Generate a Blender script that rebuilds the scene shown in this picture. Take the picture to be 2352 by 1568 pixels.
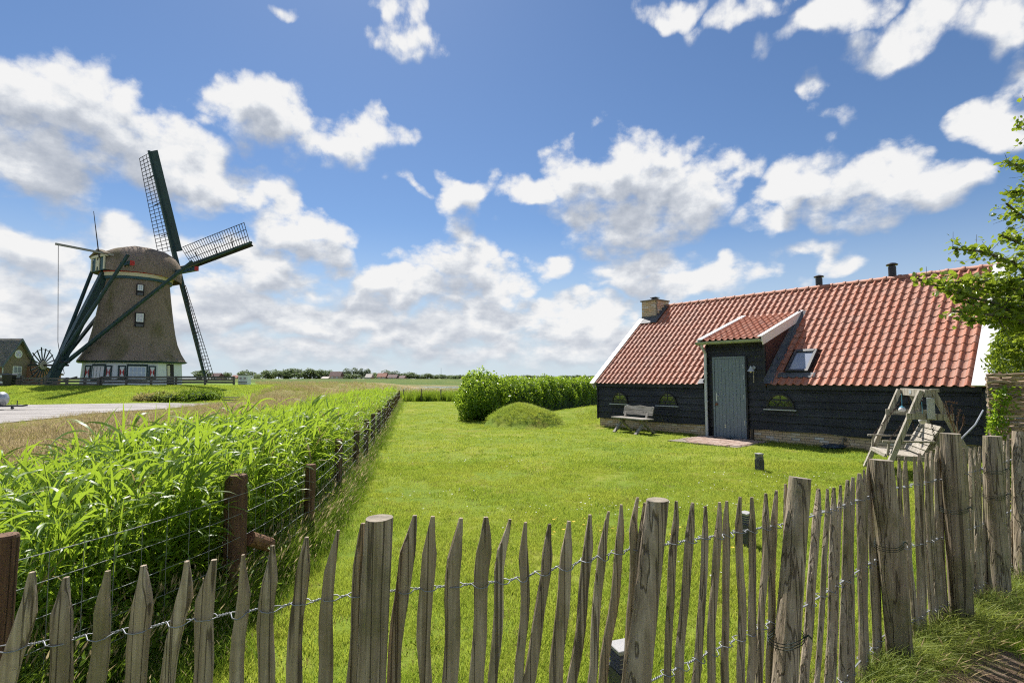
import bpy, math, random
import numpy as np
from mathutils import Vector, Matrix

for o in list(bpy.data.objects):
    bpy.data.objects.remove(o)
SC = bpy.context.scene
COL = SC.collection
R = math.radians

# ---------------------------------------------------------------- camera
CAM_H = 1.65          # eye height over the lawn
F = 1200.5            # focal length for a picture 2352 wide
PITCH = 0.0707
cam_data = bpy.data.cameras.new('camera')
cam = bpy.data.objects.new('camera', cam_data)
COL.objects.link(cam)
cam.location = (0, 0, CAM_H)
cam.rotation_euler = (math.pi / 2 + PITCH, 0, 0)
cam_data.sensor_width = 36.0
cam_data.lens = F / 2352 * 36.0
cam_data.clip_start = 0.05
cam_data.clip_end = 6000
SC.camera = cam
SC.render.resolution_x, SC.render.resolution_y = 1024, 682

# ---------------------------------------------------------------- exposure
SC.view_settings.view_transform = 'Standard'
SC.view_settings.look = 'None'
SC.view_settings.exposure = 1.05
SC.view_settings.gamma = 1.0
SC.view_settings.use_curve_mapping = False
try:
    SC.cycles.use_denoising = False
    SC.cycles.use_adaptive_sampling = True
    SC.cycles.adaptive_threshold = 0.015
    SC.cycles.adaptive_min_samples = 12
    SC.cycles.max_bounces = 8
    SC.cycles.pixel_filter_type = 'BLACKMAN_HARRIS'
    SC.cycles.filter_width = 1.15
    SC.cycles.denoiser = 'OPENIMAGEDENOISE'
    SC.cycles.denoising_input_passes = 'RGB_ALBEDO_NORMAL'
    SC.cycles.denoising_prefilter = 'ACCURATE'
    SC.cycles.transparent_max_bounces = 12
    SC.cycles.caustics_reflective = False
    SC.cycles.caustics_refractive = False
except Exception:
    pass

# ---------------------------------------------------------------- sun
SUN_AZ = R(-19.0)      # from straight ahead (+Y), negative = left
SUN_EL = R(53.0)
sdir = Vector((math.sin(SUN_AZ) * math.cos(SUN_EL), math.cos(SUN_AZ) * math.cos(SUN_EL), math.sin(SUN_EL)))
sun_data = bpy.data.lights.new('sun', 'SUN')
sun_data.energy = 3.7
sun_data.angle = R(0.55)
sun_data.color = (1.0, 0.955, 0.88)
sun = bpy.data.objects.new('sun', sun_data)
COL.objects.link(sun)
sun.rotation_euler = (-sdir).to_track_quat('-Z', 'Y').to_euler()
sun.location = sdir * 60


# ---------------------------------------------------------------- node helper
class NT:
    """small wrapper: writes maths as nodes"""
    def __init__(s, tree):
        s.t = tree
    def new(s, kind, **kw):
        n = s.t.nodes.new(kind)
        for k, v in kw.items():
            setattr(n, k, v)
        return n
    def put(s, sock, v):
        if v is None:
            return
        if hasattr(v, 'links') or hasattr(v, 'is_output'):
            s.t.links.new(v, sock)
        else:
            sock.default_value = v
    def math(s, op, a, b=None, c=None, clamp=False):
        n = s.new('ShaderNodeMath', operation=op, use_clamp=clamp)
        for i, v in enumerate((a, b, c)):
            s.put(n.inputs[i], v)
        return n.outputs[0]
    def vmath(s, op, a, b=None, out=0):
        n = s.new('ShaderNodeVectorMath', operation=op)
        s.put(n.inputs[0], a)
        s.put(n.inputs[1], b)
        return n.outputs[out]
    def rng(s, v, a, b, c=0.0, d=1.0, smooth=False):
        n = s.new('ShaderNodeMapRange')
        n.interpolation_type = 'SMOOTHSTEP' if smooth else 'LINEAR'
        n.clamp = True
        s.put(n.inputs[0], v)
        for i, q in enumerate((a, b, c, d)):
            s.put(n.inputs[1 + i], q)
        return n.outputs[0]
    def mix(s, f, a, b, blend='MIX'):
        n = s.new('ShaderNodeMix', data_type='RGBA', blend_type=blend)
        s.put(n.inputs[0], f)
        s.put(n.inputs[6], a if not isinstance(a, tuple) else (*a[:3], 1))
        s.put(n.inputs[7], b if not isinstance(b, tuple) else (*b[:3], 1))
        return n.outputs[2]
    def noise(s, vec, scale, detail=3.0, rough=0.5, dist=0.0, color=False):
        n = s.new('ShaderNodeTexNoise')
        s.put(n.inputs['Vector'], vec)
        n.inputs['Scale'].default_value = scale
        n.inputs['Detail'].default_value = detail
        n.inputs['Roughness'].default_value = rough
        n.inputs['Distortion'].default_value = dist
        return n.outputs[1 if color else 0]
    def mapping(s, vec, scale=(1, 1, 1), loc=(0, 0, 0), rot=(0, 0, 0)):
        n = s.new('ShaderNodeMapping')
        s.put(n.inputs[0], vec)
        n.inputs['Location'].default_value = loc
        n.inputs['Rotation'].default_value = rot
        n.inputs['Scale'].default_value = scale
        return n.outputs[0]
    def ramp(s, f, stops, interp='LINEAR'):
        n = s.new('ShaderNodeValToRGB')
        n.color_ramp.interpolation = interp
        el = n.color_ramp.elements
        while len(el) < len(stops):
            el.new(0.5)
        for e, (p, c) in zip(el, stops):
            e.position = p
            e.color = (*c[:3], 1)
        s.put(n.inputs[0], f)
        return n.outputs[0]


def ray(u, v):
    """direction of sight for a point of the photograph (measured on a 2352 wide copy)"""
    x = (u - 1176) / F
    y = -(v - 784) / F
    c, s = math.cos(PITCH), math.sin(PITCH)
    return Vector((x, c - y * s, s + y * c))
def at_depth(u, v, y):
    r = ray(u, v)
    return Vector((0, 0, CAM_H)) + r * (y / r.y)
def on_ground(u, v, z=0.0):
    r = ray(u, v)
    return Vector((0, 0, CAM_H)) + r * ((z - CAM_H) / r.z)
# ---------------------------------------------------------------- sky
world = bpy.data.worlds.new('World')
SC.world = world
world.use_nodes = True
wt = world.node_tree
wt.nodes.clear()
W = NT(wt)
sky = W.new('ShaderNodeTexSky')
sky.sky_type = 'NISHITA'
sky.sun_disc = False
sky.sun_elevation = SUN_EL
sky.sun_rotation = SUN_AZ
sky.air_density = 1.0
sky.dust_density = 0.2
sky.ozone_density = 2.2

# clouds: groups of cumulus standing in the directions where the photograph has them, broken up by noise
CUMULUS = [  # (u, v, ru, rv, weight)
    (130, 250, 230, 120, 1.0), (60, 370, 190, 110, .9), (300, 330, 150, 90, .8), (420, 400, 190, 75, .9), (560, 440, 90, 35, .55),
    (600, 270, 130, 85, .9), (740, 320, 150, 60, .8), (850, 310, 90, 45, .5),
    (940, 85, 85, 60, .62), (920, 20, 60, 40, .35), (650, 10, 70, 25, .2),
    (1420, 395, 165, 85, 1.1), (1340, 410, 110, 70, .9), (1560, 450, 140, 75, 1.0), (1440, 490, 200, 70, .9), (1470, 550, 110, 35, .5),
    (1210, 440, 80, 35, .55), (1065, 445, 75, 48, .85), (950, 418, 45, 16, .35),
    (1850, 420, 95, 70, 1.0), (1960, 440, 130, 70, .8), (2080, 410, 130, 65, 1.0), (1800, 490, 110, 40, .7), (1980, 500, 80, 40, .5), (1870, 585, 75, 30, .6),
    (1040, 545, 50, 60, .7), (1040, 600, 110, 60, .9), (1120, 650, 80, 45, .6),
    (1265, 615, 75, 35, .8), (1480, 620, 120, 45, .8), (1680, 640, 140, 45, .9), (1560, 660, 180, 30, .6), (1400, 580, 60, 30, .5),
    (700, 540, 95, 60, .9), (740, 600, 70, 45, .8), (640, 500, 70, 50, .6), (560, 620, 190, 75, 1.0), (430, 560, 120, 60, .5),
    (270, 540, 100, 50, .8), (80, 580, 110, 60, .9), (180, 640, 220, 60, .7), (40, 700, 180, 60, .8), (120, 780, 200, 60, .55),
    (850, 650, 95, 50, 1.0), (960, 670, 110, 60, 1.0), (1090, 720, 120, 45, .9), (560, 740, 240, 75, 1.0), (800, 740, 220, 60, 1.0), (400, 700, 200, 70, .9), (300, 790, 260, 50, .8),
    (1000, 760, 240, 50, .95), (1230, 730, 110, 40, .9), (1390, 720, 110, 40, .9), (1300, 780, 220, 45, .85), (700, 810, 360, 40, .75), (1150, 815, 360, 35, .6),
    (1900, 50, 160, 50, .75), (1720, 20, 120, 40, .55), (2140, 60, 200, 60, .8), (2320, 40, 130, 60, .7), (1560, 10, 90, 30, .35), (1980, 100, 60, 40, .35),
    (2310, 270, 85, 65, .95), (2345, 170, 60, 60, .5), (1880, 220, 36, 45, .3), (1890, 280, 40, 25, .22),
    (-300, 300, 260, 160, .9), (-250, 600, 260, 130, .9), (2700, 350, 220, 140, .9), (2650, 620, 250, 90, .9),
]
geo = W.new('ShaderNodeTexCoord')
gdir = geo.outputs['Generated']
sepd = W.new('ShaderNodeSeparateXYZ')
W.put(sepd.inputs[0], gdir)
az = W.math('ARCTAN2', sepd.outputs[0], sepd.outputs[1])
el = W.math('ARCSINE', sepd.outputs[2])
def az_el(u, v):
    r = ray(u, v).normalized()
    return math.atan2(r.x, r.y), math.asin(r.z)
def noise2(vec, scale, detail, rough, dist=0.0):
    n = W.new('ShaderNodeTexNoise', noise_dimensions='2D')
    W.put(n.inputs['Vector'], vec)
    n.inputs['Scale'].default_value = scale
    n.inputs['Detail'].default_value = detail
    n.inputs['Roughness'].default_value = rough
    n.inputs['Distortion'].default_value = dist
    return n.outputs[0]
def vec2(a, b, c=0.0):
    n = W.new('ShaderNodeCombineXYZ')
    W.put(n.inputs[0], a); W.put(n.inputs[1], b); W.put(n.inputs[2], c)
    return n.outputs[0]
def muladd(v, m, c):
    n = W.new('ShaderNodeVectorMath', operation='MULTIPLY_ADD')
    W.put(n.inputs[0], v); n.inputs[1].default_value = m; n.inputs[2].default_value = c
    return n.outputs[0]
p0 = vec2(az, el)
# warp the outlines so that no ellipse shows
wa = W.math('MULTIPLY_ADD', noise2(p0, 9.0, 2.0, 0.5), 0.15, -0.075)
wb = W.math('MULTIPLY_ADD', noise2(W.vmath('ADD', p0, (7.3, 2.1, 0)), 9.0, 2.0, 0.5), 0.10, -0.05)
def bulk_at(da, de):
    pw = vec2(W.math('ADD', W.math('ADD', az, wa), da), W.math('ADD', W.math('ADD', el, wb), de), 1.0)
    acc = None
    for (u, v, ru, rv, wgt) in CUMULUS:
        wgt = min(1.2, wgt + (0.16 if v > 640 else 0.0))
        a0, e0 = az_el(u, v)
        a1, e1 = az_el(u + ru, v)
        a2, e2 = az_el(u, v - rv)
        k = math.sqrt(0.6 * wgt + 0.35)
        sa, se = k / max(0.012, abs(a1 - a0)) / 1.05, k / max(0.012, abs(e2 - e0)) / 1.05
        q = muladd(pw, (sa, se, 0), (-a0 * sa, -e0 * se, math.sqrt(1.3 - wgt)))
        d = W.vmath('DOT_PRODUCT', q, q, out=1)
        acc = d if acc is None else W.math('MINIMUM', acc, d)
    return W.math('SUBTRACT', 1.3, acc)
b0 = bulk_at(0.0, 0.0)
b2 = bulk_at(-0.012, 0.055)
# the rest of the sky, out of the picture, carries scattered cumulus of the same kind
far = noise2(muladd(p0, (1.0, 1.8, 1), (4.2, 1.7, 0)), 2.6, 2.0, 0.5)
outm = W.math('MAXIMUM', W.rng(W.math('ABSOLUTE', az), 0.85, 1.1), W.rng(el, 0.75, 0.95))
farb = W.math('ADD', W.math('MULTIPLY_ADD', far, 5.0, -2.6), W.math('MULTIPLY_ADD', outm, 4.0, -4.0))
b0 = W.math('MAXIMUM', W.math('MAXIMUM', b0, farb), -1.2)
b2 = W.math('MAXIMUM', W.math('MAXIMUM', b2, farb), -1.2)
# billows
sy = W.math('MULTIPLY_ADD', el, -0.95, 2.0)
s0 = vec2(az, W.math('MULTIPLY', el, sy))
n0 = noise2(s0, 10.0, 7.0, 0.60)
n1 = noise2(W.vmath('ADD', s0, (-0.006, 0.024, 0)), 10.0, 7.0, 0.60)
vor = W.new('ShaderNodeTexVoronoi', feature='F1', voronoi_dimensions='2D')
W.put(vor.inputs['Vector'], vec2(W.math('ADD', az, wb), W.math('MULTIPLY_ADD', el, 1.5, wa)))
vor.inputs['Scale'].default_value = 21.0
vor2 = W.new('ShaderNodeTexVoronoi', feature='F1', voronoi_dimensions='2D')
W.put(vor2.inputs['Vector'], vec2(W.math('ADD', az, W.math('MULTIPLY', n0, 0.05)), W.math('MULTIPLY_ADD', el, 1.3, W.math('MULTIPLY', n1, 0.05))))
vor2.inputs['Scale'].default_value = 52.0
billow = W.math('SUBTRACT', 0.62, W.math('MULTIPLY_ADD', vor2.outputs['Distance'], 0.45, vor.outputs['Distance']))
tops = W.rng(W.math('SUBTRACT', b0, b2), -0.35, 0.45)
d0 = W.math('ADD', b0, W.math('ADD', W.math('MULTIPLY_ADD', n0, 2.7, -1.38), W.math('MULTIPLY', billow, 0.45)))
alpha = W.rng(d0, -0.36, W.math('MULTIPLY_ADD', tops, -0.48, 0.98), 0, 1, smooth=True)
alpha = W.math('MULTIPLY', alpha, W.rng(el, 0.0, 0.05, 0.35, 1.0))
relief = W.math('ADD', W.math('MULTIPLY', W.math('MULTIPLY', billow, tops), 0.16), W.math('ADD', W.math('MULTIPLY', W.math('SUBTRACT', n0, n1), 0.95), W.math('MULTIPLY', W.math('SUBTRACT', b0, b2), 0.13)))
thick = W.math('ADD', b2, W.math('MULTIPLY_ADD', n1, 1.5, -0.75))
shade = W.math('MULTIPLY', W.rng(thick, -0.15, 1.0, 0, 0.50, smooth=True), W.rng(el, 0.05, 0.32, 0.42, 1.0))
lum = W.math('ADD', W.math('SUBTRACT', 0.98, shade), relief)
lum = W.math('MINIMUM', W.math('MAXIMUM', lum, 0.36), 1.12)
ccol = W.ramp(W.rng(lum, 0.36, 1.05), [(0.0, (0.46, 0.51, 0.60)), (0.45, (0.66, 0.70, 0.77)), (0.8, (0.88, 0.905, 0.94)), (1.0, (1.0, 1.0, 1.0))])
CLOUD = 4.6
csc = W.new('ShaderNodeVectorMath', operation='SCALE')
W.put(csc.inputs[0], ccol)
csc.inputs[3].default_value = CLOUD
skyc = W.mix(W.rng(el, 0.0, 0.30, 0.85, 0.0, smooth=True), W.mix(1.0, sky.outputs[0], (0.385, 0.450, 0.525), 'MULTIPLY'), (3.2, 3.7, 4.2))
final = W.mix(alpha, skyc, csc.outputs[0])
bg = W.new('ShaderNodeBackground')
W.put(bg.inputs[0], final)
bg.inputs[1].default_value = 0.095
wo = W.new('ShaderNodeOutputWorld')
wt.links.new(bg.outputs[0], wo.inputs[0])
world.cycles.sampling_method = 'MANUAL'
world.cycles.sample_map_resolution = 512
# ---------------------------------------------------------------- materials
def new_mat(name):
    m = bpy.data.materials.new(name)
    m.use_nodes = True
    t = m.node_tree
    t.nodes.clear()
    n = NT(t)
    out = n.new('ShaderNodeOutputMaterial')
    return m, n, out
def principled(n, out, col, rough=0.7, metal=0.0, spec=0.3, normal=None, trans=0.0, **kw):
    p = n.new('ShaderNodeBsdfPrincipled')
    n.put(p.inputs['Base Color'], col if not isinstance(col, tuple) else (*col[:3], 1))
    n.put(p.inputs['Roughness'], rough)
    p.inputs['Metallic'].default_value = metal
    p.inputs['Specular IOR Level'].default_value = spec
    if trans:
        p.inputs['Transmission Weight'].default_value = trans
    for k, v in kw.items():
        n.put(p.inputs[k], v)
    if normal is not None:
        n.put(p.inputs['Normal'], normal)
    n.t.links.new(p.outputs[0], out.inputs[0])
    return p
def bump(n, h, strength=0.4, dist=0.01):
    b = n.new('ShaderNodeBump')
    b.inputs['Strength'].default_value = strength
    b.inputs['Distance'].default_value = dist
    n.put(b.inputs['Height'], h)
    return b.outputs[0]
def coords(n, which='Object'):
    return n.new('ShaderNodeTexCoord').outputs[which]
def obj_random(n):
    return n.new('ShaderNodeObjectInfo').outputs['Random']
def mat_plain(name, col, rough=0.6, metal=0.0, spec=0.3, var=0.12, scale=6.0, bmp=0.0):
    m, n, out = new_mat(name)
    c = coords(n)
    f = n.noise(c, scale, 4, 0.6)
    dark = tuple(x * (1 - var) for x in col)
    lite = tuple(min(1, x * (1 + var)) for x in col)
    colr = n.mix(n.rng(f, 0.3, 0.7), dark, lite)
    nm = bump(n, n.noise(c, scale * 5, 3, 0.6), bmp, 0.01) if bmp else None
    principled(n, out, colr, rough, metal, spec, nm)
    return m
def mat_wood(name, a, b, c3, scale=1.0, rough=0.85, bmp=0.5, axis=2, grain=28.0, per_object=0.35, moss=None):
    """weathered timber: grain along one local axis"""
    m, n, out = new_mat(name)
    co = coords(n)
    rnd = obj_random(n)
    sc = [grain * scale] * 3
    sc[axis] = 1.6 * scale
    shift = n.new('ShaderNodeVectorMath', operation='ADD')
    n.put(shift.inputs[0], co)
    cx = n.new('ShaderNodeCombineXYZ')
    for i in range(3):
        n.put(cx.inputs[i], n.math('MULTIPLY', rnd, 17.3 + 5 * i))
    n.put(shift.inputs[1], cx.outputs[0])
    v = n.mapping(shift.outputs[0], tuple(sc))
    g = n.noise(v, 1.0, 5, 0.65, 0.4)
    patch = n.noise(shift.outputs[0], 5.0 * scale, 3, 0.55)
    col = n.ramp(g, [(0.28, c3), (0.47, a), (0.72, b)])
    col = n.mix(n.rng(patch, 0.42, 0.72), col, n.mix(0.6, col, a))
    bright = n.math('MULTIPLY_ADD', rnd, per_object, 1.0 - per_object / 2)
    cc = n.new('ShaderNodeVectorMath', operation='SCALE')
    n.put(cc.inputs[0], col); n.put(cc.inputs[3], bright)
    col = cc.outputs[0]
    if moss:
        mm = n.noise(shift.outputs[0], 3.2, 4, 0.65)
        col = n.mix(n.rng(mm, 0.50, 0.68, 0, 0.75), col, moss)
    fine = n.noise(n.mapping(shift.outputs[0], tuple(x * (3.2 if i != axis else 1.6) for i, x in enumerate(sc))), 1.0, 3, 0.6)
    col = n.mix(n.rng(fine, 0.40, 0.62, 0.42, 0.0), col, c3)
    ck = n.noise(n.mapping(shift.outputs[0], tuple(x * (0.75 if i != axis else 0.16) for i, x in enumerate(sc)), (3, 1, 2)), 1.0, 2, 0.5)
    crack = n.rng(n.math('ABSOLUTE', n.math('SUBTRACT', ck, 0.5)), 0.006, 0.022, 1.0, 0.0)
    col = n.mix(n.math('MULTIPLY', crack, 0.75), col, tuple(x * 0.35 for x in c3))
    stain = n.noise(shift.outputs[0], 9.0 * scale, 4, 0.7)
    col = n.mix(n.rng(stain, 0.58, 0.78, 0.0, 0.4), col, tuple(x * 0.8 for x in c3))
    hgt = n.math('ADD', n.math('MULTIPLY_ADD', fine, 0.5, g), n.math('MULTIPLY', crack, -0.8))
    nm = bump(n, hgt, bmp, 0.006)
    principled(n, out, col, rough, 0, 0.25, nm)
    return m
def mat_leaf(name, a, b, trans=(0.35, 0.5, 0.05), tw=0.45, rough=0.45, spec=0.4, patch=0.6, dead=None, posw=0.5):
    """thin leaf: diffuse + light passing through"""
    m, n, out = new_mat(name)
    oi = n.new('ShaderNodeObjectInfo')
    geo = n.new('ShaderNodeNewGeometry')
    pn = n.noise(geo.outputs['Position'], patch, 3, 0.6)
    f = n.math('ADD', n.math('MULTIPLY', oi.outputs['Random'], 1 - posw), n.rng(pn, 0.33, 0.67, 0.0, posw))
    f = n.math('ADD', n.math('MULTIPLY', f, 0.75), n.math('MULTIPLY', geo.outputs['Random Per Island'], 0.25))
    col = n.mix(f, a, b)
    dm_ = None
    if dead:
        dm_ = n.rng(geo.outputs['Random Per Island'], 1 - dead[0], 1 - dead[0] + 0.01)
        col = n.mix(dm_, col, dead[1])
    p = n.new('ShaderNodeBsdfPrincipled')
    n.put(p.inputs['Base Color'], col)
    p.inputs['Roughness'].default_value = rough
    p.inputs['Specular IOR Level'].default_value = spec
    tr = n.new('ShaderNodeBsdfTranslucent')
    tcol = n.mix(0.6, n.mix(f, tuple(x * 1.5 for x in a), tuple(x * 1.5 for x in b)), trans)
    if dead:
        tcol = n.mix(dm_, tcol, dead[1])
    n.put(tr.inputs[0], tcol)
    mx = n.new('ShaderNodeMixShader')
    mx.inputs[0].default_value = tw
    n.t.links.new(p.outputs[0], mx.inputs[1])
    n.t.links.new(tr.outputs[0], mx.inputs[2])
    n.t.links.new(mx.outputs[0], out.inputs[0])
    return m


# ---------------------------------------------------------------- meshes
class MB:
    """collects shapes, builds ONE mesh object"""
    def __init__(s):
        s.v, s.f, s.m = [], [], []
    def quad(s, a, b, c, d, mi=0):
        k = len(s.v)
        s.v += [tuple(a), tuple(b), tuple(c), tuple(d)]
        s.f.append((k, k + 1, k + 2, k + 3)); s.m.append(mi)
        return s
    def poly(s, pts, mi=0):
        k = len(s.v)
        s.v += [tuple(p) for p in pts]
        s.f.append(tuple(range(k, k + len(pts)))); s.m.append(mi)
        return s
    def box(s, lo, hi, mi=0, M=None):
        (x0, y0, z0), (x1, y1, z1) = lo, hi
        k = len(s.v)
        p = [(x0, y0, z0), (x1, y0, z0), (x1, y1, z0), (x0, y1, z0), (x0, y0, z1), (x1, y0, z1), (x1, y1, z1), (x0, y1, z1)]
        if M is not None:
            p = [tuple(M @ Vector(q)) for q in p]
        s.v += p
        for f in ((0, 3, 2, 1), (4, 5, 6, 7), (0, 1, 5, 4), (1, 2, 6, 5), (2, 3, 7, 6), (3, 0, 4, 7)):
            s.f.append(tuple(k + i for i in f)); s.m.append(mi)
        return s
    def beam(s, a, b, w, h, up=(0, 0, 1), mi=0, w2=None, h2=None):
        """rectangular bar from a to b, w across, h along up"""
        a, b = Vector(a), Vector(b)
        d = (b - a).normalized()
        up = Vector(up)
        x = d.cross(up)
        if x.length < 1e-5:
            x = d.cross(Vector((1, 0, 0)))
        x.normalize()
        y = x.cross(d).normalized()
        k = len(s.v)
        for p, ww, hh in ((a, w, h), (b, w2 or w, h2 or h)):
            for sx, sy in ((-1, -1), (1, -1), (1, 1), (-1, 1)):
                s.v.append(tuple(p + x * (sx * ww / 2) + y * (sy * hh / 2)))
        for f in ((3, 2, 1, 0), (4, 5, 6, 7), (0, 1, 5, 4), (1, 2, 6, 5), (2, 3, 7, 6), (3, 0, 4, 7)):
            s.f.append(tuple(k + i for i in f)); s.m.append(mi)
        return s
    def tube(s, pts, rad, n=8, cap=True, mi=0):
        pts = [Vector(p) for p in pts]
        if not hasattr(rad, '__len__'):
            rad = [rad] * len(pts)
        k = len(s.v)
        ref = None
        for i, p in enumerate(pts):
            d = (pts[min(i + 1, len(pts) - 1)] - pts[max(i - 1, 0)])
            d.normalize()
            if ref is None:
                ref = d.orthogonal().normalized()
            x = (ref - d * ref.dot(d))
            if x.length < 1e-6:
                x = d.orthogonal()
            x.normalize(); ref = x
            y = d.cross(x)
            for j in range(n):
                a = 2 * math.pi * j / n
                s.v.append(tuple(p + (x * math.cos(a) + y * math.sin(a)) * rad[i]))
        for i in range(len(pts) - 1):
            for j in range(n):
                s.f.append((k + i * n + j, k + i * n + (j + 1) % n, k + (i + 1) * n + (j + 1) % n, k + (i + 1) * n + j)); s.m.append(mi)
        if cap:
            s.f.append(tuple(k + j for j in reversed(range(n)))); s.m.append(mi)
            s.f.append(tuple(k + (len(pts) - 1) * n + j for j in range(n))); s.m.append(mi)
        return s
    def loft(s, rings, cap=True, closed=True, mi=0):
        k = len(s.v)
        n = len(rings[0])
        for r in rings:
            s.v += [tuple(p) for p in r]
        for i in range(len(rings) - 1):
            for j in range(n if closed else n - 1):
                s.f.append((k + i * n + j, k + i * n + (j + 1) % n, k + (i + 1) * n + (j + 1) % n, k + (i + 1) * n + j)); s.m.append(mi)
        if cap and closed:
            s.f.append(tuple(k + j for j in reversed(range(n)))); s.m.append(mi)
            s.f.append(tuple(k + (len(rings) - 1) * n + j for j in range(n))); s.m.append(mi)
        return s
    def lathe(s, prof, n=16, M=None, mi=0, cap=True):
        rings = []
        for r, z in prof:
            ring = [Vector((r * math.cos(2 * math.pi * j / n), r * math.sin(2 * math.pi * j / n), z)) for j in range(n)]
            rings.append([M @ p for p in ring] if M is not None else ring)
        return s.loft(rings, cap, True, mi)
    def prism(s, poly, vec, mi=0):
        """polygon pushed along vec"""
        k = len(s.v)
        n = len(poly)
        v = Vector(vec)
        s.v += [tuple(p) for p in poly] + [tuple(Vector(p) + v) for p in poly]
        s.f.append(tuple(k + j for j in range(n))); s.m.append(mi)
        s.f.append(tuple(k + n + j for j in reversed(range(n)))); s.m.append(mi)
        for j in range(n):
            s.f.append((k + (j + 1) % n, k + j, k + n + j, k + n + (j + 1) % n)); s.m.append(mi)
        return s
    def mesh(s, name, mats, smooth=False):
        me = bpy.data.meshes.new(name)
        me.from_pydata(s.v, [], s.f)
        if not isinstance(mats, (list, tuple)):
            mats = [mats]
        for mt in mats:
            me.materials.append(mt)
        if len(mats) > 1:
            me.polygons.foreach_set('material_index', s.m)
        if smooth:
            me.polygons.foreach_set('use_smooth', [True] * len(me.polygons))
        me.update()
        return me
    def build(s, name, mats, parent=None, smooth=False, loc=None):
        return put(name, s.mesh(name, mats, smooth), parent, loc)
def put(name, me, parent=None, loc=None, rot=None):
    o = bpy.data.objects.new(name, me)
    COL.objects.link(o)
    if parent is not None:
        o.parent = parent
    if loc is not None:
        o.location = loc
    if rot is not None:
        o.rotation_euler = rot
    return o
def tag(o, label, cat, group=None, kind=None):
    o['label'] = label
    o['category'] = cat
    if group:
        o['group'] = group
    if kind:
        o['kind'] = kind
    return o
def thing(name, loc, rz, label, cat, group=None):
    o = bpy.data.objects.new(name, None)
    COL.objects.link(o)
    o.location = loc
    o.rotation_euler = (0, 0, rz)
    o.empty_display_size = 0.2
    return tag(o, label, cat, group)
def weld(o, d=1e-4):
    import bmesh
    bm = bmesh.new(); bm.from_mesh(o.data)
    bmesh.ops.remove_doubles(bm, verts=bm.verts, dist=d)
    bmesh.ops.recalc_face_normals(bm, faces=bm.faces)
    bm.to_mesh(o.data); bm.free()
    return o
def bevel(o, w, seg=1):
    b = o.modifiers.new('bevel', 'BEVEL')
    b.width = w; b.segments = seg; b.limit_method = 'ANGLE'
    return o
def smoothstep(x, a, b):
    t = min(1.0, max(0.0, (x - a) / (b - a)))
    return t * t * (3 - 2 * t)
rng = random.Random(7)
nrg = np.random.default_rng(11)

# scatter: many small copies of a few meshes on given points (for what nobody could count)
def scatter(name, pts, yaw, scale, tilt, sources, label, cat, kind='stuff', pick=None):
    """pts (n,3); yaw, scale (n,); tilt (n,2); sources: list of meshes; one object with a geometry-nodes modifier"""
    n = len(pts)
    me = bpy.data.meshes.new(name)
    me.vertices.add(n)
    me.vertices.foreach_set('co', np.asarray(pts, dtype=np.float32).ravel())
    rot = np.stack([tilt[:, 0], tilt[:, 1], yaw], 1).astype(np.float32)
    a = me.attributes.new('rot', 'FLOAT_VECTOR', 'POINT')
    a.data.foreach_set('vector', rot.ravel())
    a = me.attributes.new('sc', 'FLOAT', 'POINT')
    a.data.foreach_set('value', np.asarray(scale, dtype=np.float32))
    a = me.attributes.new('pick', 'INT', 'POINT')
    a.data.foreach_set('value', (nrg.integers(0, len(sources), n) if pick is None else np.asarray(pick)).astype(np.int32))
    me.update()
    o = put(name, me)
    tag(o, label, cat, kind=kind)
    coll = bpy.data.collections.new(name + '_sources')
    for i, sm in enumerate(sources):
        so = bpy.data.objects.new('%s_source_%02d' % (name, i), sm)
        coll.objects.link(so)
    ng = bpy.data.node_groups.new(name + '_scatter', 'GeometryNodeTree')
    ng.interface.new_socket('Geometry', in_out='INPUT', socket_type='NodeSocketGeometry')
    ng.interface.new_socket('Geometry', in_out='OUTPUT', socket_type='NodeSocketGeometry')
    N = ng.nodes
    gi, go = N.new('NodeGroupInput'), N.new('NodeGroupOutput')
    ci = N.new('GeometryNodeCollectionInfo')
    ci.inputs['Collection'].default_value = coll
    ci.inputs['Separate Children'].default_value = True
    ci.inputs['Reset Children'].default_value = True
    m2p = N.new('GeometryNodeMeshToPoints')
    iop = N.new('GeometryNodeInstanceOnPoints')
    iop.inputs['Pick Instance'].default_value = True
    def named(nm, ty):
        q = N.new('GeometryNodeInputNamedAttribute')
        q.data_type = ty
        q.inputs['Name'].default_value = nm
        return q.outputs[0]
    L = ng.links.new
    L(gi.outputs[0], m2p.inputs[0])
    L(m2p.outputs[0], iop.inputs['Points'])
    L(ci.outputs[0], iop.inputs['Instance'])
    L(named('pick', 'INT'), iop.inputs['Instance Index'])
    L(named('rot', 'FLOAT_VECTOR'), iop.inputs['Rotation'])
    L(named('sc', 'FLOAT'), iop.inputs['Scale'])
    L(iop.outputs[0], go.inputs[0])
    md = o.modifiers.new('scatter', 'NODES')
    md.node_group = ng
    return o
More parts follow.
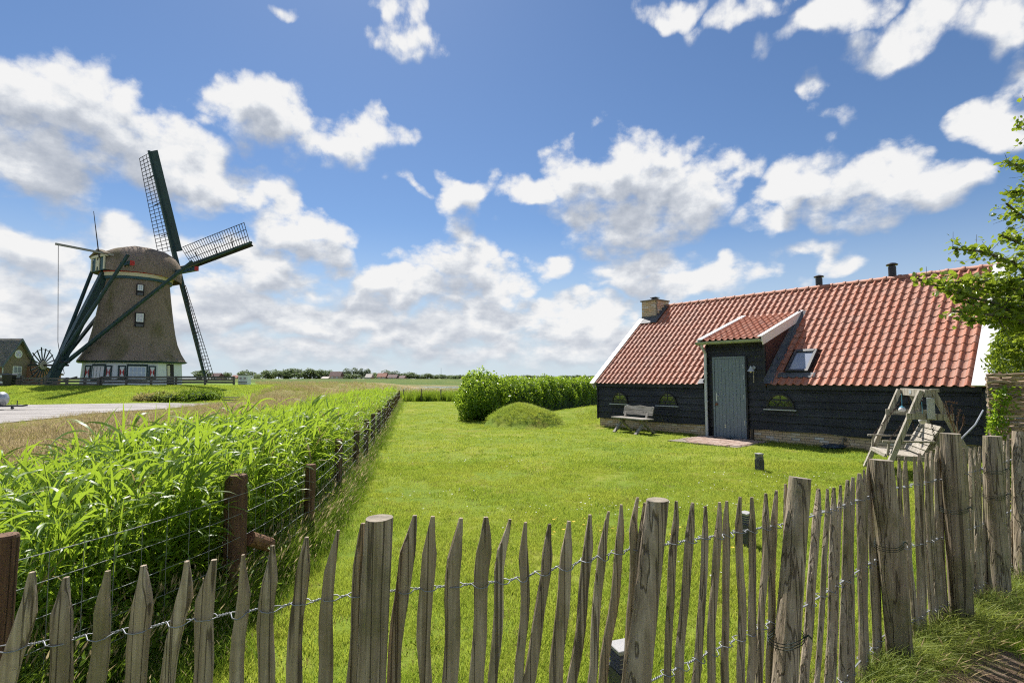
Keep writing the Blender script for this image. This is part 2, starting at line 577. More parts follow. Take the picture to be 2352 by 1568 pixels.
# ---------------------------------------------------------------- the land
WF = [(-3.0, -2.6), (2.3, -2.25), (3.73, -1.92), (5.2, -1.98), (8.57, -2.54), (15.0, -3.7), (36.5, -7.8)]   # wire fence: (y, x)
def wire_x(y):
    return float(np.interp(y, [p[0] for p in WF], [p[1] for p in WF]))
def wire_x_np(y):
    return np.interp(y, [p[0] for p in WF], [p[1] for p in WF])
REED_L = [(-3.0, -5.0), (4.0, -5.1), (9.0, -5.9), (14.0, -7.0), (23.0, -8.4), (31.0, -9.8)]                 # left edge of the reed bed
def reed_l(y):
    return np.interp(y, [p[0] for p in REED_L], [p[1] for p in REED_L])
def sst(x, a, b):
    t = np.clip((x - a) / (b - a), 0, 1)
    return t * t * (3 - 2 * t)
HUM = (0.42, 18.9)   # grassy hump on the lawn
def height(x, y):
    x = np.asarray(x, float); y = np.asarray(y, float)
    z = np.zeros_like(x + y)
    # ditch with the reeds
    w0, l0 = wire_x_np(y) - 0.15, reed_l(y)
    inside = sst(x, l0 - 0.4, l0 + 0.8) * (1 - sst(x, w0 - 0.7, w0)) * (1 - sst(y, 30, 36))
    z -= 0.42 * inside
    # bank that carries the mill
    side = 1 - sst(x, -21.0, -10.5)
    z += 1.0 * sst(y, 35.0 + 1.2 * sst(x, -24, -14), 46.5) * side
    z += 0.22 * np.exp(-(((x + 17.5) / 4.5) ** 2 + ((y - 40.0) / 4.5) ** 2))
    z -= 0.9 * sst(y, 80, 95) * side
    # hump on the lawn, low rise behind the hedge
    d = np.sqrt(((x - HUM[0]) / 1.42) ** 2 + ((y - HUM[1]) / 1.5) ** 2)
    z += 0.66 * np.clip(1 - d ** 2, 0, 1) ** 0.62 * (1 + 0.10 * np.sin(3.1 * x + 1.0) * np.cos(2.3 * y))
    z += 0.42 * np.exp(-(((x - 4.6) / 2.4) ** 2 + ((y - 24.0) / 2.6) ** 2))
    # meadow, uneven
    md = (1 - sst(x, w0 - 3.6, w0 - 2.6)) * (y > 3) * sst(x, -17.5, -15.5) * (y < 60)
    z += md * 0.05 * np.sin(0.9 * x) * np.sin(0.7 * y + 0.5)
    # far dike and the water before it
    z += 1.42 * sst(y, 128, 150) * (1 - sst(y, 158, 175))
    z -= 0.35 * sst(y, 92, 95) * (1 - sst(y, 114, 118)) * sst(x, -34, -27)
    z += 0.012 * np.sin(1.7 * x + 0.6) * np.sin(1.3 * y)
    return z
def gz(x, y):
    return float(height(np.array([x]), np.array([y]))[0])
xs = np.unique(np.concatenate([-np.geomspace(80, 3500, 26), np.arange(-80, -12, 1.0), np.arange(-12, 14, 0.25), np.arange(14, 40, 1.0), np.geomspace(40, 3500, 26)]).round(4))
ys = np.unique(np.concatenate([np.arange(-40, -4, 3.0), np.arange(-4, 40, 0.25), np.arange(40, 100, 1.0), np.arange(100, 200, 2.0), np.geomspace(200, 4500, 24)]).round(4))
XX, YY = np.meshgrid(xs, ys)
ZZ = height(XX, YY)
ZZ[YY > 1000] -= 0
nx, ny = len(xs), len(ys)
cx, cy = (xs[:-1] + xs[1:]) / 2, (ys[:-1] + ys[1:]) / 2
CX, CY = np.meshgrid(cx, cy)
LAWN_END = 38.0
def classify(X, Y):
    k = np.zeros(X.shape, int)                     # 0 meadow
    wx = wire_x_np(Y)
    k[(X > wx - 0.1) & (Y < LAWN_END)] = 1         # lawn
    bank = (X < -19.0 - 0.25 * np.clip(Y - 38, 0, 10) * 0.6) & (Y > 31) & (Y < 95)
    k[bank] = 2
    k[(Y > 126) & (Y < 176)] = 3                   # dike
    return k
KK = classify(CX, CY)
def land(name, cls, mat):
    idx = np.argwhere(KK == cls)
    a = idx[:, 0] * nx + idx[:, 1]
    F4 = np.stack([a, a + 1, a + 1 + nx, a + nx], 1)
    used, inv = np.unique(F4, return_inverse=True)
    inv = inv.reshape(F4.shape)
    co = np.stack([XX.ravel()[used], YY.ravel()[used], ZZ.ravel()[used]], 1)
    me = bpy.data.meshes.new(name)
    me.from_pydata(co.tolist(), [], inv.tolist())
    me.materials.append(mat)
    me.polygons.foreach_set('use_smooth', [True] * len(me.polygons))
    o = put(name, me)
    o['kind'] = 'structure'
    return o
def mat_turf(name, cols, s1=0.35, s2=3.0, fine=60.0, dry=None, bmp=0.6):
    m, n, out = new_mat(name)
    geo = n.new('ShaderNodeNewGeometry')
    p = geo.outputs['Position']
    big = n.noise(p, s1, 4, 0.6)
    mid = n.noise(p, s2, 4, 0.65)
    fin = n.noise(p, fine, 4, 0.7)
    f = n.math('ADD', n.math('MULTIPLY', big, 0.55), n.math('ADD', n.math('MULTIPLY', mid, 0.3), n.math('MULTIPLY', fin, 0.25)))
    col = n.ramp(f, [(0.38, cols[0]), (0.52, cols[1]), (0.66, cols[2])])
    if dry:
        col = n.mix(n.rng(n.noise(p, s2 * 0.5, 5, 0.65), 0.56, 0.70, 0, 0.75), col, dry)
    nm = bump(n, n.math('ADD', fin, n.math('MULTIPLY', mid, 0.6)), bmp, 0.03)
    principled(n, out, col, 0.9, 0, 0.1, nm)
    return m
M_lawn = mat_turf('lawn turf', [(0.085, 0.150, 0.014), (0.160, 0.220, 0.024), (0.245, 0.260, 0.042)], 0.30, 1.6, 45.0, dry=(0.25, 0.20, 0.055))
M_meadow = mat_turf('meadow soil and thatch', [(0.10, 0.13, 0.025), (0.20, 0.18, 0.06), (0.30, 0.23, 0.12)], 0.25, 1.2, 20.0, dry=(0.34, 0.25, 0.16))
M_bank = mat_turf('bank turf', [(0.08, 0.155, 0.016), (0.13, 0.215, 0.022), (0.19, 0.26, 0.035)], 0.22, 0.9, 9.0)
M_dike = mat_turf('dike turf', [(0.055, 0.095, 0.018), (0.085, 0.130, 0.024), (0.135, 0.160, 0.036)], 0.035, 0.2, 3.0, bmp=0.2)
lawn = land('lawn', 1, M_lawn)
meadow = land('meadow', 0, M_meadow)
bank = land('mill_bank', 2, M_bank)
dike = land('dike', 3, M_dike)

# paved yard in front of the bank
m, n, out = new_mat('worn asphalt')
geo = n.new('ShaderNodeNewGeometry')
p = geo.outputs['Position']
st = n.noise(n.mapping(p, (0.25, 1.3, 1)), 1.0, 5, 0.7)
fn = n.noise(p, 30, 3, 0.6)
col = n.ramp(n.math('MULTIPLY_ADD', fn, 0.2, n.math('MULTIPLY', st, 0.85)), [(0.36, (0.17, 0.16, 0.15)), (0.52, (0.30, 0.28, 0.265)), (0.66, (0.40, 0.375, 0.355))])
principled(n, out, col, 0.9, 0, 0.2, bump(n, fn, 0.3, 0.01))
M_road = m
edge = [(-17.9, 3.0), (-18.4, 12), (-18.7, 17), (-18.6, 19.2), (-18.9, 21.7), (-19.5, 24.4), (-19.3, 26.4), (-18.6, 29), (-19.0, 32.0), (-19.8, 34.6), (-23.5, 35.2), (-27, 34.0), (-31.5, 32.2), (-40, 31.2), (-70, 30.5), (-70, 3.0)]
road = MB().poly([(x, y, 0.03) for x, y in edge])
ro = road.build('road', M_road); ro['kind'] = 'structure'
ry = []
# trodden earth path in front of the picket fence
m, n, out = new_mat('trodden earth')
geo = n.new('ShaderNodeNewGeometry')
p = geo.outputs['Position']
a = n.noise(p, 9, 5, 0.65)
b = n.noise(p, 60, 3, 0.7)
col = n.ramp(n.math('MULTIPLY_ADD', b, 0.35, n.math('MULTIPLY', a, 0.65)), [(0.35, (0.085, 0.055, 0.038)), (0.5, (0.17, 0.12, 0.085)), (0.66, (0.26, 0.20, 0.15))])
principled(n, out, col, 0.95, 0, 0.1, bump(n, n.math('ADD', a, b), 0.8, 0.03))
M_soil = m
sp = MB()
outline = []
cpts = [(0.6, 0.9), (1.3, 1.9), (1.95, 2.55), (2.35, 3.0), (2.6, 3.26), (2.86, 3.38), (3.02, 3.2), (3.0, 2.6), (3.05, 1.5), (3.1, 0.0), (3.2, -3.0), (0.6, -3.0)]
sp.poly([(x, y, 0.022) for x, y in cpts])
so = sp.build('earth_path', M_soil); so['kind'] = 'structure'

# water
m, n, out = new_mat('water')
geo = n.new('ShaderNodeNewGeometry')
wv = n.noise(n.mapping(geo.outputs['Position'], (0.6, 2.2, 1)), 1.5, 3, 0.6)
principled(n, out, (0.05, 0.065, 0.07), 0.12, 0, 0.6, bump(n, wv, 0.12, 0.05))
M_water = m
wtr = MB().poly([(-30, 93.0, -0.06), (400, 93.0, -0.06), (400, 116.5, -0.06), (-30, 116.5, -0.06)])
wo_ = wtr.build('water', M_water); wo_['kind'] = 'structure'
pond = MB().poly([(-11.6, 31.2, -0.2), (-8.6, 31.2, -0.2), (-9.5, 41.0, 0.012), (-14.5, 41.0, 0.012)])
pd = pond.build('ditch_water', M_water); pd['kind'] = 'structure'
# ---------------------------------------------------------------- the barn
TH = 0.8757
BARN = thing('barn', (2.9296, 18.1505, 0), -TH, 'low black timber barn with a red pantile roof and a grey door', 'barn')
ZE, RZ, RX = 1.4715, 4.42, 3.5          # eaves, ridge height, eaves to ridge
AL = math.atan2(RZ - ZE, RX)
BL = 10.05                               # length
TW_, TG = 0.185, math.hypot(RX, RZ - ZE) / 16
ES = Vector((0, math.cos(AL), math.sin(AL)))
NS = Vector((0, -math.sin(AL), math.cos(AL)))
def rp(s, t, lift=0.0):
    """point on the front roof slope: s along, t up the slope"""
    return Vector((s, 0, ZE)) + ES * t + NS * lift

def mat_tile(name, use_attr):
    m, n, out = new_mat(name)
    if use_attr:
        at = n.new('ShaderNodeAttribute'); at.attribute_name = 'tile'
        rnd = at.outputs['Fac']
    else:
        rnd = obj_random(n)
    co = coords(n)
    g = n.new('ShaderNodeNewGeometry')
    p = n.vmath('ADD', g.outputs['Position'], n.vmath('MULTIPLY', (3.1, 7.7, 5.3), (1, 1, 1)))
    sp = n.noise(g.outputs['Position'], 22, 4, 0.65)
    pt = n.noise(g.outputs['Position'], 5, 3, 0.6)
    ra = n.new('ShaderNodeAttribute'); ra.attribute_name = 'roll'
    base = n.ramp(rnd, [(0.0, (0.35, 0.095, 0.040)), (0.35, (0.40, 0.112, 0.047)), (0.7, (0.44, 0.135, 0.058)), (1.0, (0.39, 0.130, 0.068))])
    grey = (0.33, 0.205, 0.165)
    f = n.math('ADD', n.math('MULTIPLY', sp, 0.75), n.math('MULTIPLY_ADD', rnd, 0.16, n.math('MULTIPLY', pt, 0.25)))
    col = n.mix(n.rng(f, 0.52, 0.72, 0, 0.55), base, grey)
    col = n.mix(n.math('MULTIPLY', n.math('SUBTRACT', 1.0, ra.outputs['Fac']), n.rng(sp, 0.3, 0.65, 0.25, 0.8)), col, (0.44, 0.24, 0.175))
    col = n.mix(n.rng(n.noise(g.outputs['Position'], 60, 3, 0.7), 0.58, 0.75, 0, 0.5), col, (0.16, 0.075, 0.06))
    wx_ = n.noise(g.outputs['Position'], 0.9, 4, 0.65)
    col = n.mix(n.rng(wx_, 0.48, 0.70, 0, 0.28), col, (0.27, 0.165, 0.125))
    lich = n.noise(g.outputs['Position'], 13, 5, 0.75)
    col = n.mix(n.rng(lich, 0.63, 0.72, 0, 0.55), col, (0.36, 0.33, 0.27))
    principled(n, out, col, n.rng(sp, 0.3, 0.7, 0.55, 0.75), 0, 0.28, bump(n, sp, 0.15, 0.004))
    return m
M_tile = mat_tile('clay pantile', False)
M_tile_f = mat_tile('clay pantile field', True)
M_white = mat_plain('white paint', (0.78, 0.77, 0.76), 0.45, var=0.05, scale=3)
M_black = None
m, n, out = new_mat('tarred board')
co = coords(n)
rnd = obj_random(n)
v = n.mapping(n.vmath('ADD', co, n.vmath('MULTIPLY', (1, 1, 1), (1, 1, 1))), (0.8, 20, 26))
gr = n.noise(v, 1.0, 5, 0.65, 0.3)
pa = n.noise(co, 1.3, 4, 0.6)
col = n.ramp(n.math('MULTIPLY_ADD', pa, 0.5, n.math('MULTIPLY', gr, 0.5)), [(0.35, (0.011, 0.012, 0.015)), (0.52, (0.021, 0.023, 0.029)), (0.68, (0.055, 0.060, 0.072))])
kn = n.noise(co, 38, 2, 0.5)
col = n.mix(n.rng(kn, 0.73, 0.78, 0, 0.5), col, (0.10, 0.10, 0.11))
principled(n, out, col, 0.55, 0, 0.35, bump(n, gr, 0.5, 0.006))
M_black = m
M_greywood = mat_wood('silvered board', (0.24, 0.235, 0.23), (0.36, 0.35, 0.34), (0.10, 0.10, 0.10), axis=1, grain=24)
m, n, out = new_mat('yellow brick')
rnd = obj_random(n)
g = n.new('ShaderNodeNewGeometry')
col = n.ramp(rnd, [(0.0, (0.54, 0.39, 0.23)), (0.3, (0.64, 0.49, 0.31)), (0.55, (0.58, 0.44, 0.31)), (0.8, (0.68, 0.56, 0.41)), (0.93, (0.72, 0.68, 0.62)), (1.0, (0.50, 0.39, 0.29))])
sn = n.noise(g.outputs['Position'], 45, 4, 0.7)
col = n.mix(n.rng(sn, 0.48, 0.78, 0, 0.35), col, (0.24, 0.18, 0.12))
principled(n, out, col, 0.9, 0, 0.15, bump(n, sn, 0.5, 0.006))
M_brick = m
M_mortar = mat_plain('mortar', (0.24, 0.21, 0.17), 0.95, var=0.2, scale=25)
M_lead = mat_plain('lead flashing', (0.10, 0.105, 0.118), 0.65, 0.1, 0.3, var=0.25, scale=5, bmp=0.3)
M_zinc = mat_plain('zinc', (0.50, 0.53, 0.55), 0.45, 0.25, 0.5, var=0.12, scale=4)
M_gutter = mat_plain('zinc gutter with algae', (0.33, 0.37, 0.27), 0.5, 0.3, 0.4, var=0.2, scale=3)
M_door = mat_plain('blue grey door paint', (0.165, 0.205, 0.240), 0.42, 0, 0.4, var=0.05, scale=2)
M_steel = mat_plain('brushed steel', (0.62, 0.62, 0.61), 0.35, 0.8, 0.5, var=0.05)
M_blackplastic = mat_plain('black plastic', (0.016, 0.016, 0.018), 0.35, 0, 0.45, var=0.1)
M_cheek = mat_plain('dark cheek cladding', (0.045, 0.022, 0.022), 0.5, 0, 0.3, var=0.25, scale=5)
m, n, out = new_mat('window glass')
principled(n, out, (0.03, 0.04, 0.03), 0.05, 0, 0.9, IOR=2.25)
M_glass = m
m, n, out = new_mat('roof window glass')
principled(n, out, (0.30, 0.33, 0.40), 0.06, 0, 0.8)
M_skyglass = m
M_anth = mat_plain('anthracite frame', (0.045, 0.048, 0.055), 0.4, 0.2, 0.4, var=0.08)

# --- pantiles
PROF = [(-0.02, 0.004), (0.10, 0.026), (0.19, 0.044), (0.28, 0.049), (0.37, 0.041), (0.47, 0.017), (0.60, 0.002), (0.78, 0.0), (0.92, 0.003), (1.06, 0.010)]
def tile_shape(mb, o, ex, ey, en, w, gauge, lift=0.017, th=0.013):
    k = len(mb.v)
    q = len(PROF)
    for (t, dz) in ((0.0, lift), (gauge * 1.13, 0.0)):
        for (a, z) in PROF:
            mb.v.append(tuple(o + ex * (a * w) + ey * t + en * (z + dz)))
    for (a, z) in PROF:
        mb.v.append(tuple(o + ex * (a * w) + ey * 0.004 + en * (z + lift - th)))
    for (a, z) in PROF:
        mb.v.append(tuple(o + ex * (a * w) + en * (z + lift)))
    for j in range(q - 1):
        mb.f.append((k + j, k + j + 1, k + q + j + 1, k + q + j)); mb.m.append(0)
        mb.f.append((k + 2 * q + j, k + 2 * q + j + 1, k + 3 * q + j + 1, k + 3 * q + j)); mb.m.append(0)
tm = MB()
tile_shape(tm, Vector((0, 0, 0)), Vector((1, 0, 0)), Vector((0, 1, 0)), Vector((0, 0, 1)), TW_, TG)
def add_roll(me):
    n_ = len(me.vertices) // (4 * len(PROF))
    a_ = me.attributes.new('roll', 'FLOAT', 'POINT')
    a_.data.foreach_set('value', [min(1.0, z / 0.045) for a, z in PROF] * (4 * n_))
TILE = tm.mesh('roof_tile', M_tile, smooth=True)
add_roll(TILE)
field = MB()
cnt = []
DS0, DS1, DT1 = 3.98, 5.80, 2.50 / math.cos(AL)      # dormer: cut in the main roof
MR_f = Matrix(((1, 0, 0, 0), (0, ES.y, NS.y, 0), (0, ES.z, NS.z, ZE), (0, 0, 0, 1)))
TM_ = math.hypot(RX, RZ - ZE)
ROOF = MB().box((-0.02, 0.05, -0.06), (4.055, TM_, -0.012), M=MR_f).box((5.745, 0.05, -0.06), (BL - 0.02, TM_, -0.012), M=MR_f).box((4.055, DT1 - 0.4, -0.06), (5.745, TM_, -0.012), M=MR_f)
rt = random.Random(5)
roof = ROOF.build('roof', mat_plain('roof deck', (0.10, 0.045, 0.03), 0.9), BARN)
def tile_cut(i, r):
    s0 = (i - 0.25) * TW_
    t0 = r * TG
    if s0 + TW_ > DS0 and s0 < DS1 + 0.02 and t0 < DT1 - TG * 0.9:
        # the dormer's own slope hides what lies behind it
        zt = ZE + (t0 + TG) * math.sin(AL)
        return t0 < DT1 - 0.35
    if 6.08 < s0 + TW_ * 0.6 < 6.80 and TG * 0.9 < t0 + TG * 0.5 < 1.42:
        return True     # skylight
    if s0 < 0.5 and t0 + TG * 0.4 > 2.80 / math.cos(AL):
        return True     # chimney
    return False
for i in range(0, 55):
    for r in range(16):
        if tile_cut(i, r):
            continue
        o = rp((i - 0.27) * TW_ + rt.uniform(-0.003, 0.003), r * TG + rt.uniform(-0.004, 0.004), rt.uniform(0, 0.004))
        if i >= 39:
            t = put('roof_tile', TILE, roof)
            t.location = o
            t.rotation_euler = (AL + rt.uniform(-0.006, 0.006), rt.uniform(-0.008, 0.008), rt.uniform(-0.006, 0.006))
        else:
            f0 = len(field.f)
            tile_shape(field, o, Vector((1, 0, rt.uniform(-0.008, 0.008))), ES, NS, TW_, TG)
            cnt.append((len(field.f) - f0, rt.random()))
ft = field.build('roof_tiles', M_tile_f, roof, smooth=True)
ft['kind'] = 'stuff'
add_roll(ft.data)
at = ft.data.attributes.new('tile', 'FLOAT', 'FACE')
vals = []
for c_, r_ in cnt:
    vals += [r_] * c_
at.data.foreach_set('value', vals)
# ridge tiles
rm = MB()
q = 10
def half_ring(r, x):
    return [Vector((x, r * math.cos(math.pi * (j / (q - 1)) * 1.16 - 0.25), r * math.sin(math.pi * (j / (q - 1)) * 1.16 - 0.25))) for j in range(q)]
rm.loft([half_ring(0.088, 0), half_ring(0.086, 0.30), half_ring(0.102, 0.302), half_ring(0.100, 0.37)], cap=False, closed=False)
RIDGE = rm.mesh('ridge_tile', M_tile, smooth=True)
for k in range(28):
    x = 0.53 + k * 0.338
    if x > 9.75:
        break
    o = put('ridge_tile', RIDGE, roof, (x, RX, RZ - 0.01))
    o.rotation_euler = (rt.uniform(-0.02, 0.02), rt.uniform(-0.006, 0.006), rt.uniform(-0.006, 0.006))
# rear slope
rear = MB().quad((-0.2, RX, RZ), (BL + 0.1, RX, RZ), (BL + 0.1, 2 * RX + 0.1, ZE), (-0.2, 2 * RX + 0.1, ZE)).build('rear_slope', M_tile_f, roof)
# barge boards
def barge(s0, s1, t0, t1, outer):
    M = Matrix(((1, 0, 0, 0), (0, ES.y, NS.y, 0), (0, ES.z, NS.z, ZE), (0, 0, 0, 1)))
    b = MB()
    b.box((s0, t0, 0.055), (s1, t1, 0.085), M=M)
    xa, xb = (s0 + 0.012, s0 + 0.037) if outer < 0 else (s1 - 0.037, s1 - 0.012)
    b.box((xa, t0 + 0.03, -0.17), (xb, t1, 0.053), M=M)
    b.build('barge_board', M_white, roof)
tmax = math.hypot(RX, RZ - ZE)
barge(-0.235, -0.045, -0.06, 2.86 / math.cos(AL), -1)
barge(9.885, 10.175, -0.03, tmax + 0.05, 1)
# eaves board under the tiles
MB().box((-0.05, 0.035, ZE - 0.10), (3.98, 0.06, ZE + 0.02)).build('eaves_board', M_black, roof)
MB().box((5.80, 0.035, ZE - 0.10), (BL - 0.02, 0.06, ZE + 0.02)).build('eaves_board', M_black, roof)

# --- walls
wall = MB()
wall.prism([(0.0, 0.16, 0.02), (0.0, 2 * RX - 0.1, 0.02), (0.0, 2 * RX - 0.1, ZE - 0.05), (0.0, RX, RZ - 0.16), (0.0, 0.16, ZE - 0.02)], (BL - 0.05, 0, 0))
wall = wall.build('wall', M_black, BARN)
bd = random.Random(3)
def board(s0, s1, z0, z1, y_low=0.085, y_top=0.128, mat=None, wav=0.010, parent=None, th=0.022):
    nseg = max(2, int((s1 - s0) / 0.16))
    mb = MB()
    ph = [bd.uniform(0, 6.3) for _ in range(4)]
    front, low, top = [], [], []
    for j in range(nseg + 1):
        x = s0 + (s1 - s0) * j / nseg
        dz = wav * (math.sin(x * 1.7 + ph[0]) + 0.7 * math.sin(x * 4.3 + ph[1]) + 0.45 * math.sin(x * 9.1 + ph[2]) + 0.3 * bd.uniform(-1, 1))
        low.append(((x, y_low, z0 + dz)))
        top.append(((x, y_top, z1)))
        front.append((x, y_low + th, z0 + dz + 0.002))
    mb.loft([top, low, front], cap=False, closed=False)
    for e in (0, nseg):
        mb.poly([top[e], low[e], front[e]] if e else [front[e], low[e], top[e]])
    return mb.build('board', mat or M_black, parent or wall)
ZB = 0.305
def cladding(s0, s1):
    z = ZB
    hs = [0.215, 0.20, 0.19, 0.185, 0.20, 0.20]
    for k, hgt in enumerate(hs):
        board(s0, s1, z, min(z + hgt + 0.035, ZE - 0.03))
        z += hgt
cladding(-0.05, 4.06)
cladding(5.26, BL - 0.03)
for k in range(9):      # narrow boards beside the door
    z = 0.30 + k * 0.215
    if z < ZE - 0.1:
        continue
for k, z in enumerate([0.30, 0.52, 0.73, 0.94, 1.15, 1.36, 1.57, 1.79, 2.0]):
    board(4.08, 4.30, z, z + 0.245, wav=0.004)
for z in [1.46, 1.67, 1.885, 2.10]:
    board(5.22, 5.72, z, min(z + 0.245, 2.30), 0.079, 0.122, wav=0.005)
for z in [2.262, 2.43]:
    board(4.10, 5.72, z, z + 0.20, 0.072, 0.118, wav=0.008)
# corner boards
MB().box((-0.065, 0.075, 0.28), (-0.02, 0.14, ZE - 0.03)).build('corner_board', M_black, wall)
MB().box((BL - 0.05, 0.070, 0.28), (BL + 0.02, 0.15, ZE - 0.03)).build('corner_board', M_black, wall)
MB().box((5.70, 0.062, 1.44), (5.75, 0.12, 2.60)).build('corner_board', M_black, wall)
MB().box((4.06, 0.062, 0.02), (4.10, 0.12, 2.60)).build('corner_board', M_black, wall)
# right gable end: silvered boards
for k in range(17):
    z = 0.15 + k * 0.24
    zt = z + 0.27
    if zt > RZ - 0.15:
        break
    lim = RX - 0.10 if z + 0.1 < ZE else (RZ - 0.2 - (z + 0.13)) / math.tan(AL)
    y0, y1 = RX - min(lim, RX - 0.16), RX + lim
    nseg = 14
    low, top, bot = [], [], []
    ph = bd.uniform(0, 6)
    for j in range(nseg + 1):
        y = y0 + (y1 - y0) * j / nseg
        dz = 0.014 * (math.sin(y * 2.1 + ph) + 0.6 * math.sin(y * 5.2 + ph * 2))
        low.append((BL + 0.035, y, z + dz)); top.append((BL - 0.005, y, zt)); bot.append((BL + 0.008, y, z + dz + 0.003))
    MB().loft([bot, low, top], cap=False, closed=False).build('gable_board', M_greywood, wall)

# --- brick plinth
pl = MB().box((0.03, 0.152, -0.05), (4.05, 0.30, 0.40)).box((5.24, 0.152, -0.05), (BL - 0.06, 0.30, 0.40)).build('plinth', M_mortar, BARN)
bmb = MB().box((0, 0, 0), (0.205, 0.05, 0.052))
BRICK = bmb.mesh('brick', M_brick)
hb = MB().box((0, 0, 0), (0.098, 0.05, 0.052))
HALF = hb.mesh('brick', M_brick)
br = random.Random(9)
for c in range(6):
    z = -0.03 + c * 0.064
    for (a, b) in ((0.03, 4.05), (5.24, BL - 0.07)):
        x = a
        first = True
        while x < b - 0.05:
            half = first and c % 2
            L = 0.098 if half or b - x < 0.2 else 0.205
            if x + L > b:
                break
            o = put('brick', HALF if L < 0.15 else BRICK, pl, (x, 0.142 + br.uniform(-0.002, 0.003), z))
            x += L + 0.011
            first = False

# --- chimney
CH = (-0.15, 0.53, 2.85, 3.62)
c0, c1, y0, y1 = CH
ctop = 4.60
ch = MB().box((c0 + 0.008, y0 + 0.008, 3.6), (c1 - 0.008, y1 - 0.008, ctop)).build('chimney', M_mortar, BARN)
hs = 0.0665
bcm = MB().box((0, 0, 0), (0.20, 0.05, 0.055)).mesh('brick', M_brick)
bch = MB().box((0, 0, 0), (0.10, 0.05, 0.055)).mesh('brick', M_brick)
for c in range(12):
    z = ctop - (c + 1) * hs + 0.004
    x = c0
    first = c % 2
    while x < c1 - 0.06:
        L = 0.10 if first or c1 - x < 0.19 else 0.20
        put('brick', bch if L < 0.15 else bcm, ch, (x, y0 + br.uniform(-0.002, 0.002), z)); x += L + 0.0115; first = False
    y = y0 + 0.055
    first = not c % 2
    while y < y1 - 0.06 and c < 9:
        L = 0.10 if first or y1 - y < 0.19 else 0.20
        o = put('brick', bch if L < 0.15 else bcm, ch, (c1 + br.uniform(-0.002, 0.002), y, z)); o.rotation_euler = (0, 0, math.pi / 2); y += L + 0.0115; first = False
MB().box((c0 - 0.04, y0 - 0.04, ctop + 0.002), (c1 + 0.04, y1 + 0.04, ctop + 0.045)).build('chimney_cap', mat_plain('cap stone', (0.22, 0.19, 0.15), 0.9), ch)
MB().box((0.10, 3.12, ctop + 0.046), (0.30, 3.32, ctop + 0.13)).box((0.07, 3.09, ctop + 0.155), (0.33, 3.35, ctop + 0.175)).box((0.13, 3.15, ctop + 0.12), (0.27, 3.29, ctop + 0.16)).build('flue', M_blackplastic, ch)
fl = MB()
fl.poly([rp(c0 - 0.03, 2.62 / math.cos(AL), 0.075), rp(c1 + 0.14, 2.62 / math.cos(AL), 0.075), rp(c1 + 0.14, 3.0 / math.cos(AL), 0.075), rp(c0 - 0.03, 3.0 / math.cos(AL), 0.075)])
fl.box((c0 - 0.004, y0 - 0.012, 3.6), (c1 + 0.012, y0 - 0.005, 4.02))
for k in range(4):
    ya = y0 + k * 0.17
    fl.box((c1 + 0.008, ya - 0.01, 3.7), (c1 + 0.015, ya + 0.168, 4.10 + k * 0.125))
fl.poly([rp(c1 + 0.005, 2.75 / math.cos(AL), 0.07), rp(c1 + 0.15, 2.75 / math.cos(AL), 0.07), rp(c1 + 0.13, tmax - 0.1, 0.07), rp(c1 + 0.005, tmax - 0.1, 0.07)])
fl.build('flashing', M_lead, ch)
# --- flue pipes on the ridge
for (x, hh) in ((5.90, 0.36), (7.78, 0.42)):
    v = MB()
    zb = RZ + 0.02
    v.lathe([(0.095, zb - 0.1), (0.095, zb + hh * 0.78), (0.075, zb + hh * 0.78), (0.075, zb + hh * 0.86), (0.135, zb + hh * 0.86), (0.145, zb + hh * 0.92), (0.10, zb + hh), (0.03, zb + hh + 0.02)], 18, Matrix.Translation((x, RX + 0.05, 0)))
    v.build('vent_pipe', M_blackplastic, roof, smooth=False)

# --- dormer over the door
ZD0, ZD1, YD0, YD1 = 2.69, 3.575, -0.15, 2.52
SD = math.atan2(ZD1 - ZD0, YD1 - YD0)
ed = Vector((0, math.cos(SD), math.sin(SD)))
nd = Vector((0, -math.sin(SD), math.cos(SD)))
def dp(s, t, lift=0.0):
    return Vector((s, YD0, ZD0)) + ed * t + nd * lift
LD = math.hypot(YD1 - YD0, ZD1 - ZD0)
dorm = MB()
dorm.prism([dp(4.0, 0.03, -0.08), dp(4.0, LD + 0.12, -0.08), dp(4.0, LD + 0.12, -0.01), dp(4.0, 0.03, -0.01)], (1.80, 0, 0))
dormer = dorm.build('dormer', mat_plain('dormer deck', (0.10, 0.045, 0.03), 0.9), BARN)
DW = 0.178
gd = LD / 9.0
dt = MB()
tile_shape(dt, Vector((0, 0, 0)), Vector((1, 0, 0)), Vector((0, 1, 0)), Vector((0, 0, 1)), DW, gd)
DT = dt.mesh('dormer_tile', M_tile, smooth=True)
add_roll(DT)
for i in range(9):
    for r in range(9):
        o = put('dormer_tile', DT, dormer)
        o.location = dp(4.10 + i * DW, 0.02 + r * gd, rt.uniform(0.004, 0.008))
        o.rotation_euler = (SD + rt.uniform(-0.006, 0.006), rt.uniform(-0.008, 0.008), rt.uniform(-0.006, 0.006))
Md = Matrix(((1, 0, 0, 0), (0, ed.y, nd.y, YD0), (0, ed.z, nd.z, ZD0), (0, 0, 0, 1)))
MB().box((3.955, -0.04, 0.06), (4.105, LD + 0.02, 0.085), M=Md).box((3.965, -0.02, -0.13), (3.985, LD - 0.1, 0.058), M=Md).build('barge_board', M_white, dormer)
MB().box((5.70, -0.04, 0.06), (5.815, LD + 0.04, 0.085), M=Md).box((5.788, -0.02, -0.16), (5.806, LD + 0.0, 0.058), M=Md).build('barge_board', M_white, dormer)
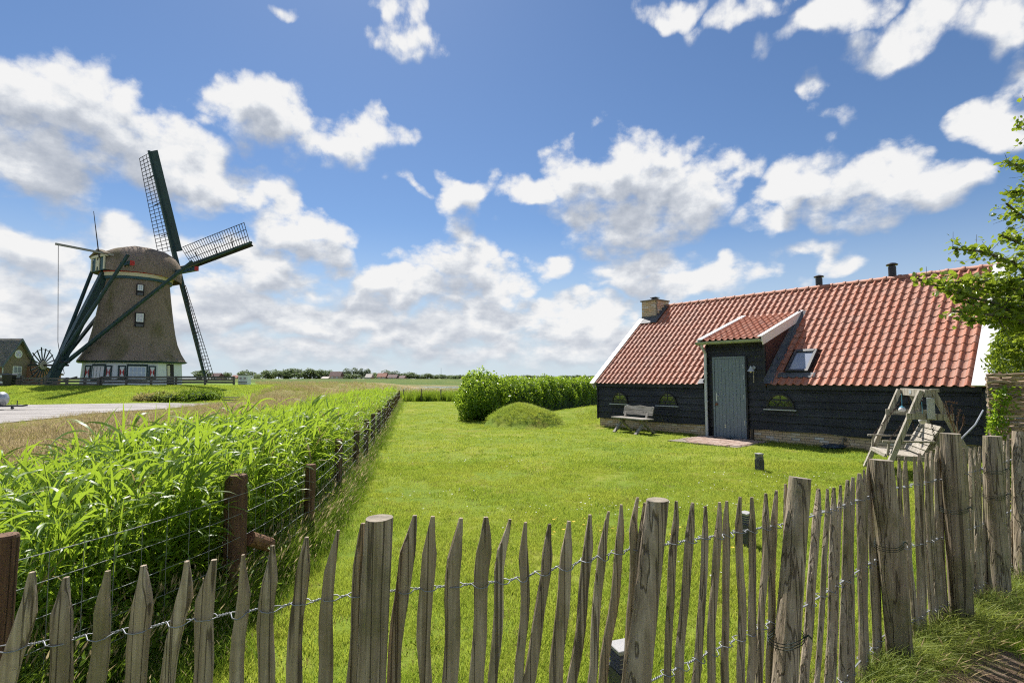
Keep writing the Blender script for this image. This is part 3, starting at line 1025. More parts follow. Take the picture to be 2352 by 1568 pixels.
# front and cheeks
MB().box((4.06, 0.10, 1.3), (5.74, 0.16, 2.66)).build('front_wall', M_black, dormer)
for s in (4.06, 5.735):
    w = 0.02
    MB().prism([(s, 0.13, ZE + 0.05), (s, YD1 - 0.05, ZE + (YD1 - 0.05) * math.tan(AL)), (s, 0.13, ZD0 + 0.02)], (w, 0, 0)).build('cheek', M_cheek, dormer)
lf = MB()
la = [rp(5.76, 0.02, 0.062), rp(5.93, -0.02, 0.075), rp(5.90, DT1 - 0.05, 0.066), rp(5.76, DT1 - 0.05, 0.062)]
seg = 12
rings = []
for k in range(seg + 1):
    t = k / seg * DT1
    wob = 0.008 * math.sin(k * 2.3)
    rings.append([rp(5.757, t, 0.16), rp(5.764, t, 0.07 + wob), rp(5.86, t, 0.064 + wob), rp(5.955 - 0.03 * k / seg, t, 0.052 + 0.012 * math.sin(k * 1.7))])
lf.loft(rings, cap=False, closed=False)
lf.build('flashing', M_lead, dormer, smooth=True)
MB().loft([[rp(3.83, t, 0.045), rp(3.93, t, 0.06), rp(4.055, t, 0.07), rp(4.058, t, 0.15)] for t in (-0.01, 0.12, 0.2)], cap=False, closed=False).build('flashing', M_lead, dormer, smooth=True)
# gutter
gu = MB()
ring0 = [(0.075 * math.cos(math.pi + a), 0.075 * math.sin(math.pi + a)) for a in np.linspace(-0.1, math.pi + 0.1, 9)]
prof = [Vector((0, -0.20 + a, 2.675 + b)) for a, b in ring0] + [Vector((0, -0.20 + a * 0.93, 2.675 + b * 0.93)) for a, b in reversed(ring0)]
gu.loft([[p + Vector((x, 0, 0)) for p in prof] for x in (3.94, 4.6, 5.2, 5.80)])
for x in (4.35, 5.05, 5.55):
    gu.loft([[p * 1.0 + Vector((xx, (p.y + 0.2) * 0.06, (p.z - 2.675) * 0.06)) for p in prof] for xx in (x, x + 0.012)])
gu.build('gutter', M_gutter, dormer, smooth=False)
dpz = MB()
dpz.tube([(4.10, -0.20, 2.62), (4.10, -0.17, 2.52), (4.095, 0.0, 2.38), (4.09, 0.01, 2.25), (4.08, 0.01, 1.2), (4.08, 0.01, 0.02)], 0.042, 14)
for z in (1.78, 0.98):
    dpz.tube([(4.085, 0.01, z), (4.085, 0.01, z + 0.035)], 0.052, 14)
    dpz.box((4.07, 0.02, z + 0.01), (4.10, 0.09, z + 0.03))
dpz.build('downpipe', M_zinc, BARN, smooth=False)

# --- door
dr = MB().box((4.33, 0.062, 0.05), (5.175, 0.10, 2.205)).build('door', M_door, BARN)
MB().box((4.285, 0.035, -0.02), (4.328, 0.11, 2.255)).box((5.177, 0.035, -0.02), (5.220, 0.11, 2.255)).box((4.328, 0.035, 2.207), (5.177, 0.11, 2.255)).box((4.328, 0.035, -0.02), (5.177, 0.11, 0.045)).build('door_frame', M_door, dr)
MB().box((4.24, 0.045, 0.0), (4.284, 0.11, 2.262)).box((5.221, 0.045, 0.0), (5.265, 0.11, 2.262)).build('door_casing', M_black, dr)
for k in range(8):
    x0 = 4.337 + k * 0.1045
    bevel(MB().box((x0, 0.052, 0.055), (x0 + 0.100, 0.064, 2.20)).build('plank', M_door, dr), 0.004)
hd = MB()
hd.box((4.365, 0.044, 1.02), (4.395, 0.052, 1.24))
hd.tube([(4.38, 0.05, 1.17), (4.38, 0.005, 1.17), (4.40, 0.0, 1.17), (4.475, 0.0, 1.17)], 0.010, 8)
hd.build('handle', M_steel, dr)
MB().lathe([(0.004, 0.975), (0.022, 0.965), (0.032, 0.935), (0.026, 0.905), (0.006, 0.895)], 10, Matrix.Translation((4.385, 0.03, 0))).build('key_fob', mat_plain('cork', (0.22, 0.11, 0.06), 0.8), dr)
for z in (0.40, 1.10, 1.62, 1.92):
    MB().tube([(5.168, 0.046, z), (5.168, 0.046, z + 0.12)], 0.009, 8).build('hinge', M_steel, dr)
MB().box((4.60, 0.046, 0.30), (4.635, 0.053, 0.325)).box((4.60, 0.046, 0.345), (4.635, 0.053, 0.37)).build('door_catch', M_steel, dr)
MB().box((4.35, -0.42, 0.006), (5.18, 0.03, 0.03)).build('doormat', M_blackplastic, BARN)

# --- half-round windows
def arch_pts(r, h, n=16):
    return [(r * math.cos(math.pi * j / n), h * math.sin(math.pi * j / n)) for j in range(n + 1)]
def half_window(sc, z0, r, h):
    w = MB()
    out_ = arch_pts(r, h); inn = arch_pts(r - 0.045, h - 0.045)
    y_f, y_b = 0.060, 0.105
    pts_o = [Vector((sc + a, y_f, z0 + b)) for a, b in out_]
    pts_i = [Vector((sc + a, y_f, z0 + 0.012 + b * 0.97)) for a, b in inn]
    back_o = [Vector((p.x, y_b + 0.02, p.z)) for p in pts_o]
    back_i = [Vector((p.x, y_b, p.z)) for p in pts_i]
    w.loft([back_o, pts_o, pts_i, back_i], cap=False, closed=False)
    w.box((sc - r, y_f + 0.002, z0 - 0.02), (sc + r, y_b, z0 + 0.028))
    win = w.build('window', M_blackplastic, BARN)
    gl = MB().poly([(sc + a * 0.985, y_b - 0.013, z0 + 0.02 + b * 0.97) for a, b in arch_pts(r - 0.03, h - 0.03)]).build('pane', M_glass, win)
    mt = MB()
    r1 = r * 0.30
    ins = arch_pts(r1, h * 0.36, 10); in2 = arch_pts(r1 - 0.022, h * 0.36 - 0.022, 10)
    mt.loft([[Vector((sc + a, y_f + 0.022, z0 + 0.015 + b)) for a, b in ins], [Vector((sc + a, y_f + 0.022, z0 + 0.015 + b)) for a, b in in2]], cap=False, closed=False)
    for ang in (38, 90, 142):
        ca, sa = math.cos(R(ang)), math.sin(R(ang))
        mt.beam((sc + ca * r1 * 0.96, y_f + 0.028, z0 + 0.015 + sa * h * 0.36), (sc + ca * (r - 0.03), y_f + 0.028, z0 + 0.01 + sa * (h - 0.03)), 0.020, 0.018, up=(0, 1, 0))
    mt.build('glazing_bars', M_blackplastic, win)
    MB().box((sc - r - 0.055, 0.015, z0 - 0.045), (sc + r + 0.055, 0.10, z0 - 0.022)).build('sill', M_zinc, win)
    return win
half_window(0.925, 0.835, 0.335, 0.37)
half_window(2.755, 0.845, 0.335, 0.37)
half_window(6.095, 0.882, 0.35, 0.38)

# --- skylight
Mr = Matrix(((1, 0, 0, 0), (0, ES.y, NS.y, 0), (0, ES.z, NS.z, ZE), (0, 0, 0, 1)))
a0, a1, t0, t1 = 6.16, 6.71, 0.45, 1.34
sk = MB()
for lo, hi in (((a0, t0, 0.0), (a0 + 0.065, t1, 0.115)), ((a1 - 0.065, t0, 0.0), (a1, t1, 0.115)), ((a0 + 0.065, t0, 0.0), (a1 - 0.065, t0 + 0.07, 0.113)), ((a0 + 0.065, t1 - 0.09, 0.0), (a1 - 0.065, t1, 0.125))):
    sk.box(lo, hi, M=Mr)
sk = sk.build('skylight', M_anth, roof)
MB().box((a0 + 0.065, t0 + 0.07, 0.05), (a1 - 0.065, t1 - 0.09, 0.085), M=Mr).build('pane', M_skyglass, sk)
ap = MB()
nw = 44
ringA = [Mr @ Vector((a0 - 0.16 + (a1 - a0 + 0.34) * j / nw, t0 - 0.01, 0.062)) for j in range(nw + 1)]
ringB = []
for j in range(nw + 1):
    x = a0 - 0.16 + (a1 - a0 + 0.34) * j / nw
    ph = (x / TW_) % 1.0
    z = np.interp(ph, [0, .1, .2, .3, .4, .55, .7, .9, 1.0], [.036, .030, .018, .006, .0, .0, .004, .028, .036])
    ringB.append(Mr @ Vector((x, t0 - 0.175, 0.030 + z)))
ap.loft([ringA, ringB], cap=False, closed=False)
ap.build('flashing', M_lead, sk, smooth=True)

# --- lamp beside the door
lp = MB()
lx, lz = 5.43, 1.84
ML = Matrix.Translation((lx, -0.06, 0))
lp.lathe([(0.095, lz), (0.085, lz + 0.015), (0.05, lz + 0.06), (0.035, lz + 0.075), (0.033, lz + 0.105), (0.012, lz + 0.13), (0.008, lz + 0.15)], 16, ML, cap=False)
lamp = lp.build('wall_lamp', M_zinc, BARN, smooth=True)
MB().tube([(lx + 0.03, 0.06, lz + 0.10), (lx + 0.03, 0.0, lz + 0.12), (lx + 0.02, -0.05, lz + 0.09)], 0.014, 8).tube([(lx + 0.03, 0.062, lz + 0.10), (lx + 0.03, 0.045, lz + 0.10)], 0.045, 12).build('bracket', M_zinc, lamp)
MB().lathe([(0.005, lz - 0.035), (0.025, lz - 0.02), (0.03, lz), (0.02, lz + 0.03)], 10, ML).build('bulb', mat_plain('opal glass', (0.75, 0.70, 0.52), 0.3), lamp)
MB().tube([(lx + 0.02, 0.05, lz), (lx + 0.02, 0.05, lz - 0.26)], 0.009, 6).lathe([(0.004, lz - 0.30), (0.02, lz - 0.28), (0.004, lz - 0.26)], 8, Matrix.Translation((lx + 0.02, 0.04, 0))).build('conduit', mat_plain('old cream paint', (0.45, 0.38, 0.28), 0.6), lamp)
MB().tube([(7.52, 0.14, 0.22), (7.52, 0.06, 0.22), (7.52, 0.02, 0.20), (7.50, 0.0, 0.10)], 0.018, 8).tube([(7.52, 0.14, 0.22), (7.52, 0.115, 0.22)], 0.05, 14).build('garden_tap', mat_plain('old brass', (0.20, 0.17, 0.13), 0.5, 0.5), BARN)
for (x, hgt) in ((5.41, 0.30),):
    MB().box((x - 0.03, -0.06, -0.02), (x + 0.03, 0.0, hgt)).box((x - 0.035, -0.065, hgt), (x + 0.035, 0.005, hgt + 0.02)).build('foot_post', M_blackplastic, BARN)
# gable window seen past the tree
gw = MB()
gw.box((BL + 0.04, 1.9, 2.0), (BL + 0.09, 1.98, 3.0)).box((BL + 0.04, 2.7, 2.0), (BL + 0.09, 2.78, 3.0)).box((BL + 0.04, 1.98, 2.92), (BL + 0.09, 2.7, 3.0)).box((BL + 0.04, 1.98, 2.0), (BL + 0.09, 2.7, 2.08))
gw = gw.build('window', M_white, BARN)
MB().box((BL + 0.045, 1.98, 2.08), (BL + 0.06, 2.7, 2.92)).build('pane', M_glass, gw)
# ---------------------------------------------------------------- the windmill
MC = Vector((-39.85, 55.0, 1.0))
TPH = R(240)                      # where the tail points
tv = Vector((math.cos(TPH), math.sin(TPH), 0))
av = -tv                          # sails look this way
pv = Vector((-av.y, av.x, 0)) * -1  # to the right of the sails, seen from behind
MILL = thing('windmill', MC, math.atan2(av.y, av.x), 'thatched smock windmill on a white brick base, seen half from behind', 'windmill')
# local frame: x = towards the sails, y = left of it; helper turns a photo point at a given local depth into local coordinates
MI = Matrix.Rotation(-math.atan2(av.y, av.x), 4, 'Z') @ Matrix.Translation(-MC)
def ml(p):
    return MI @ Vector(p)
def ms(u, v, y):
    return ml(at_depth(u, v, y))

m, n, out = new_mat('thatch')
co = coords(n)
g1 = n.noise(n.mapping(co, (14, 14, 1.1)), 1.0, 5, 0.7)
g2 = n.noise(n.mapping(co, (0.5, 0.5, 0.28)), 1.0, 4, 0.6)
g3 = n.noise(co, 9, 4, 0.75)
col = n.ramp(n.math('MULTIPLY_ADD', g3, 0.35, n.math('MULTIPLY', g1, 0.6)), [(0.30, (0.155, 0.118, 0.092)), (0.48, (0.240, 0.188, 0.148)), (0.66, (0.335, 0.275, 0.225))])
col = n.mix(n.rng(g2, 0.50, 0.66, 0, 0.62), col, (0.105, 0.098, 0.035))
principled(n, out, col, 0.95, 0, 0.1, bump(n, n.math('ADD', g1, g3), 0.5, 0.04))
M_thatch = m
M_mgreen = mat_plain('mill green', (0.014, 0.042, 0.040), 0.5, 0, 0.4, var=0.2, scale=2)
M_mwhite = mat_plain('limewash', (0.76, 0.77, 0.78), 0.8, var=0.06, scale=1.5, bmp=0.2)
M_cream = mat_plain('cream paint', (0.62, 0.56, 0.42), 0.5, var=0.06)
M_red = mat_plain('red paint', (0.42, 0.035, 0.03), 0.5, var=0.08)
M_mblue = mat_plain('mill blue', (0.035, 0.085, 0.11), 0.5, var=0.12)
M_darkwood = mat_plain('tarred timber', (0.022, 0.020, 0.020), 0.7, var=0.3)

cdir = ml((0, 0, 0)); cdir.z = 0; cdir.normalize()
OR = math.atan2(cdir.y, cdir.x) + R(5)
def octa(r, z, rot=None, sub=2, soft=0.35):
    rot = OR + math.pi / 8 if rot is None else rot
    ring = []
    k = 8 * sub
    for j in range(k):
        a = rot + 2 * math.pi * j / k
        side = math.pi / 8
        b = ((a - rot) % (math.pi / 4)) - side
        ro = r * math.cos(side) / math.cos(b)          # straight sided octagon
        rr = ro * (1 - soft) + r * 0.965 * soft
        ring.append(Vector((rr * math.cos(a), rr * math.sin(a), z)))
    return ring
prof = [(4.92, 2.40), (4.88, 2.50), (4.46, 3.2), (4.05, 4.2), (3.80, 5.3), (3.58, 6.6), (3.38, 8.0), (3.20, 9.4), (3.04, 10.75)]
rings = []
for (r, z) in prof:
    rings.append(octa(r, z, soft=0.45, sub=4))
tw = MB()
tw.loft([octa(4.3, 2.36, sub=4)] + rings, cap=True)
tower = tw.build('tower', M_thatch, MILL, smooth=False)
base = MB().loft([octa(4.62, -0.2, sub=1, soft=0), octa(4.44, 2.35, sub=1, soft=0)]).build('base_wall', M_mwhite, MILL)
MB().loft([octa(4.80, 2.22, sub=1, soft=0), octa(4.98, 2.34, sub=1, soft=0), octa(4.97, 2.41, sub=1, soft=0), octa(4.5, 2.43, sub=1, soft=0)]).build('eaves_band', M_mgreen, MILL)
# collar under the cap
cz = 10.72
MB().lathe([(3.10, cz), (3.13, cz + 0.02), (3.13, cz + 0.26), (3.05, cz + 0.27)], 40).build('collar_blue', M_mblue, MILL)
MB().lathe([(3.06, cz + 0.26), (3.17, cz + 0.28), (3.22, cz + 0.62), (3.1, cz + 0.63)], 40).build('collar_cream', M_cream, MILL)
MB().lathe([(3.1, cz + 0.62), (3.27, cz + 0.64), (3.28, cz + 0.74), (3.1, cz + 0.75)], 40).build('collar_red', M_red, MILL)
# cap: boat shaped thatch
def cap_ring(x, hw, zb, zt, bulge=1.0):
    pts = []
    K = 14
    for j in range(K + 1):
        a = math.pi * j / K
        c, s = math.cos(a), math.sin(a)
        y = hw * (abs(c) ** (0.72)) * (1 if c > 0 else -1)
        z = zb + (zt - zb) * (abs(s) ** 0.85)
        pts.append(Vector((x, y, z)))
    return pts
zc = cz + 0.78
caps = [(-3.55, 1.55, zc - 0.05, zc + 1.55), (-3.2, 1.95, zc - 0.1, zc + 1.95), (-2.2, 2.75, zc - 0.1, zc + 2.55), (-0.9, 3.35, zc - 0.1, zc + 3.0), (0.5, 3.45, zc - 0.15, zc + 3.05),
        (1.8, 3.25, zc - 0.3, zc + 2.95), (2.8, 2.7, zc - 0.45, zc + 2.6), (3.5, 1.95, zc - 0.5, zc + 2.1), (3.85, 1.2, zc - 0.4, zc + 1.5)]
cp = MB()
cr_ = [cap_ring(*c) for c in caps]
cp.loft(cr_, cap=False, closed=False)
cp.poly(list(reversed(cr_[-1])))
cap = cp.build('cap', M_thatch, MILL, smooth=True)
MB().poly([(c[0], c[1], zc - 0.02) for c in caps[:-1]] + [(c[0], -c[1], zc - 0.02) for c in reversed(caps[:-1])]).build('cap_floor', M_darkwood, cap)
# boarded rear of the cap
bk = MB().poly(cr_[0]).build('rear_boarding', M_mblue, cap)
MB().box((-3.66, -1.62, zc + 1.30), (-3.40, 1.62, zc + 1.55)).box((-3.64, -1.45, zc + 0.0), (-3.56, -1.2, zc + 1.3)).box((-3.64, -0.36, zc + 0.0), (-3.56, -0.18, zc + 1.3)).box((-3.64, 0.22, zc + 0.0), (-3.56, 0.40, zc + 1.3)).box((-3.64, 1.2, zc + 0.0), (-3.56, 1.45, zc + 1.3)).box((-3.63, -0.18, zc + 0.35), (-3.57, 0.22, zc + 1.0)).build('rear_frame', M_cream, cap)
MB().prism([(-3.75, -1.7, zc + 1.55), (-3.75, 0.0, zc + 2.15), (-3.75, 1.7, zc + 1.55), (-3.75, 1.62, zc + 1.42), (-3.75, 0, zc + 2.0), (-3.75, -1.62, zc + 1.42)], (0.6, 0, 0)).build('rear_eave', M_thatch, cap)
# cross beams, tail and braces
zs = zc + 0.55
LS, SS = 6.6, 3.8
xl, xsp = 2.45, -2.25
def pole(name, a, b, r0, r1, mat=M_mgreen, par=None, nseg=10):
    return MB().tube([a, b], [r0, r1], nseg).build(name, mat, par or MILL)
MB().beam((xl, -LS, zs), (xl, LS, zs), 0.36, 0.42).build('long_cross_beam', M_mblue, cap)
MB().beam((xsp, -SS, zs + 0.05), (xsp, SS, zs + 0.05), 0.32, 0.38).build('short_cross_beam', M_mblue, cap)
for y, x, L in ((-LS, xl, 0), (LS, xl, 0), (-SS, xsp, 0), (SS, xsp, 0)):
    sg = 1 if y > 0 else -1
    MB().box((x - 0.19, min(y, y + sg * 0.10), zs - 0.22), (x + 0.19, max(y, y + sg * 0.10), zs + 0.24)).build('beam_tip', M_red, cap)
foot = Vector((-6.95, 0, -0.05))
MB().beam((-2.6, 0, zs + 0.35), foot, 0.62, 0.62, up=(0, 1, 0), w2=0.72, h2=0.72).build('tail_pole', M_mgreen, MILL)
hitch = foot.lerp(Vector((-2.6, 0, zs + 0.35)), 0.16)
for sg in (-1, 1):
    pole('long_brace', Vector((xl - 0.22, sg * (LS - 0.35), zs + 0.8)), hitch + Vector((-0.1, sg * 0.3, -0.35)), 0.17, 0.20)
    pole('short_brace', Vector((xsp - 0.22, sg * (SS - 0.35), zs + 0.85)), hitch + Vector((0.12, sg * 0.3, 0.9)), 0.16, 0.18)
# winch wheel on the tail
wc = foot + Vector((-0.15, 1.05, 1.95))
wh = MB()
ax = Vector((-math.sin(R(38)), math.cos(R(38)), 0))
wx = Vector((math.cos(R(38)), math.sin(R(38)), 0))
for k in range(18):
    a = 2 * math.pi * k / 18
    d = wx * math.cos(a) + Vector((0, 0, math.sin(a)))
    wh.beam(wc + d * 0.2, wc + d * (1.72 if k % 2 else 1.6), 0.09, 0.06, up=ax)
wheel = wh.build('winch_wheel', M_mgreen, MILL)
ring = [wc + wx * (1.5 * math.cos(2 * math.pi * k / 40)) + Vector((0, 0, 1.5 * math.sin(2 * math.pi * k / 40))) for k in range(41)]
MB().tube(ring, 0.035, 5, cap=False).build('rim', M_darkwood, wheel)
MB().lathe([(0.40, -0.12), (0.40, 0.12)], 20, Matrix.Translation(wc) @ ax.to_track_quat('Z', 'Y').to_matrix().to_4x4()).build('hub', M_cream, wheel)
MB().tube([wc + ax * 0.4, wc - ax * 2.2], 0.09, 8).build('axle', M_darkwood, wheel)
MB().tube([wc + Vector((0.6, -2.0, 0.3)), wc + Vector((0.9, -3.2, 0.25))], 0.08, 8).build('capstan_bar', M_darkwood, MILL)
# brake pole and lightning rod
pb = ms(127, 560, 49.2)
pa = ms(262, 586, 51.5)
MB().beam(pa, pb, 0.16, 0.2).build('brake_pole', mat_plain('grey timber', (0.26, 0.25, 0.23), 0.8), cap)
rope = []
p0, p1 = ms(134, 563, 49.2), ms(148, 858, 47.5)
for k in range(9):
    t = k / 8
    rope.append(p0.lerp(ms(133, 800, 48.6), t / 0.8) if t < 0.8 else ms(133, 800, 48.6).lerp(p1, (t - 0.8) / 0.2))
MB().tube(rope, 0.025, 5).build('brake_rope', M_darkwood, cap)
MB().tube([ms(228, 592, 51.5), ms(215, 485, 51.5)], [0.06, 0.025], 6).build('lightning_rod', M_darkwood, cap)
# windows in the tower
def tower_r(z):
    return float(np.interp(z, [p[1] for p in prof], [p[0] for p in prof]))
def face_angle(u, depth):
    p = ms(u, 784, depth); return math.atan2(p.y, p.x)
def tower_window(zmid, w, h, azim):
    r = tower_r(zmid - h / 2 - 0.55) * 0.955
    M = Matrix.Rotation(azim, 4, 'Z') @ Matrix.Translation((r, 0, zmid))
    nb = MB()
    nb.box((-0.9, -w / 2 - 0.10, -h / 2 - 0.50), (0.02, w / 2 + 0.10, h / 2 + 0.08), M=M)
    win = nb.build('window', M_darkwood, tower)
    fr = MB()
    t = 0.09
    for lo, hi in (((0.022, -w / 2, -h / 2), (0.06, -w / 2 + t, h / 2)), ((0.022, w / 2 - t, -h / 2), (0.06, w / 2, h / 2)), ((0.022, -w / 2 + t, -h / 2), (0.06, w / 2 - t, -h / 2 + t)), ((0.022, -w / 2 + t, h / 2 - t), (0.06, w / 2 - t, h / 2)), ((0.022, -0.03, -h / 2 + t), (0.05, 0.03, h / 2 - t)), ((0.022, -w / 2 + t, -0.03), (0.048, w / 2 - t, 0.03))):
        fr.box(lo, hi, M=M)
    fr.build('frame', M_mwhite, win)
    MB().box((0.021, -w / 2 + t, -h / 2 + t), (0.027, w / 2 - t, h / 2 - t), M=M).build('pane', M_glass, win)
    MB().box((0.022, -w / 2, -h / 2 - 0.50), (0.10, w / 2, -h / 2 - 0.22), M=M).build('lead_apron', M_lead, win)
aw = math.atan2(cdir.y, cdir.x) + 0.04
tower_window(9.85, 0.46, 0.58, aw + 0.05)
tower_window(6.75, 0.60, 0.85, aw + 0.06)
# ground floor windows with painted shutters
def base_face(azim_face):
    """frame of one octagon face: origin mid face, x outwards, y along"""
    rr = 4.615 * math.cos(math.pi / 8)
    return Matrix.Rotation(azim_face, 4, 'Z') @ Matrix.Translation((rr, 0, 0)) @ Matrix.Rotation(-0.072, 4, 'Y')
def shutter(M, y, z0, z1, w):
    sh = MB().box((0.05, y - w / 2, z0), (0.10, y + w / 2, z1), M=M).build('shutter', M_mgreen, base)
    iw, ih = w / 2 - 0.13, (z1 - z0) / 2 - 0.14
    zm = (z0 + z1) / 2
    MB().box((0.101, y - iw, zm - ih), (0.106, y + iw, zm + ih), M=M).build('panel', M_mwhite, sh)
    hg = MB()
    for s in (-1, 1):
        hg.prism([M @ Vector((0.107, y + s * (iw - 0.01), zm - ih + 0.12)), M @ Vector((0.107, y + s * 0.015, zm)), M @ Vector((0.107, y + s * (iw - 0.01), zm + ih - 0.12))], M.to_3x3() @ Vector((0.008, 0, 0)))
    hg.build('hourglass', M_red, sh)
def base_window(M, yc, w, z0, z1, cols):
    wn_ = MB().box((-0.02, yc - w / 2 - 0.14, z0 - 0.16), (0.035, yc + w / 2 + 0.14, z1 + 0.22), M=M).build('window', M_mgreen, base)
    fr = MB()
    t = 0.09
    xs_ = [yc - w / 2 + k * (w - t) / cols for k in range(cols + 1)]
    for k, a in enumerate(xs_):
        tt = t if k in (0, cols) else 0.05
        fr.box((0.036, a, z0), (0.085, a + tt, z1), M=M)
    for a, tt in ((z0, t), ((z0 + z1) / 2, 0.07), (z1 - t, t)):
        fr.box((0.0365, yc - w / 2 + t, a), (0.08, yc + w / 2 - t, a + tt), M=M)
    fr.build('frame', M_mwhite, wn_)
    MB().box((0.0355, yc - w / 2 + 0.04, z0 + 0.04), (0.045, yc + w / 2 - 0.04, z1 - 0.04), M=M).build('pane', M_glass, wn_)
M0, ML_, MR_ = base_face(OR), base_face(OR - math.pi / 4), base_face(OR + math.pi / 4)
for MM, yc, wd, cols, has in ((M0, 0.0, 1.45, 4, True), (ML_, 0.0, 1.15, 3, True)):
    base_window(MM, yc, wd, 0.55, 1.85, cols)
    for s in (-1, 1):
        shutter(MM, yc + s * (wd / 2 + 0.50), 0.58, 1.92, 0.62)
dm = MB().box((0.0, -0.55, -0.1), (0.04, 0.45, 2.15), M=MR_).build('door', M_darkwood, base)
MB().box((0.041, -0.50, 0.9), (0.06, -0.12, 2.0), M=MR_).build('door_panel', M_cream, dm)
# rain pipe left
# sails
hub = Vector((4.15, 0, zc + 1.55))
TILT = R(13)
ax_dir = Vector((math.cos(TILT), 0, math.sin(TILT)))
up_dir = Vector((-math.sin(TILT), 0, math.cos(TILT)))
rt_dir = Vector((0, -1, 0))        # right in the picture (seen from behind the sails)
MB().tube([Vector((-1.5, 0, zc + 0.3)), hub + ax_dir * 0.5], 0.36, 12).build('windshaft', M_darkwood, cap)
SPIN = R(-5.5)
SL = 13.3
for k in range(4):
    a = SPIN + k * math.pi / 2
    d = (up_dir * math.cos(a) + rt_dir * math.sin(a)).normalized()      # along the sail
    tr = (up_dir * math.cos(a + math.pi / 2) + rt_dir * math.sin(a + math.pi / 2)).normalized()   # leading side
    off = ax_dir * (0.25 if k % 2 else -0.12)
    o = hub + off
    sail = MB().beam(o - d * 0.1, o + d * SL, 0.40, 0.42, up=ax_dir, w2=0.20, h2=0.22).build('sail', M_mgreen, MILL)
    lat = MB()
    r0, r1, nb = 2.2, SL - 0.25, 28
    def twist(t):
        return R(20 - 17 * t)
    def back(r, w):
        t = (r - r0) / (r1 - r0)
        tw_ = twist(t)
        return o + d * r + (-tr * math.cos(tw_) - ax_dir * math.sin(tw_)) * w
    WB = 2.05
    for j in range(nb):
        r = r0 + (r1 - r0) * j / (nb - 1)
        lat.tube([back(r, 0.0), back(r, WB + 0.05)], 0.034, 5)
    for w_ in (WB * 0.34, WB * 0.67, WB):
        lat.tube([back(r0 + (r1 - r0) * j / 12, w_) for j in range(13)], 0.034, 5)
    lat.build('lattice', M_darkwood, sail)
    bd_ = MB()
    def lead(r, w):
        t = (r - r0) / (r1 - r0)
        g = R(30)
        return o + d * r + (tr * math.cos(g) + ax_dir * math.sin(g)) * w
    hw0 = 0.95 if k == 0 else (0.42 if k == 1 else 0.7)
    bd_.loft([[lead(r, 0.12) - ax_dir * 0.02, lead(r, hw0) - ax_dir * 0.02, lead(r, hw0) + ax_dir * 0.02, lead(r, 0.12) + ax_dir * 0.02] for r in (1.9, 6.0, SL - 0.1)])
    bd_.build('leading_board', M_mgreen if k != 1 else M_darkwood, sail)
    for r in (4.0, 7.5, 10.5):
        MB().beam(o + d * r - ax_dir * 0.18, back(r, WB * 0.55), 0.07, 0.07).build('stay', M_darkwood, sail)
# ---------------------------------------------------------------- picket fence in front
FP = [(-2.9, 1.30), (-1.36, 1.48), (-0.41, 1.63), (0.51, 1.84), (1.25, 2.27), (2.22, 3.12), (3.10, 3.63), (3.79, 4.08), (4.55, 4.62), (6.2, 5.5)]   # plan of the fence
M_picket = mat_wood('split chestnut', (0.40, 0.320, 0.225), (0.57, 0.485, 0.38), (0.17, 0.125, 0.082), axis=2, grain=34, bmp=0.8, per_object=0.30, moss=(0.17, 0.155, 0.065))
M_postw = mat_wood('old post', (0.39, 0.315, 0.225), (0.56, 0.480, 0.38), (0.16, 0.122, 0.084), axis=2, grain=30, bmp=0.9, per_object=0.25, moss=(0.13, 0.130, 0.045))
M_endgrain = mat_plain('end grain', (0.25, 0.215, 0.165), 0.9, var=0.45, scale=14, bmp=0.4)
M_wire = mat_plain('galvanised wire', (0.27, 0.28, 0.30), 0.55, 0.35, 0.4, var=0.15)
M_tie = mat_plain('green tie wire', (0.015, 0.030, 0.028), 0.5, var=0.2)
FENCE = thing('picket_fence', (0, 0, 0), 0, 'rustic split chestnut paling fence with round posts and twisted wire', 'fence')
def fence_hit(u, v, push=0.0):
    """where a line of sight meets the upright plane of the fence"""
    r = ray(u, v)
    best = None
    for (x0, y0), (x1, y1) in zip(FP[:-1], FP[1:]):
        ex, ey = x1 - x0, y1 - y0
        L = math.hypot(ex, ey)
        nx_, ny_ = -ey / L, ex / L
        den = nx_ * r.x + ny_ * r.y
        if abs(den) < 1e-6:
            continue
        t = ((x0 + nx_ * push) * nx_ + (y0 + ny_ * push) * ny_) / den
        if t <= 0:
            continue
        p = Vector((0, 0, CAM_H)) + r * t
        q = ((p.x - x0) * ex + (p.y - y0) * ey) / L / L
        if -0.03 <= q <= 1.03 and (best is None or t < best[1]):
            best = (p, t, Vector((ex / L, ey / L, 0)), Vector((nx_, ny_, 0)))
    return best
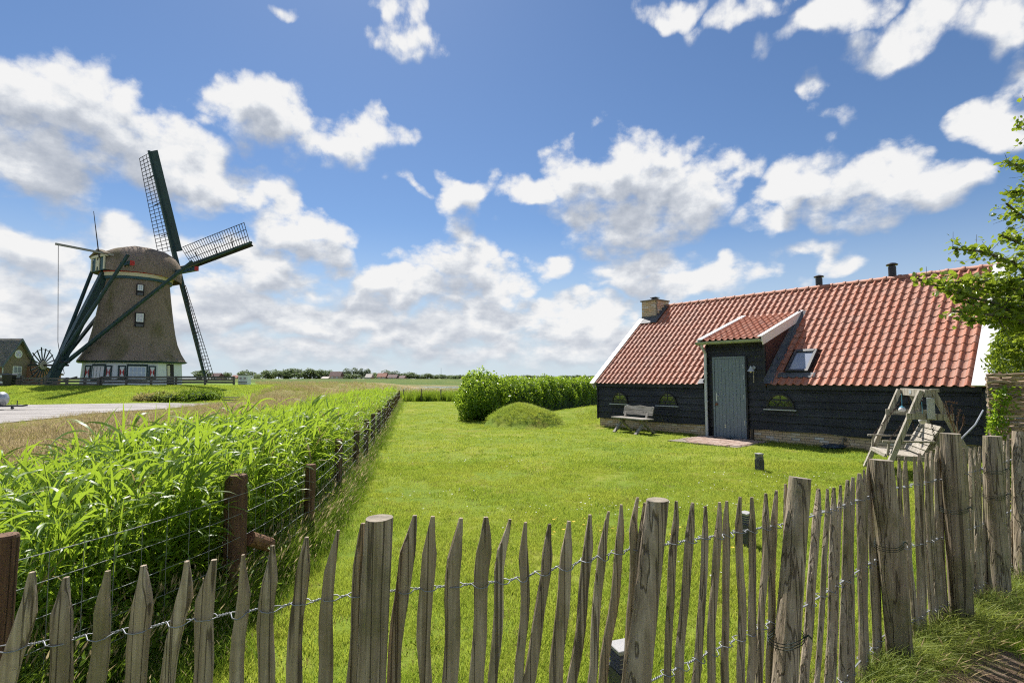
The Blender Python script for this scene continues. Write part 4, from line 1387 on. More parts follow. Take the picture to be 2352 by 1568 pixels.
PICKETS = [  # tip u, v; foot u at v; width on the picture
    (73.5, 1313, 26, 1500, 55), (148, 1325, 127.6, 1568, 49), (246, 1310, 219, 1568, 48), (326, 1298, 308, 1568, 49), (432, 1288, 391, 1568, 42),
    (487, 1285, 457, 1568, 44), (561, 1273, 537, 1568, 28), (626, 1252, 616, 1568, 41), (704, 1233, 677, 1568, 36), (777, 1217, 740, 1568, 32), (830, 1201, 806, 1568, 32),
    (950, 1183, 909, 1568, 32), (994, 1185, 974, 1568, 30), (1059, 1189, 1025, 1568, 33), (1114, 1187, 1089, 1568, 34), (1169, 1192, 1135, 1568, 23), (1206, 1199, 1185, 1568, 19),
    (1259, 1203, 1220, 1568, 27), (1307, 1196, 1275, 1568, 32), (1357, 1181, 1318, 1568, 20), (1398, 1174, 1348, 1568, 19), (1428, 1158, 1395, 1568, 25), (1463, 1142, 1435, 1568, 20), (1481, 1154, 1452, 1568, 14),
    (1554, 1150, 1532, 1568, 20), (1590, 1154, 1565, 1568, 22), (1621, 1161, 1602, 1568, 15), (1651, 1153, 1632, 1568, 21), (1671, 1150, 1666, 1568, 19), (1699, 1141, 1697, 1568, 21), (1726, 1141, 1719, 1568, 18),
    (1758, 1133, 1746, 1568, 18), (1783, 1126, 1773, 1568, 17), (1804, 1111, 1794, 1568, 14),
    (1879, 1122, 1849, 1568, 19), (1901, 1122, 1875, 1568, 13), (1915, 1119, 1898, 1568, 15), (1930, 1114, 1917, 1568, 16), (1946, 1102, 1937, 1568, 16), (1959, 1096, 1953, 1568, 17), (1974, 1087, 1981, 1530, 18), (1984, 1079, 1995, 1530, 14), (1997, 1050, 2006, 1500, 14), (2009, 1070, 2020, 1490, 21),
    (2064, 1051, 2090, 1445, 14), (2080, 1048, 2100, 1445, 15), (2100, 1047, 2110, 1440, 15), (2112, 1040, 2121, 1435, 16), (2128, 1040, 2141, 1425, 16), (2138, 1036, 2150, 1425, 14), (2153, 1025, 2162, 1420, 16), (2161, 1026, 2172, 1420, 13),
    (2212, 1029, 2228, 1395, 15), (2228, 1030, 2233, 1390, 16), (2240, 1027, 2243, 1380, 13), (2250, 1025, 2251, 1380, 12), (2260, 1014, 2262, 1375, 12), (2270, 1021, 2271, 1370, 12),
    (2306, 1012, 2309, 1350, 12), (2316, 999, 2317, 1345, 11), (2324, 993, 2326, 1340, 10), (2334, 994, 2336, 1335, 10), (2347, 990, 2348, 1330, 10),
    (2362, 986, 2362, 1320, 11), (2378, 982, 2378, 1310, 11), (2394, 980, 2394, 1300, 11), (2412, 977, 2412, 1290, 11), (2430, 974, 2430, 1280, 11),
    (-10, 1322, -70, 1568, 52), (-80, 1330, -150, 1568, 50), (-150, 1335, -230, 1568, 48),
]
pk = random.Random(21)
wire_pts = []
def picket(tip, foot, wpx, dirx, nrm):
    depth = tip.y
    fx = abs(dirx.x - tip.x / tip.y * dirx.y)
    gx = abs(nrm.x - tip.x / tip.y * nrm.y)
    vis = wpx * depth / F * (1.06 if tip.x < 0.6 else 1.06)
    th = pk.uniform(0.026, 0.036)
    w = min(0.078 if tip.x < 0.3 else 0.060, max(0.034, (vis - 0.7 * th * gx) / max(fx, 0.3)))
    th = min(th, w * 0.6)
    axis = (tip - foot)
    Lp = axis.length
    axis.normalize()
    rings = []
    ph = [pk.uniform(0, 6.3) for _ in range(6)]
    N = 15
    pt = pk.uniform(0.85, 1.15)
    tl = min(0.115, Lp * 0.11) * pt
    skew = pk.uniform(-0.30, 0.45)
    ts = [k / 17 * (Lp - tl) for k in range(18)] + [Lp - tl * 0.66, Lp - tl * 0.3, Lp]
    K = 8
    jag = [[pk.uniform(0.84, 1.12) for _ in range(K)] for _ in ts]
    base_j = [pk.uniform(0.9, 1.08) for _ in range(K)]
    for k, t in enumerate(ts):
        f = t / Lp
        wob = Vector(dirx) * (0.010 * math.sin(4.2 * f + ph[0]) + 0.006 * math.sin(11 * f + ph[1]) + 0.003 * math.sin(23 * f + ph[5])) + Vector(nrm) * (0.006 * math.sin(3.5 * f + ph[2]))
        wob = wob * min(1.0, (Lp - t) / 0.12)
        ww = w * (1.02 + 0.09 * math.sin(5 * f + ph[3]) + 0.06 * math.sin(13 * f + ph[4])) * (1.08 - 0.12 * f)
        c = foot + axis * t + wob
        if t > Lp - tl:
            g = (t - (Lp - tl)) / tl
            ww *= (1 - g) + 0.28 * g
            c = c + Vector(dirx) * (skew * w * 0.3 * g)
        tk = th * (1.0 if t <= Lp - tl else 1 - 0.45 * (t - (Lp - tl)) / tl)
        ring = []
        for j in range(K):
            a = 2 * math.pi * (j + 0.5) / K
            sx = math.copysign(abs(math.cos(a)) ** 0.55, math.cos(a))
            sy = math.copysign(abs(math.sin(a)) ** 0.70, math.sin(a))
            q = base_j[j] * (0.6 + 0.4 * jag[k][j])
            ring.append(c + Vector(dirx) * (sx * ww / 2 * q) + Vector(nrm) * (sy * tk / 2 * q))
        rings.append([p - foot for p in ring])
    mb = MB().loft(rings)
    o = mb.build('picket', M_picket, FENCE, loc=foot)
    return o
for (ut, vt, ub, vb, wp) in PICKETS:
    hit = fence_hit(ut, vt, 0.055)
    if hit is None:
        continue
    tip, _, dx, nn = hit
    # same plane for the foot
    r = ray(ub, vb)
    t = (tip - Vector((0, 0, CAM_H))).dot(nn) / r.dot(nn)
    low = Vector((0, 0, CAM_H)) + r * t
    d = (low - tip)
    foot = tip + d * ((tip.z + 0.04) / -d.z)
    picket(tip, foot, wp, dx, nn)
    wire_pts.append((tip, foot, dx, nn, wp * tip.y / F))
# posts
POSTS = [  # top centre u, v; bottom centre u, v; width on the picture
    (876, 1188, 852, 1568, 67), (1513, 1147, 1470, 1568, 54), (1838, 1096, 1803, 1568, 50), (2027, 1056, 2062, 1480, 46), (2181, 995, 2212, 1418, 40), (2282, 1001, 2294, 1358, 36), (2345, 990, 2350, 1335, 30)]
def post(tip, foot, w, dx, nn, cut=0.0):
    axis = tip - foot
    Lp = axis.length
    axis.normalize()
    yb = Vector(dx).cross(axis)
    K = 26
    ph = [pk.uniform(0, 6.3) for _ in range(8)]
    rings = []
    for k in range(15):
        f = k / 14
        c = axis * (Lp * f) + Vector(dx) * (0.006 * math.sin(3 * f + ph[0])) + Vector(nn) * 0.004 * math.sin(4 * f + ph[1])
        ring = []
        for j in range(K):
            a = 2 * math.pi * j / K
            rr = w / 2 * (1.12 - 0.14 * f) * (1 + 0.05 * math.sin(2 * a + ph[2]) + 0.035 * math.sin(3 * a + ph[3] + 2 * f) + 0.03 * math.sin(6 * f + a + ph[4]) + 0.018 * math.sin(7 * a + 5 * f + ph[5]))
            rr *= 1 - 0.09 * max(0, 1 - abs(((a - ph[6]) % (2 * math.pi)) - math.pi) / 0.2)   # drying crack
            if k == 14:
                rr *= 0.97
            ring.append(c + Vector(dx) * (rr * math.cos(a)) + yb * (rr * math.sin(a)))
        if k == 14 and cut:
            ring = [p + axis * (cut * (p - c).dot(Vector(dx)) / w) for p in ring]
        rings.append(ring)
    mb = MB().loft(rings, cap=False)
    mb.poly([p for p in rings[-1]], 1)
    return mb.build('post', [M_postw, M_endgrain], FENCE, loc=foot, smooth=False)
post_rec = []
for k, (ut, vt, ub, vb, wp) in enumerate(POSTS):
    x, y = FP[k + 2]
    hit = fence_hit(ut, vt, -0.012)
    tip, _, dx, nn = hit
    r = ray(ub, vb)
    t = (tip - Vector((0, 0, CAM_H))).dot(nn) / r.dot(nn)
    low = Vector((0, 0, CAM_H)) + r * t
    d = low - tip
    foot = tip + d * ((tip.z + 0.06) / -d.z)
    post(tip, foot, wp * tip.y / F * 0.98, dx, nn, pk.uniform(-0.012, 0.012))
    post_rec.append((tip, foot, dx, nn, wp * tip.y / F))
# twisted wires: two strands, one before and one behind each picket, twisted in between
wire_pts.sort(key=lambda q: q[0].x)
def strand_row(zf):
    cs = []
    for (tip, foot, dx, nn, w) in wire_pts:
        z = zf(tip.x)
        if z > tip.z - 0.03:
            z = tip.z - 0.06
        c = foot.lerp(tip, (z - foot.z) / (tip.z - foot.z))
        cs.append([c, dx, nn, w, pk.uniform(-0.012, 0.003), w * 0.5 + 0.004])
    for k in range(len(cs) - 1):
        gap = (cs[k + 1][0] - cs[k][0]).dot(cs[k][1])
        lim = max(0.004, gap * 0.42)
        cs[k][5] = min(cs[k][5], lim); cs[k + 1][5] = min(cs[k + 1][5], lim)
    for side in (0, 1):
        pts = []
        for k, (c, dx, nn, w, sag, hw) in enumerate(cs):
            th = 0.021
            sgn = -1 if side == 0 else 1
            pts += [c - dx * hw + nn * (sgn * 0.004), c - dx * (hw * 0.6) + nn * (sgn * th) + Vector((0, 0, sag * 0.6)), c + nn * (sgn * (th + 0.002)) + Vector((0, 0, sag)), c + dx * (hw * 0.6) + nn * (sgn * th) + Vector((0, 0, sag * 0.6)), c + dx * hw + nn * (sgn * 0.004)]
            if k + 1 < len(cs):
                c2, dx2, nn2, w2, _, hw2 = cs[k + 1]
                a, b = c + dx * hw, c2 - dx2 * hw2
                if (b - a).dot(dx) > 0.012:
                    L = (b - a).length
                    nt = max(3, int(L / 0.005))
                    dn = (b - a).normalized()
                    for j in range(1, nt):
                        t = j / nt
                        an = math.pi * (0.5 if side == 0 else 1.5) + t * 2 * math.pi * max(1, round(L / 0.022))
                        pts.append(a.lerp(b, t) + nn * (0.0028 * math.cos(an + math.pi / 2) * -1) + Vector((0, 0, 0.0028 * math.sin(an + math.pi / 2))))
        MB().tube(pts, 0.0019, 5, cap=False).build('wire', M_wire, FENCE, smooth=True)
zx = [-2.5, -1.36, -0.45, 0.0, 0.45, 1.2, 2.1, 3.1, 4.0, 6.0]
zt = [0.86, 0.90, 0.985, 0.985, 1.06, 1.03, 0.98, 0.98, 0.98, 0.98]
strand_row(lambda x: float(np.interp(x, zx, zt)))
strand_row(lambda x: float(np.interp(x, zx, [0.45, 0.48, 0.50, 0.50, 0.60, 0.66, 0.62, 0.60, 0.58, 0.58])))
strand_row(lambda x: 0.18)
# green wire ties round some posts
for idx, zz in ((2, 0.62), (3, 0.72), (4, 0.80), (5, 0.98), (5, 0.80)):
    tip, foot, dx, nn, w = post_rec[idx]
    c = foot.lerp(tip, (zz - foot.z) / (tip.z - foot.z))
    mb = MB()
    for o in (0.0, 0.012, -0.010):
        ring = [c + Vector(dx) * (math.cos(a) * (w * 0.53 + 0.006) - (0.035 if math.cos(a) < -0.3 else 0)) + Vector(nn) * (math.sin(a) * (w * 0.53 + 0.006)) + Vector((0, 0, o + 0.012 * math.cos(a))) for a in np.linspace(0, 2 * math.pi, 25)]
        mb.tube(ring, 0.0016, 4, cap=False)
    k0 = c + Vector(dx) * (w * 0.42) - Vector(nn) * (w * 0.40)
    mb.tube([k0, k0 + Vector((0.015, -0.012, 0.015)), k0 + Vector((0.03, -0.006, 0.0))], 0.004, 5)
    mb.build('tie', M_tie, FENCE)
# ---------------------------------------------------------------- things in the garden
def to_world(s, off, z=0.0):
    return BARN_M @ Vector((s, off, z))
BARN_M = Matrix.Translation((2.9296, 18.1505, 0)) @ Matrix.Rotation(-TH, 4, 'Z')
M_benchw = mat_wood('silvered pine', (0.33, 0.305, 0.27), (0.46, 0.43, 0.39), (0.19, 0.165, 0.135), axis=0, grain=22, per_object=0.2)
M_swingw = mat_wood('grey softwood', (0.40, 0.365, 0.31), (0.54, 0.50, 0.44), (0.25, 0.215, 0.165), axis=2, grain=20, per_object=0.25)
M_iron = mat_plain('rusty iron', (0.05, 0.035, 0.028), 0.7, 0.4, 0.3, var=0.3, scale=30)
# --- paved patch at the door
pat = MB().box((3.95, -1.74, 0.0), (5.85, 0.03, 0.018))
pave = pat.build('pavement', M_mortar); pave.matrix_world = BARN_M; pave['kind'] = 'structure'
m, n, out = new_mat('clinker paver')
rnd = obj_random(n)
g = n.new('ShaderNodeNewGeometry')
col = n.ramp(rnd, [(0, (0.30, 0.19, 0.15)), (0.5, (0.40, 0.28, 0.23)), (1, (0.46, 0.36, 0.31))])
principled(n, out, n.mix(n.rng(n.noise(g.outputs['Position'], 30, 3, 0.7), 0.4, 0.7, 0, 0.5), col, (0.40, 0.36, 0.30)), 0.9, 0, 0.1)
M_paver = m
PV = MB().box((0, 0, 0), (0.20, 0.096, 0.03)).mesh('paver', M_paver)
for r in range(17):
    for c in range(9):
        x = 3.96 + c * 0.208 + (0.104 if r % 2 else 0) - 0.02 * math.sin(r)
        y = -1.72 + r * 0.1035
        if x > 5.70 or (r < 5 and x < 4.35 - r * 0.04) or (r < 2 and x > 5.5):
            continue
        put('paver', PV, pave, (x, y, rt.uniform(-0.004, 0.004)))

# --- bench against the barn
bl = to_world(2.08, -0.74)
bench = thing('bench', (bl.x, bl.y, 0), -TH + R(-9), 'weathered wooden garden bench with crossed legs beside the barn windows', 'bench')
bevel(MB().box((-0.70, -0.27, 0.425), (0.70, 0.16, 0.465)).build('seat', M_benchw, bench), 0.012, 2)
def back_board(z0, z1, y0, y1, wav):
    mb = MB()
    K = 16
    fr = []
    low = []
    for k in range(K + 1):
        x = -0.62 + 1.24 * k / K
        zz = z1 + (wav * (0.6 * math.cos(x * 9.0) - abs(x) * 0.4) if wav else 0)
        if abs(x) > 0.56 and wav:
            zz -= 0.03
        fr.append((x, y1, zz)); low.append((x, y0, z0))
    bk = [(x, y + 0.032, z) for x, y, z in fr]; lb = [(x, y + 0.032, z) for x, y, z in low]
    mb.loft([low, fr, bk, lb, low], cap=False, closed=False)
    for e in (0, K):
        mb.poly([low[e], fr[e], bk[e], lb[e]])
    return mb.build('back_board', M_benchw, bench)
back_board(0.545, 0.685, 0.175, 0.215, 0)
back_board(0.692, 0.815, 0.217, 0.25, 0.02)
for x in (-0.46, 0.46):
    MB().beam((x, -0.36, 0.0), (x, 0.10, 0.42), 0.05, 0.10, up=(1, 0, 0)).build('leg', M_benchw, bench)
    MB().beam((x + 0.055, 0.36, 0.0), (x + 0.055, -0.20, 0.42), 0.05, 0.10, up=(1, 0, 0)).build('leg', M_benchw, bench)
    MB().beam((x - 0.055, 0.08, 0.28), (x - 0.055, 0.26, 0.72), 0.045, 0.08, up=(1, 0, 0)).build('back_support', M_benchw, bench)

# --- garden swing
SW = thing('garden_swing', (7.0, 9.12, 0), math.atan2(-0.39, 0.92), 'grey wooden A-frame garden swing seat hanging on chains', 'swing')
HD, HW, AH = 0.66, 0.63, 1.45
for sg, nm in ((1, 'far'), (-1, 'near')):
    y = sg * HW
    for s2 in (-1, 1):
        MB().beam((s2 * HD, y, 0.0), (s2 * 0.075, y * 0.97, AH), 0.07, 0.10, up=(0, 1, 0)).build('leg', M_swingw, SW)
    MB().box((-0.31, y - 0.075, 0.985), (0.31, y - 0.038, 1.085)).build('cross_bar', M_swingw, SW)
    MB().box((-0.50, y + 0.038, 0.30), (0.50, y + 0.07, 0.38)).build('low_bar', M_swingw, SW)
MB().box((-0.045, -HW - 0.05, AH - 0.10), (0.045, HW + 0.05, AH + 0.02)).build('top_beam', M_swingw, SW)
MB().box((0.05, -HW - 0.03, AH - 0.02), (0.16, -HW + 0.06, AH + 0.03)).build('top_block', M_swingw, SW)
MB().box((-0.052, 0.02, AH - 0.07), (-0.047, 0.14, AH - 0.0)).build('bracket', M_zinc, SW)
bevel(MB().box((-0.04, -HW - 0.115, 1.00), (0.06, -HW - 0.078, 1.34)).build('hardware_plate', M_zinc, SW), 0.004)
SX = -0.26
seat = MB().box((SX - 0.34, -0.50, 0.335), (SX - 0.30, 0.50, 0.365)).build('seat', M_swingw, SW)
for k in range(5):
    x = SX - 0.33 + k * 0.115
    MB().box((x, -0.51, 0.37 - 0.008 * k), (x + 0.102, 0.51, 0.393 - 0.008 * k)).build('slat', M_swingw, seat)
back = MB().beam((SX + 0.22, -0.45, 0.33), (SX + 0.50, -0.45, 0.84), 0.04, 0.05, up=(0, 1, 0)).build('backrest', M_swingw, SW)
MB().beam((SX + 0.22, 0.45, 0.33), (SX + 0.50, 0.45, 0.84), 0.04, 0.05, up=(0, 1, 0)).build('rib', M_swingw, back)
bd0, bd1 = Vector((SX + 0.20, 0, 0.38)), Vector((SX + 0.475, 0, 0.87))
for k in range(6):
    a = bd0.lerp(bd1, k / 6 + 0.014)
    b = bd0.lerp(bd1, (k + 1) / 6 - 0.014)
    MB().prism([(a.x, -0.51, a.z), (b.x, -0.51, b.z), (b.x - 0.022, -0.51, b.z + 0.01), (a.x - 0.022, -0.51, a.z + 0.01)], (0, 1.02, 0)).build('slat', M_swingw, back)
for y in (-0.53, 0.53):
    MB().beam((SX - 0.36, y, 0.60), (SX + 0.36, y, 0.62), 0.055, 0.028).beam((SX - 0.30, y, 0.37), (SX - 0.27, y, 0.59), 0.04, 0.03).build('armrest', M_swingw, SW)
MB().beam((-0.30, 0.0, 1.06), (0.30, HW, 1.04), 0.05, 0.025).build('thin_batten', M_swingw, SW)
def chain(a, b):
    a, b = Vector(a), Vector(b)
    L = (b - a).length
    nl = int(L / 0.040)
    mb = MB()
    d = (b - a).normalized()
    x = d.orthogonal().normalized(); y = d.cross(x)
    for k in range(nl):
        c = a.lerp(b, (k + 0.5) / nl)
        e = x if k % 2 else y
        ring = [c + d * (0.026 * math.cos(t)) + e * (0.012 * math.sin(t)) for t in np.linspace(0, 2 * math.pi, 9)]
        mb.tube(ring, 0.0042, 4, cap=False)
    mb.build('chain', M_iron, SW)
for y in (-0.50, 0.50):
    chain((0.0, y, AH - 0.10), (SX - 0.28, y * 1.06, 0.60))
    chain((SX - 0.28, y * 1.06, 0.59), (SX - 0.27, y * 1.05, 0.38))
    chain((0.02, y, AH - 0.10), (SX + 0.36, y * 1.04, 0.63))
# lamps hanging on it
M_bulbw = mat_plain('white lampion', (0.74, 0.70, 0.72), 0.4, var=0.05)
M_cyan = mat_plain('cyan plastic', (0.12, 0.42, 0.62), 0.4, var=0.1)
for k, (u, v, y, lb) in enumerate(((2072, 941, 9.45, 'white ball lantern with a blue lid hanging under the swing frame'), (2119, 966, 8.75, 'white ball lantern half hidden behind the near swing crossbar'))):
    p = at_depth(u, v, y)
    ln = thing('ball_lantern', p, 0, lb, 'lantern', 'ball lanterns on the swing')
    MB().lathe([(0.004, -0.055), (0.035, -0.046), (0.055, -0.012), (0.056, 0.008), (0.045, 0.034), (0.03, 0.044)], 16).build('globe', M_bulbw, ln, smooth=True)
    MB().lathe([(0.040, 0.041), (0.036, 0.055), (0.016, 0.062), (0.006, 0.068)], 14).build('lid', M_cyan, ln, smooth=True)
    MB().tube([(0, 0, 0.066), (0.005, 0.0, 0.20), (0.0, 0, 1.38 - p.z)], 0.004, 5).build('cord', M_cyan, ln)

# --- bollard lamps on the lawn
M_lampgrey = mat_plain('grey lamp plastic', (0.075, 0.075, 0.08), 0.5, var=0.12)
M_lamptop = mat_plain('pale lamp cap', (0.36, 0.35, 0.34), 0.5, var=0.1)
M_lens = mat_plain('opal lens', (0.55, 0.53, 0.48), 0.3)
def bollard(x, y, rz, label):
    b = thing('bollard_lamp', (x, y, 0), rz, label, 'garden lamp', 'bollard lamps on the lawn')
    h = 0.055
    MB().box((-h, -h, -0.03), (h, h, 0.20)).build('post', M_lampgrey, b)
    MB().box((-h * 0.8, -h * 0.8, 0.20), (h * 0.8, h * 0.8, 0.292)).build('lens', M_lens, b)
    for k in range(4):
        z = 0.207 + k * 0.022
        MB().loft([[(-h, -h, z), (h, -h, z), (h, h, z), (-h, h, z)], [(-h * 0.82, -h * 0.82, z + 0.012), (h * 0.82, -h * 0.82, z + 0.012), (h * 0.82, h * 0.82, z + 0.012), (-h * 0.82, h * 0.82, z + 0.012)]]).build('louvre', M_lampgrey, b)
    bevel(MB().box((-h * 1.04, -h * 1.04, 0.293), (h * 1.04, h * 1.04, 0.312)).build('cap', M_lamptop, b), 0.003)
bollard(4.44, 9.51, 0.3, 'grey bollard lamp on open lawn in front of the barn')
bollard(2.35, 5.36, 0.5, 'grey bollard lamp behind the pickets, half way up the lawn')
bollard(0.56, 2.74, 0.35, 'pale topped bollard lamp low behind the second round fence post')

# --- hose
hose = MB()
hc = Vector((7.55, 12.42, 0.03))
for k in range(6):
    r = 0.13 + 0.022 * (k % 4)
    hose.tube([hc + Vector((r * 1.5 * math.cos(a + k), r * math.sin(a + k) * 0.8, 0.012 * k + 0.012 * math.sin(3 * a))) for a in np.linspace(0, 6.0, 26)], 0.012, 6)
hose.tube([hc + Vector((0.15, 0.05, 0.05)), hc + Vector((0.35, 0.12, 0.10)), to_world(7.50, -0.02, 0.10)], 0.012, 6)
hz = hose.build('garden_hose', mat_plain('blue grey hose', (0.05, 0.075, 0.105), 0.5, var=0.2))
tag(hz, 'coiled dark blue garden hose lying under the tap of the barn', 'hose')
cb = MB().tube([at_depth(2258, 942, 9.0), at_depth(2240, 975, 8.2), at_depth(2205, 1010, 7.4), at_depth(2190, 1060, 7.1)], 0.013, 7).build('grey_cable', mat_plain('grey cable', (0.25, 0.27, 0.30), 0.5))
tag(cb, 'grey cable running down aslant beside the barn corner', 'cable')

# ---------------------------------------------------------------- wire fence along the reeds
M_redpost = mat_wood('brown stained post', (0.15, 0.084, 0.050), (0.25, 0.150, 0.095), (0.06, 0.033, 0.021), axis=2, grain=18, per_object=0.35)
WIRE = thing('wire_fence', (-1.92, 3.73, 0), 0, 'sheep netting on reddish brown posts along the reed bed', 'fence')
WO = Vector((-1.92, 3.73, 0))
def wpost(x, y, h, r, lean=0.0):
    K = 14
    rings = []
    ph = pk.uniform(0, 6)
    for k in range(6):
        f = k / 5
        rings.append([Vector((x + lean * f + r * (1.06 - 0.06 * f) * (1 + 0.03 * math.sin(2 * a + ph)) * math.cos(a), y + r * (1.06 - 0.06 * f) * math.sin(a), -0.5 + (h + 0.5) * f)) - WO for a in np.linspace(0, 2 * math.pi, K, endpoint=False)])
    rings.append([(p - (Vector((x + lean, y, h)) - WO)) * 0.9 + (Vector((x + lean, y, h + 0.012)) - WO) for p in rings[-1]])
    MB().loft(rings).build('post', M_redpost, WIRE)
line = [(-2.25, 2.35, 0.955, 0.05), (-1.92, 3.73, 0.965, 0.072), (-1.985, 5.2, 0.80, 0.05)]
yy = 6.9
for k in range(18):
    line.append((wire_x(yy), yy, 0.80 + pk.uniform(-0.05, 0.05), 0.048))
    yy += 1.68
    if yy > 36.6:
        break
for (x, y, h, r) in line:
    wpost(x, y, h, r, pk.uniform(-0.03, 0.03))
MB().tube([Vector((-1.865, 3.80, 0.52)) - WO, Vector((-1.835, 3.89, 0.47)) - WO, Vector((-1.80, 3.98, 0.42)) - WO], [0.05, 0.05, 0.05], 12).build('brace', mat_wood('brace log', (0.24, 0.13, 0.075), (0.34, 0.2, 0.12), (0.12, 0.06, 0.035), axis=1, grain=14), WIRE)
net = MB()
path = [(-2.9, -0.4, 0.9)] + [(x, y, h) for x, y, h, r in line]
for z in (0.06, 0.17, 0.29, 0.42, 0.56, 0.72, 0.85):
    pts = []
    for (x0, y0, h0), (x1, y1, h1) in zip(path[:-1], path[1:]):
        if y0 > 20 and z not in (0.72, 0.42, 0.17):
            break
        for j in range(5):
            t = j / 5
            pts.append(Vector((x0 + (x1 - x0) * t + 0.055, y0 + (y1 - y0) * t, z * min(1.0, (h0 - 0.02) / 0.88) - 0.012 * math.sin(math.pi * t) + pk.uniform(-0.004, 0.004))) - WO)
    net.tube(pts, 0.0020 if z != 0.85 else 0.0026, 4, cap=False)
for (x0, y0, h0), (x1, y1, h1) in zip(path[:-1], path[1:]):
    if y0 > 14:
        break
    nst = max(2, int(math.hypot(x1 - x0, y1 - y0) / 0.15))
    for j in range(nst):
        t = j / nst
        x, y = x0 + (x1 - x0) * t + 0.055, y0 + (y1 - y0) * t
        top = 0.85 * min(1.0, (h0 - 0.02) / 0.88)
        net.tube([Vector((x, y, 0.05)) - WO, Vector((x + 0.004, y, top * 0.5)) - WO, Vector((x, y, top)) - WO], 0.0015, 4, cap=False)
net.build('netting', M_wire, WIRE)

# low post fence at the far end of the lawn
BF = thing('post_and_wire_fence', (-6.0, 38.2, 0), 0, 'low grey post fence in tall weeds at the far end of the lawn', 'fence')
for k, x in enumerate((-7.9, -6.6, -5.2, -3.9, -2.4, -0.8)):
    MB().tube([(x + 6.0, 0, -0.2), (x + 6.0 + 0.02, 0, 0.85 + 0.05 * (k % 2))], 0.055, 9).build('post', M_postw, BF)
for z in (0.35, 0.7):
    MB().tube([(-1.9, 0, z), (5.2, 0, z)], 0.006, 4).build('wire', M_wire, BF)

# ---------------------------------------------------------------- around the mill
M_rail = mat_wood('grey fence rail', (0.17, 0.155, 0.14), (0.26, 0.24, 0.215), (0.075, 0.065, 0.06), axis=0, grain=10, per_object=0.3)
RF = thing('rail_fence', (-30, 46.8, 0), 0, 'grey timber rail fence on top of the grass bank before the mill', 'fence')
RO = Vector((-30, 46.8, 0))
def rail_line(pts, h=0.86, step=2.15, parent=RF, org=RO):
    prev = None
    for (x0, y0), (x1, y1) in zip(pts[:-1], pts[1:]):
        L = math.hypot(x1 - x0, y1 - y0)
        ns = max(1, round(L / step))
        for j in range(ns + (1 if (x1, y1) == pts[-1] else 0)):
            t = j / ns
            p = Vector((x0 + (x1 - x0) * t, y0 + (y1 - y0) * t, 0))
            p.z = gz(p.x, p.y)
            MB().box((-0.07, -0.07, -0.2), (0.07, 0.07, h)).build('post', M_rail, parent, loc=p - org)
            if prev is not None:
                for z in (0.30, 0.53, 0.77):
                    a, b = prev + Vector((0, -0.09, z)), p + Vector((0, -0.09, z))
                    MB().beam(a - org, b - org, 0.04, 0.165).build('rail', M_rail, parent)
            prev = p
rail_line([(-36.5, 46.6), (-30, 46.8), (-25.2, 47.5)])
GT = thing('field_gate', (-41.0, 46.4, 0.9), 0, 'grey wooden field gate with diagonal brace left of the mill fence', 'gate')
for x in (-4.2, -2.4, -0.3, 1.6, 3.2, 4.4):
    MB().box((x - 0.08, -0.08, -0.2), (x + 0.08, 0.08, 1.02 if x in (-2.4, -0.3) else 0.85)).build('post', M_rail, GT)
for x0, x1 in ((-4.2, -2.4), (-2.3, -0.4), (-0.2, 3.2), (3.2, 4.4)):
    for z in (0.22, 0.48, 0.74):
        MB().beam((x0, -0.09, z), (x1, -0.09, z), 0.04, 0.15).build('rail', M_rail, GT)
MB().beam((-2.2, -0.12, 0.15), (-0.5, -0.12, 0.80), 0.035, 0.12).build('brace', M_rail, GT)
MB().beam((0.0, -0.12, 0.18), (2.6, -0.12, 0.90), 0.035, 0.14).build('brace', M_rail, GT)
WFEN = thing('white_gate', (-45.8, 46.2, 0.9), 0, 'white and grey plank gate at the far left edge by the bin', 'gate')
for x in (-1.6, 0.0, 1.2):
    MB().box((x - 0.08, -0.08, -0.2), (x + 0.08, 0.08, 1.25)).build('post', M_rail, WFEN)
for k, z in enumerate((0.15, 0.42, 0.68, 0.95, 1.15)):
    MB().beam((-1.6, -0.1, z), (1.2, -0.1, z), 0.04, 0.17).build('rail', M_mwhite if k % 2 else M_rail, WFEN)
# bin
bn = thing('wheelie_bin', (-43.75, 45.6, gz(-43.75, 45.6)), R(20), 'black wheelie bin standing by the gate', 'bin')
MB().loft([[(-0.27, -0.30, 0.06), (0.27, -0.30, 0.06), (0.27, 0.30, 0.06), (-0.27, 0.30, 0.06)], [(-0.36, -0.38, 0.98), (0.36, -0.38, 0.98), (0.36, 0.38, 0.98), (-0.36, 0.38, 0.98)]]).build('body', M_blackplastic, bn)
MB().loft([[(-0.39, -0.42, 0.99), (0.39, -0.42, 0.99), (0.39, 0.42, 0.99), (-0.39, 0.42, 0.99)], [(-0.34, -0.36, 1.07), (0.34, -0.36, 1.07), (0.34, 0.40, 1.07), (-0.34, 0.40, 1.07)]]).build('lid', mat_plain('grey lid', (0.12, 0.13, 0.15), 0.4), bn)
for x in (-0.28, 0.28):
    MB().lathe([(0.1, -0.03), (0.1, 0.03)], 12, Matrix.Translation((x, 0.36, 0.10)) @ Matrix.Rotation(math.pi / 2, 4, 'Y')).build('wheel', M_blackplastic, bn)
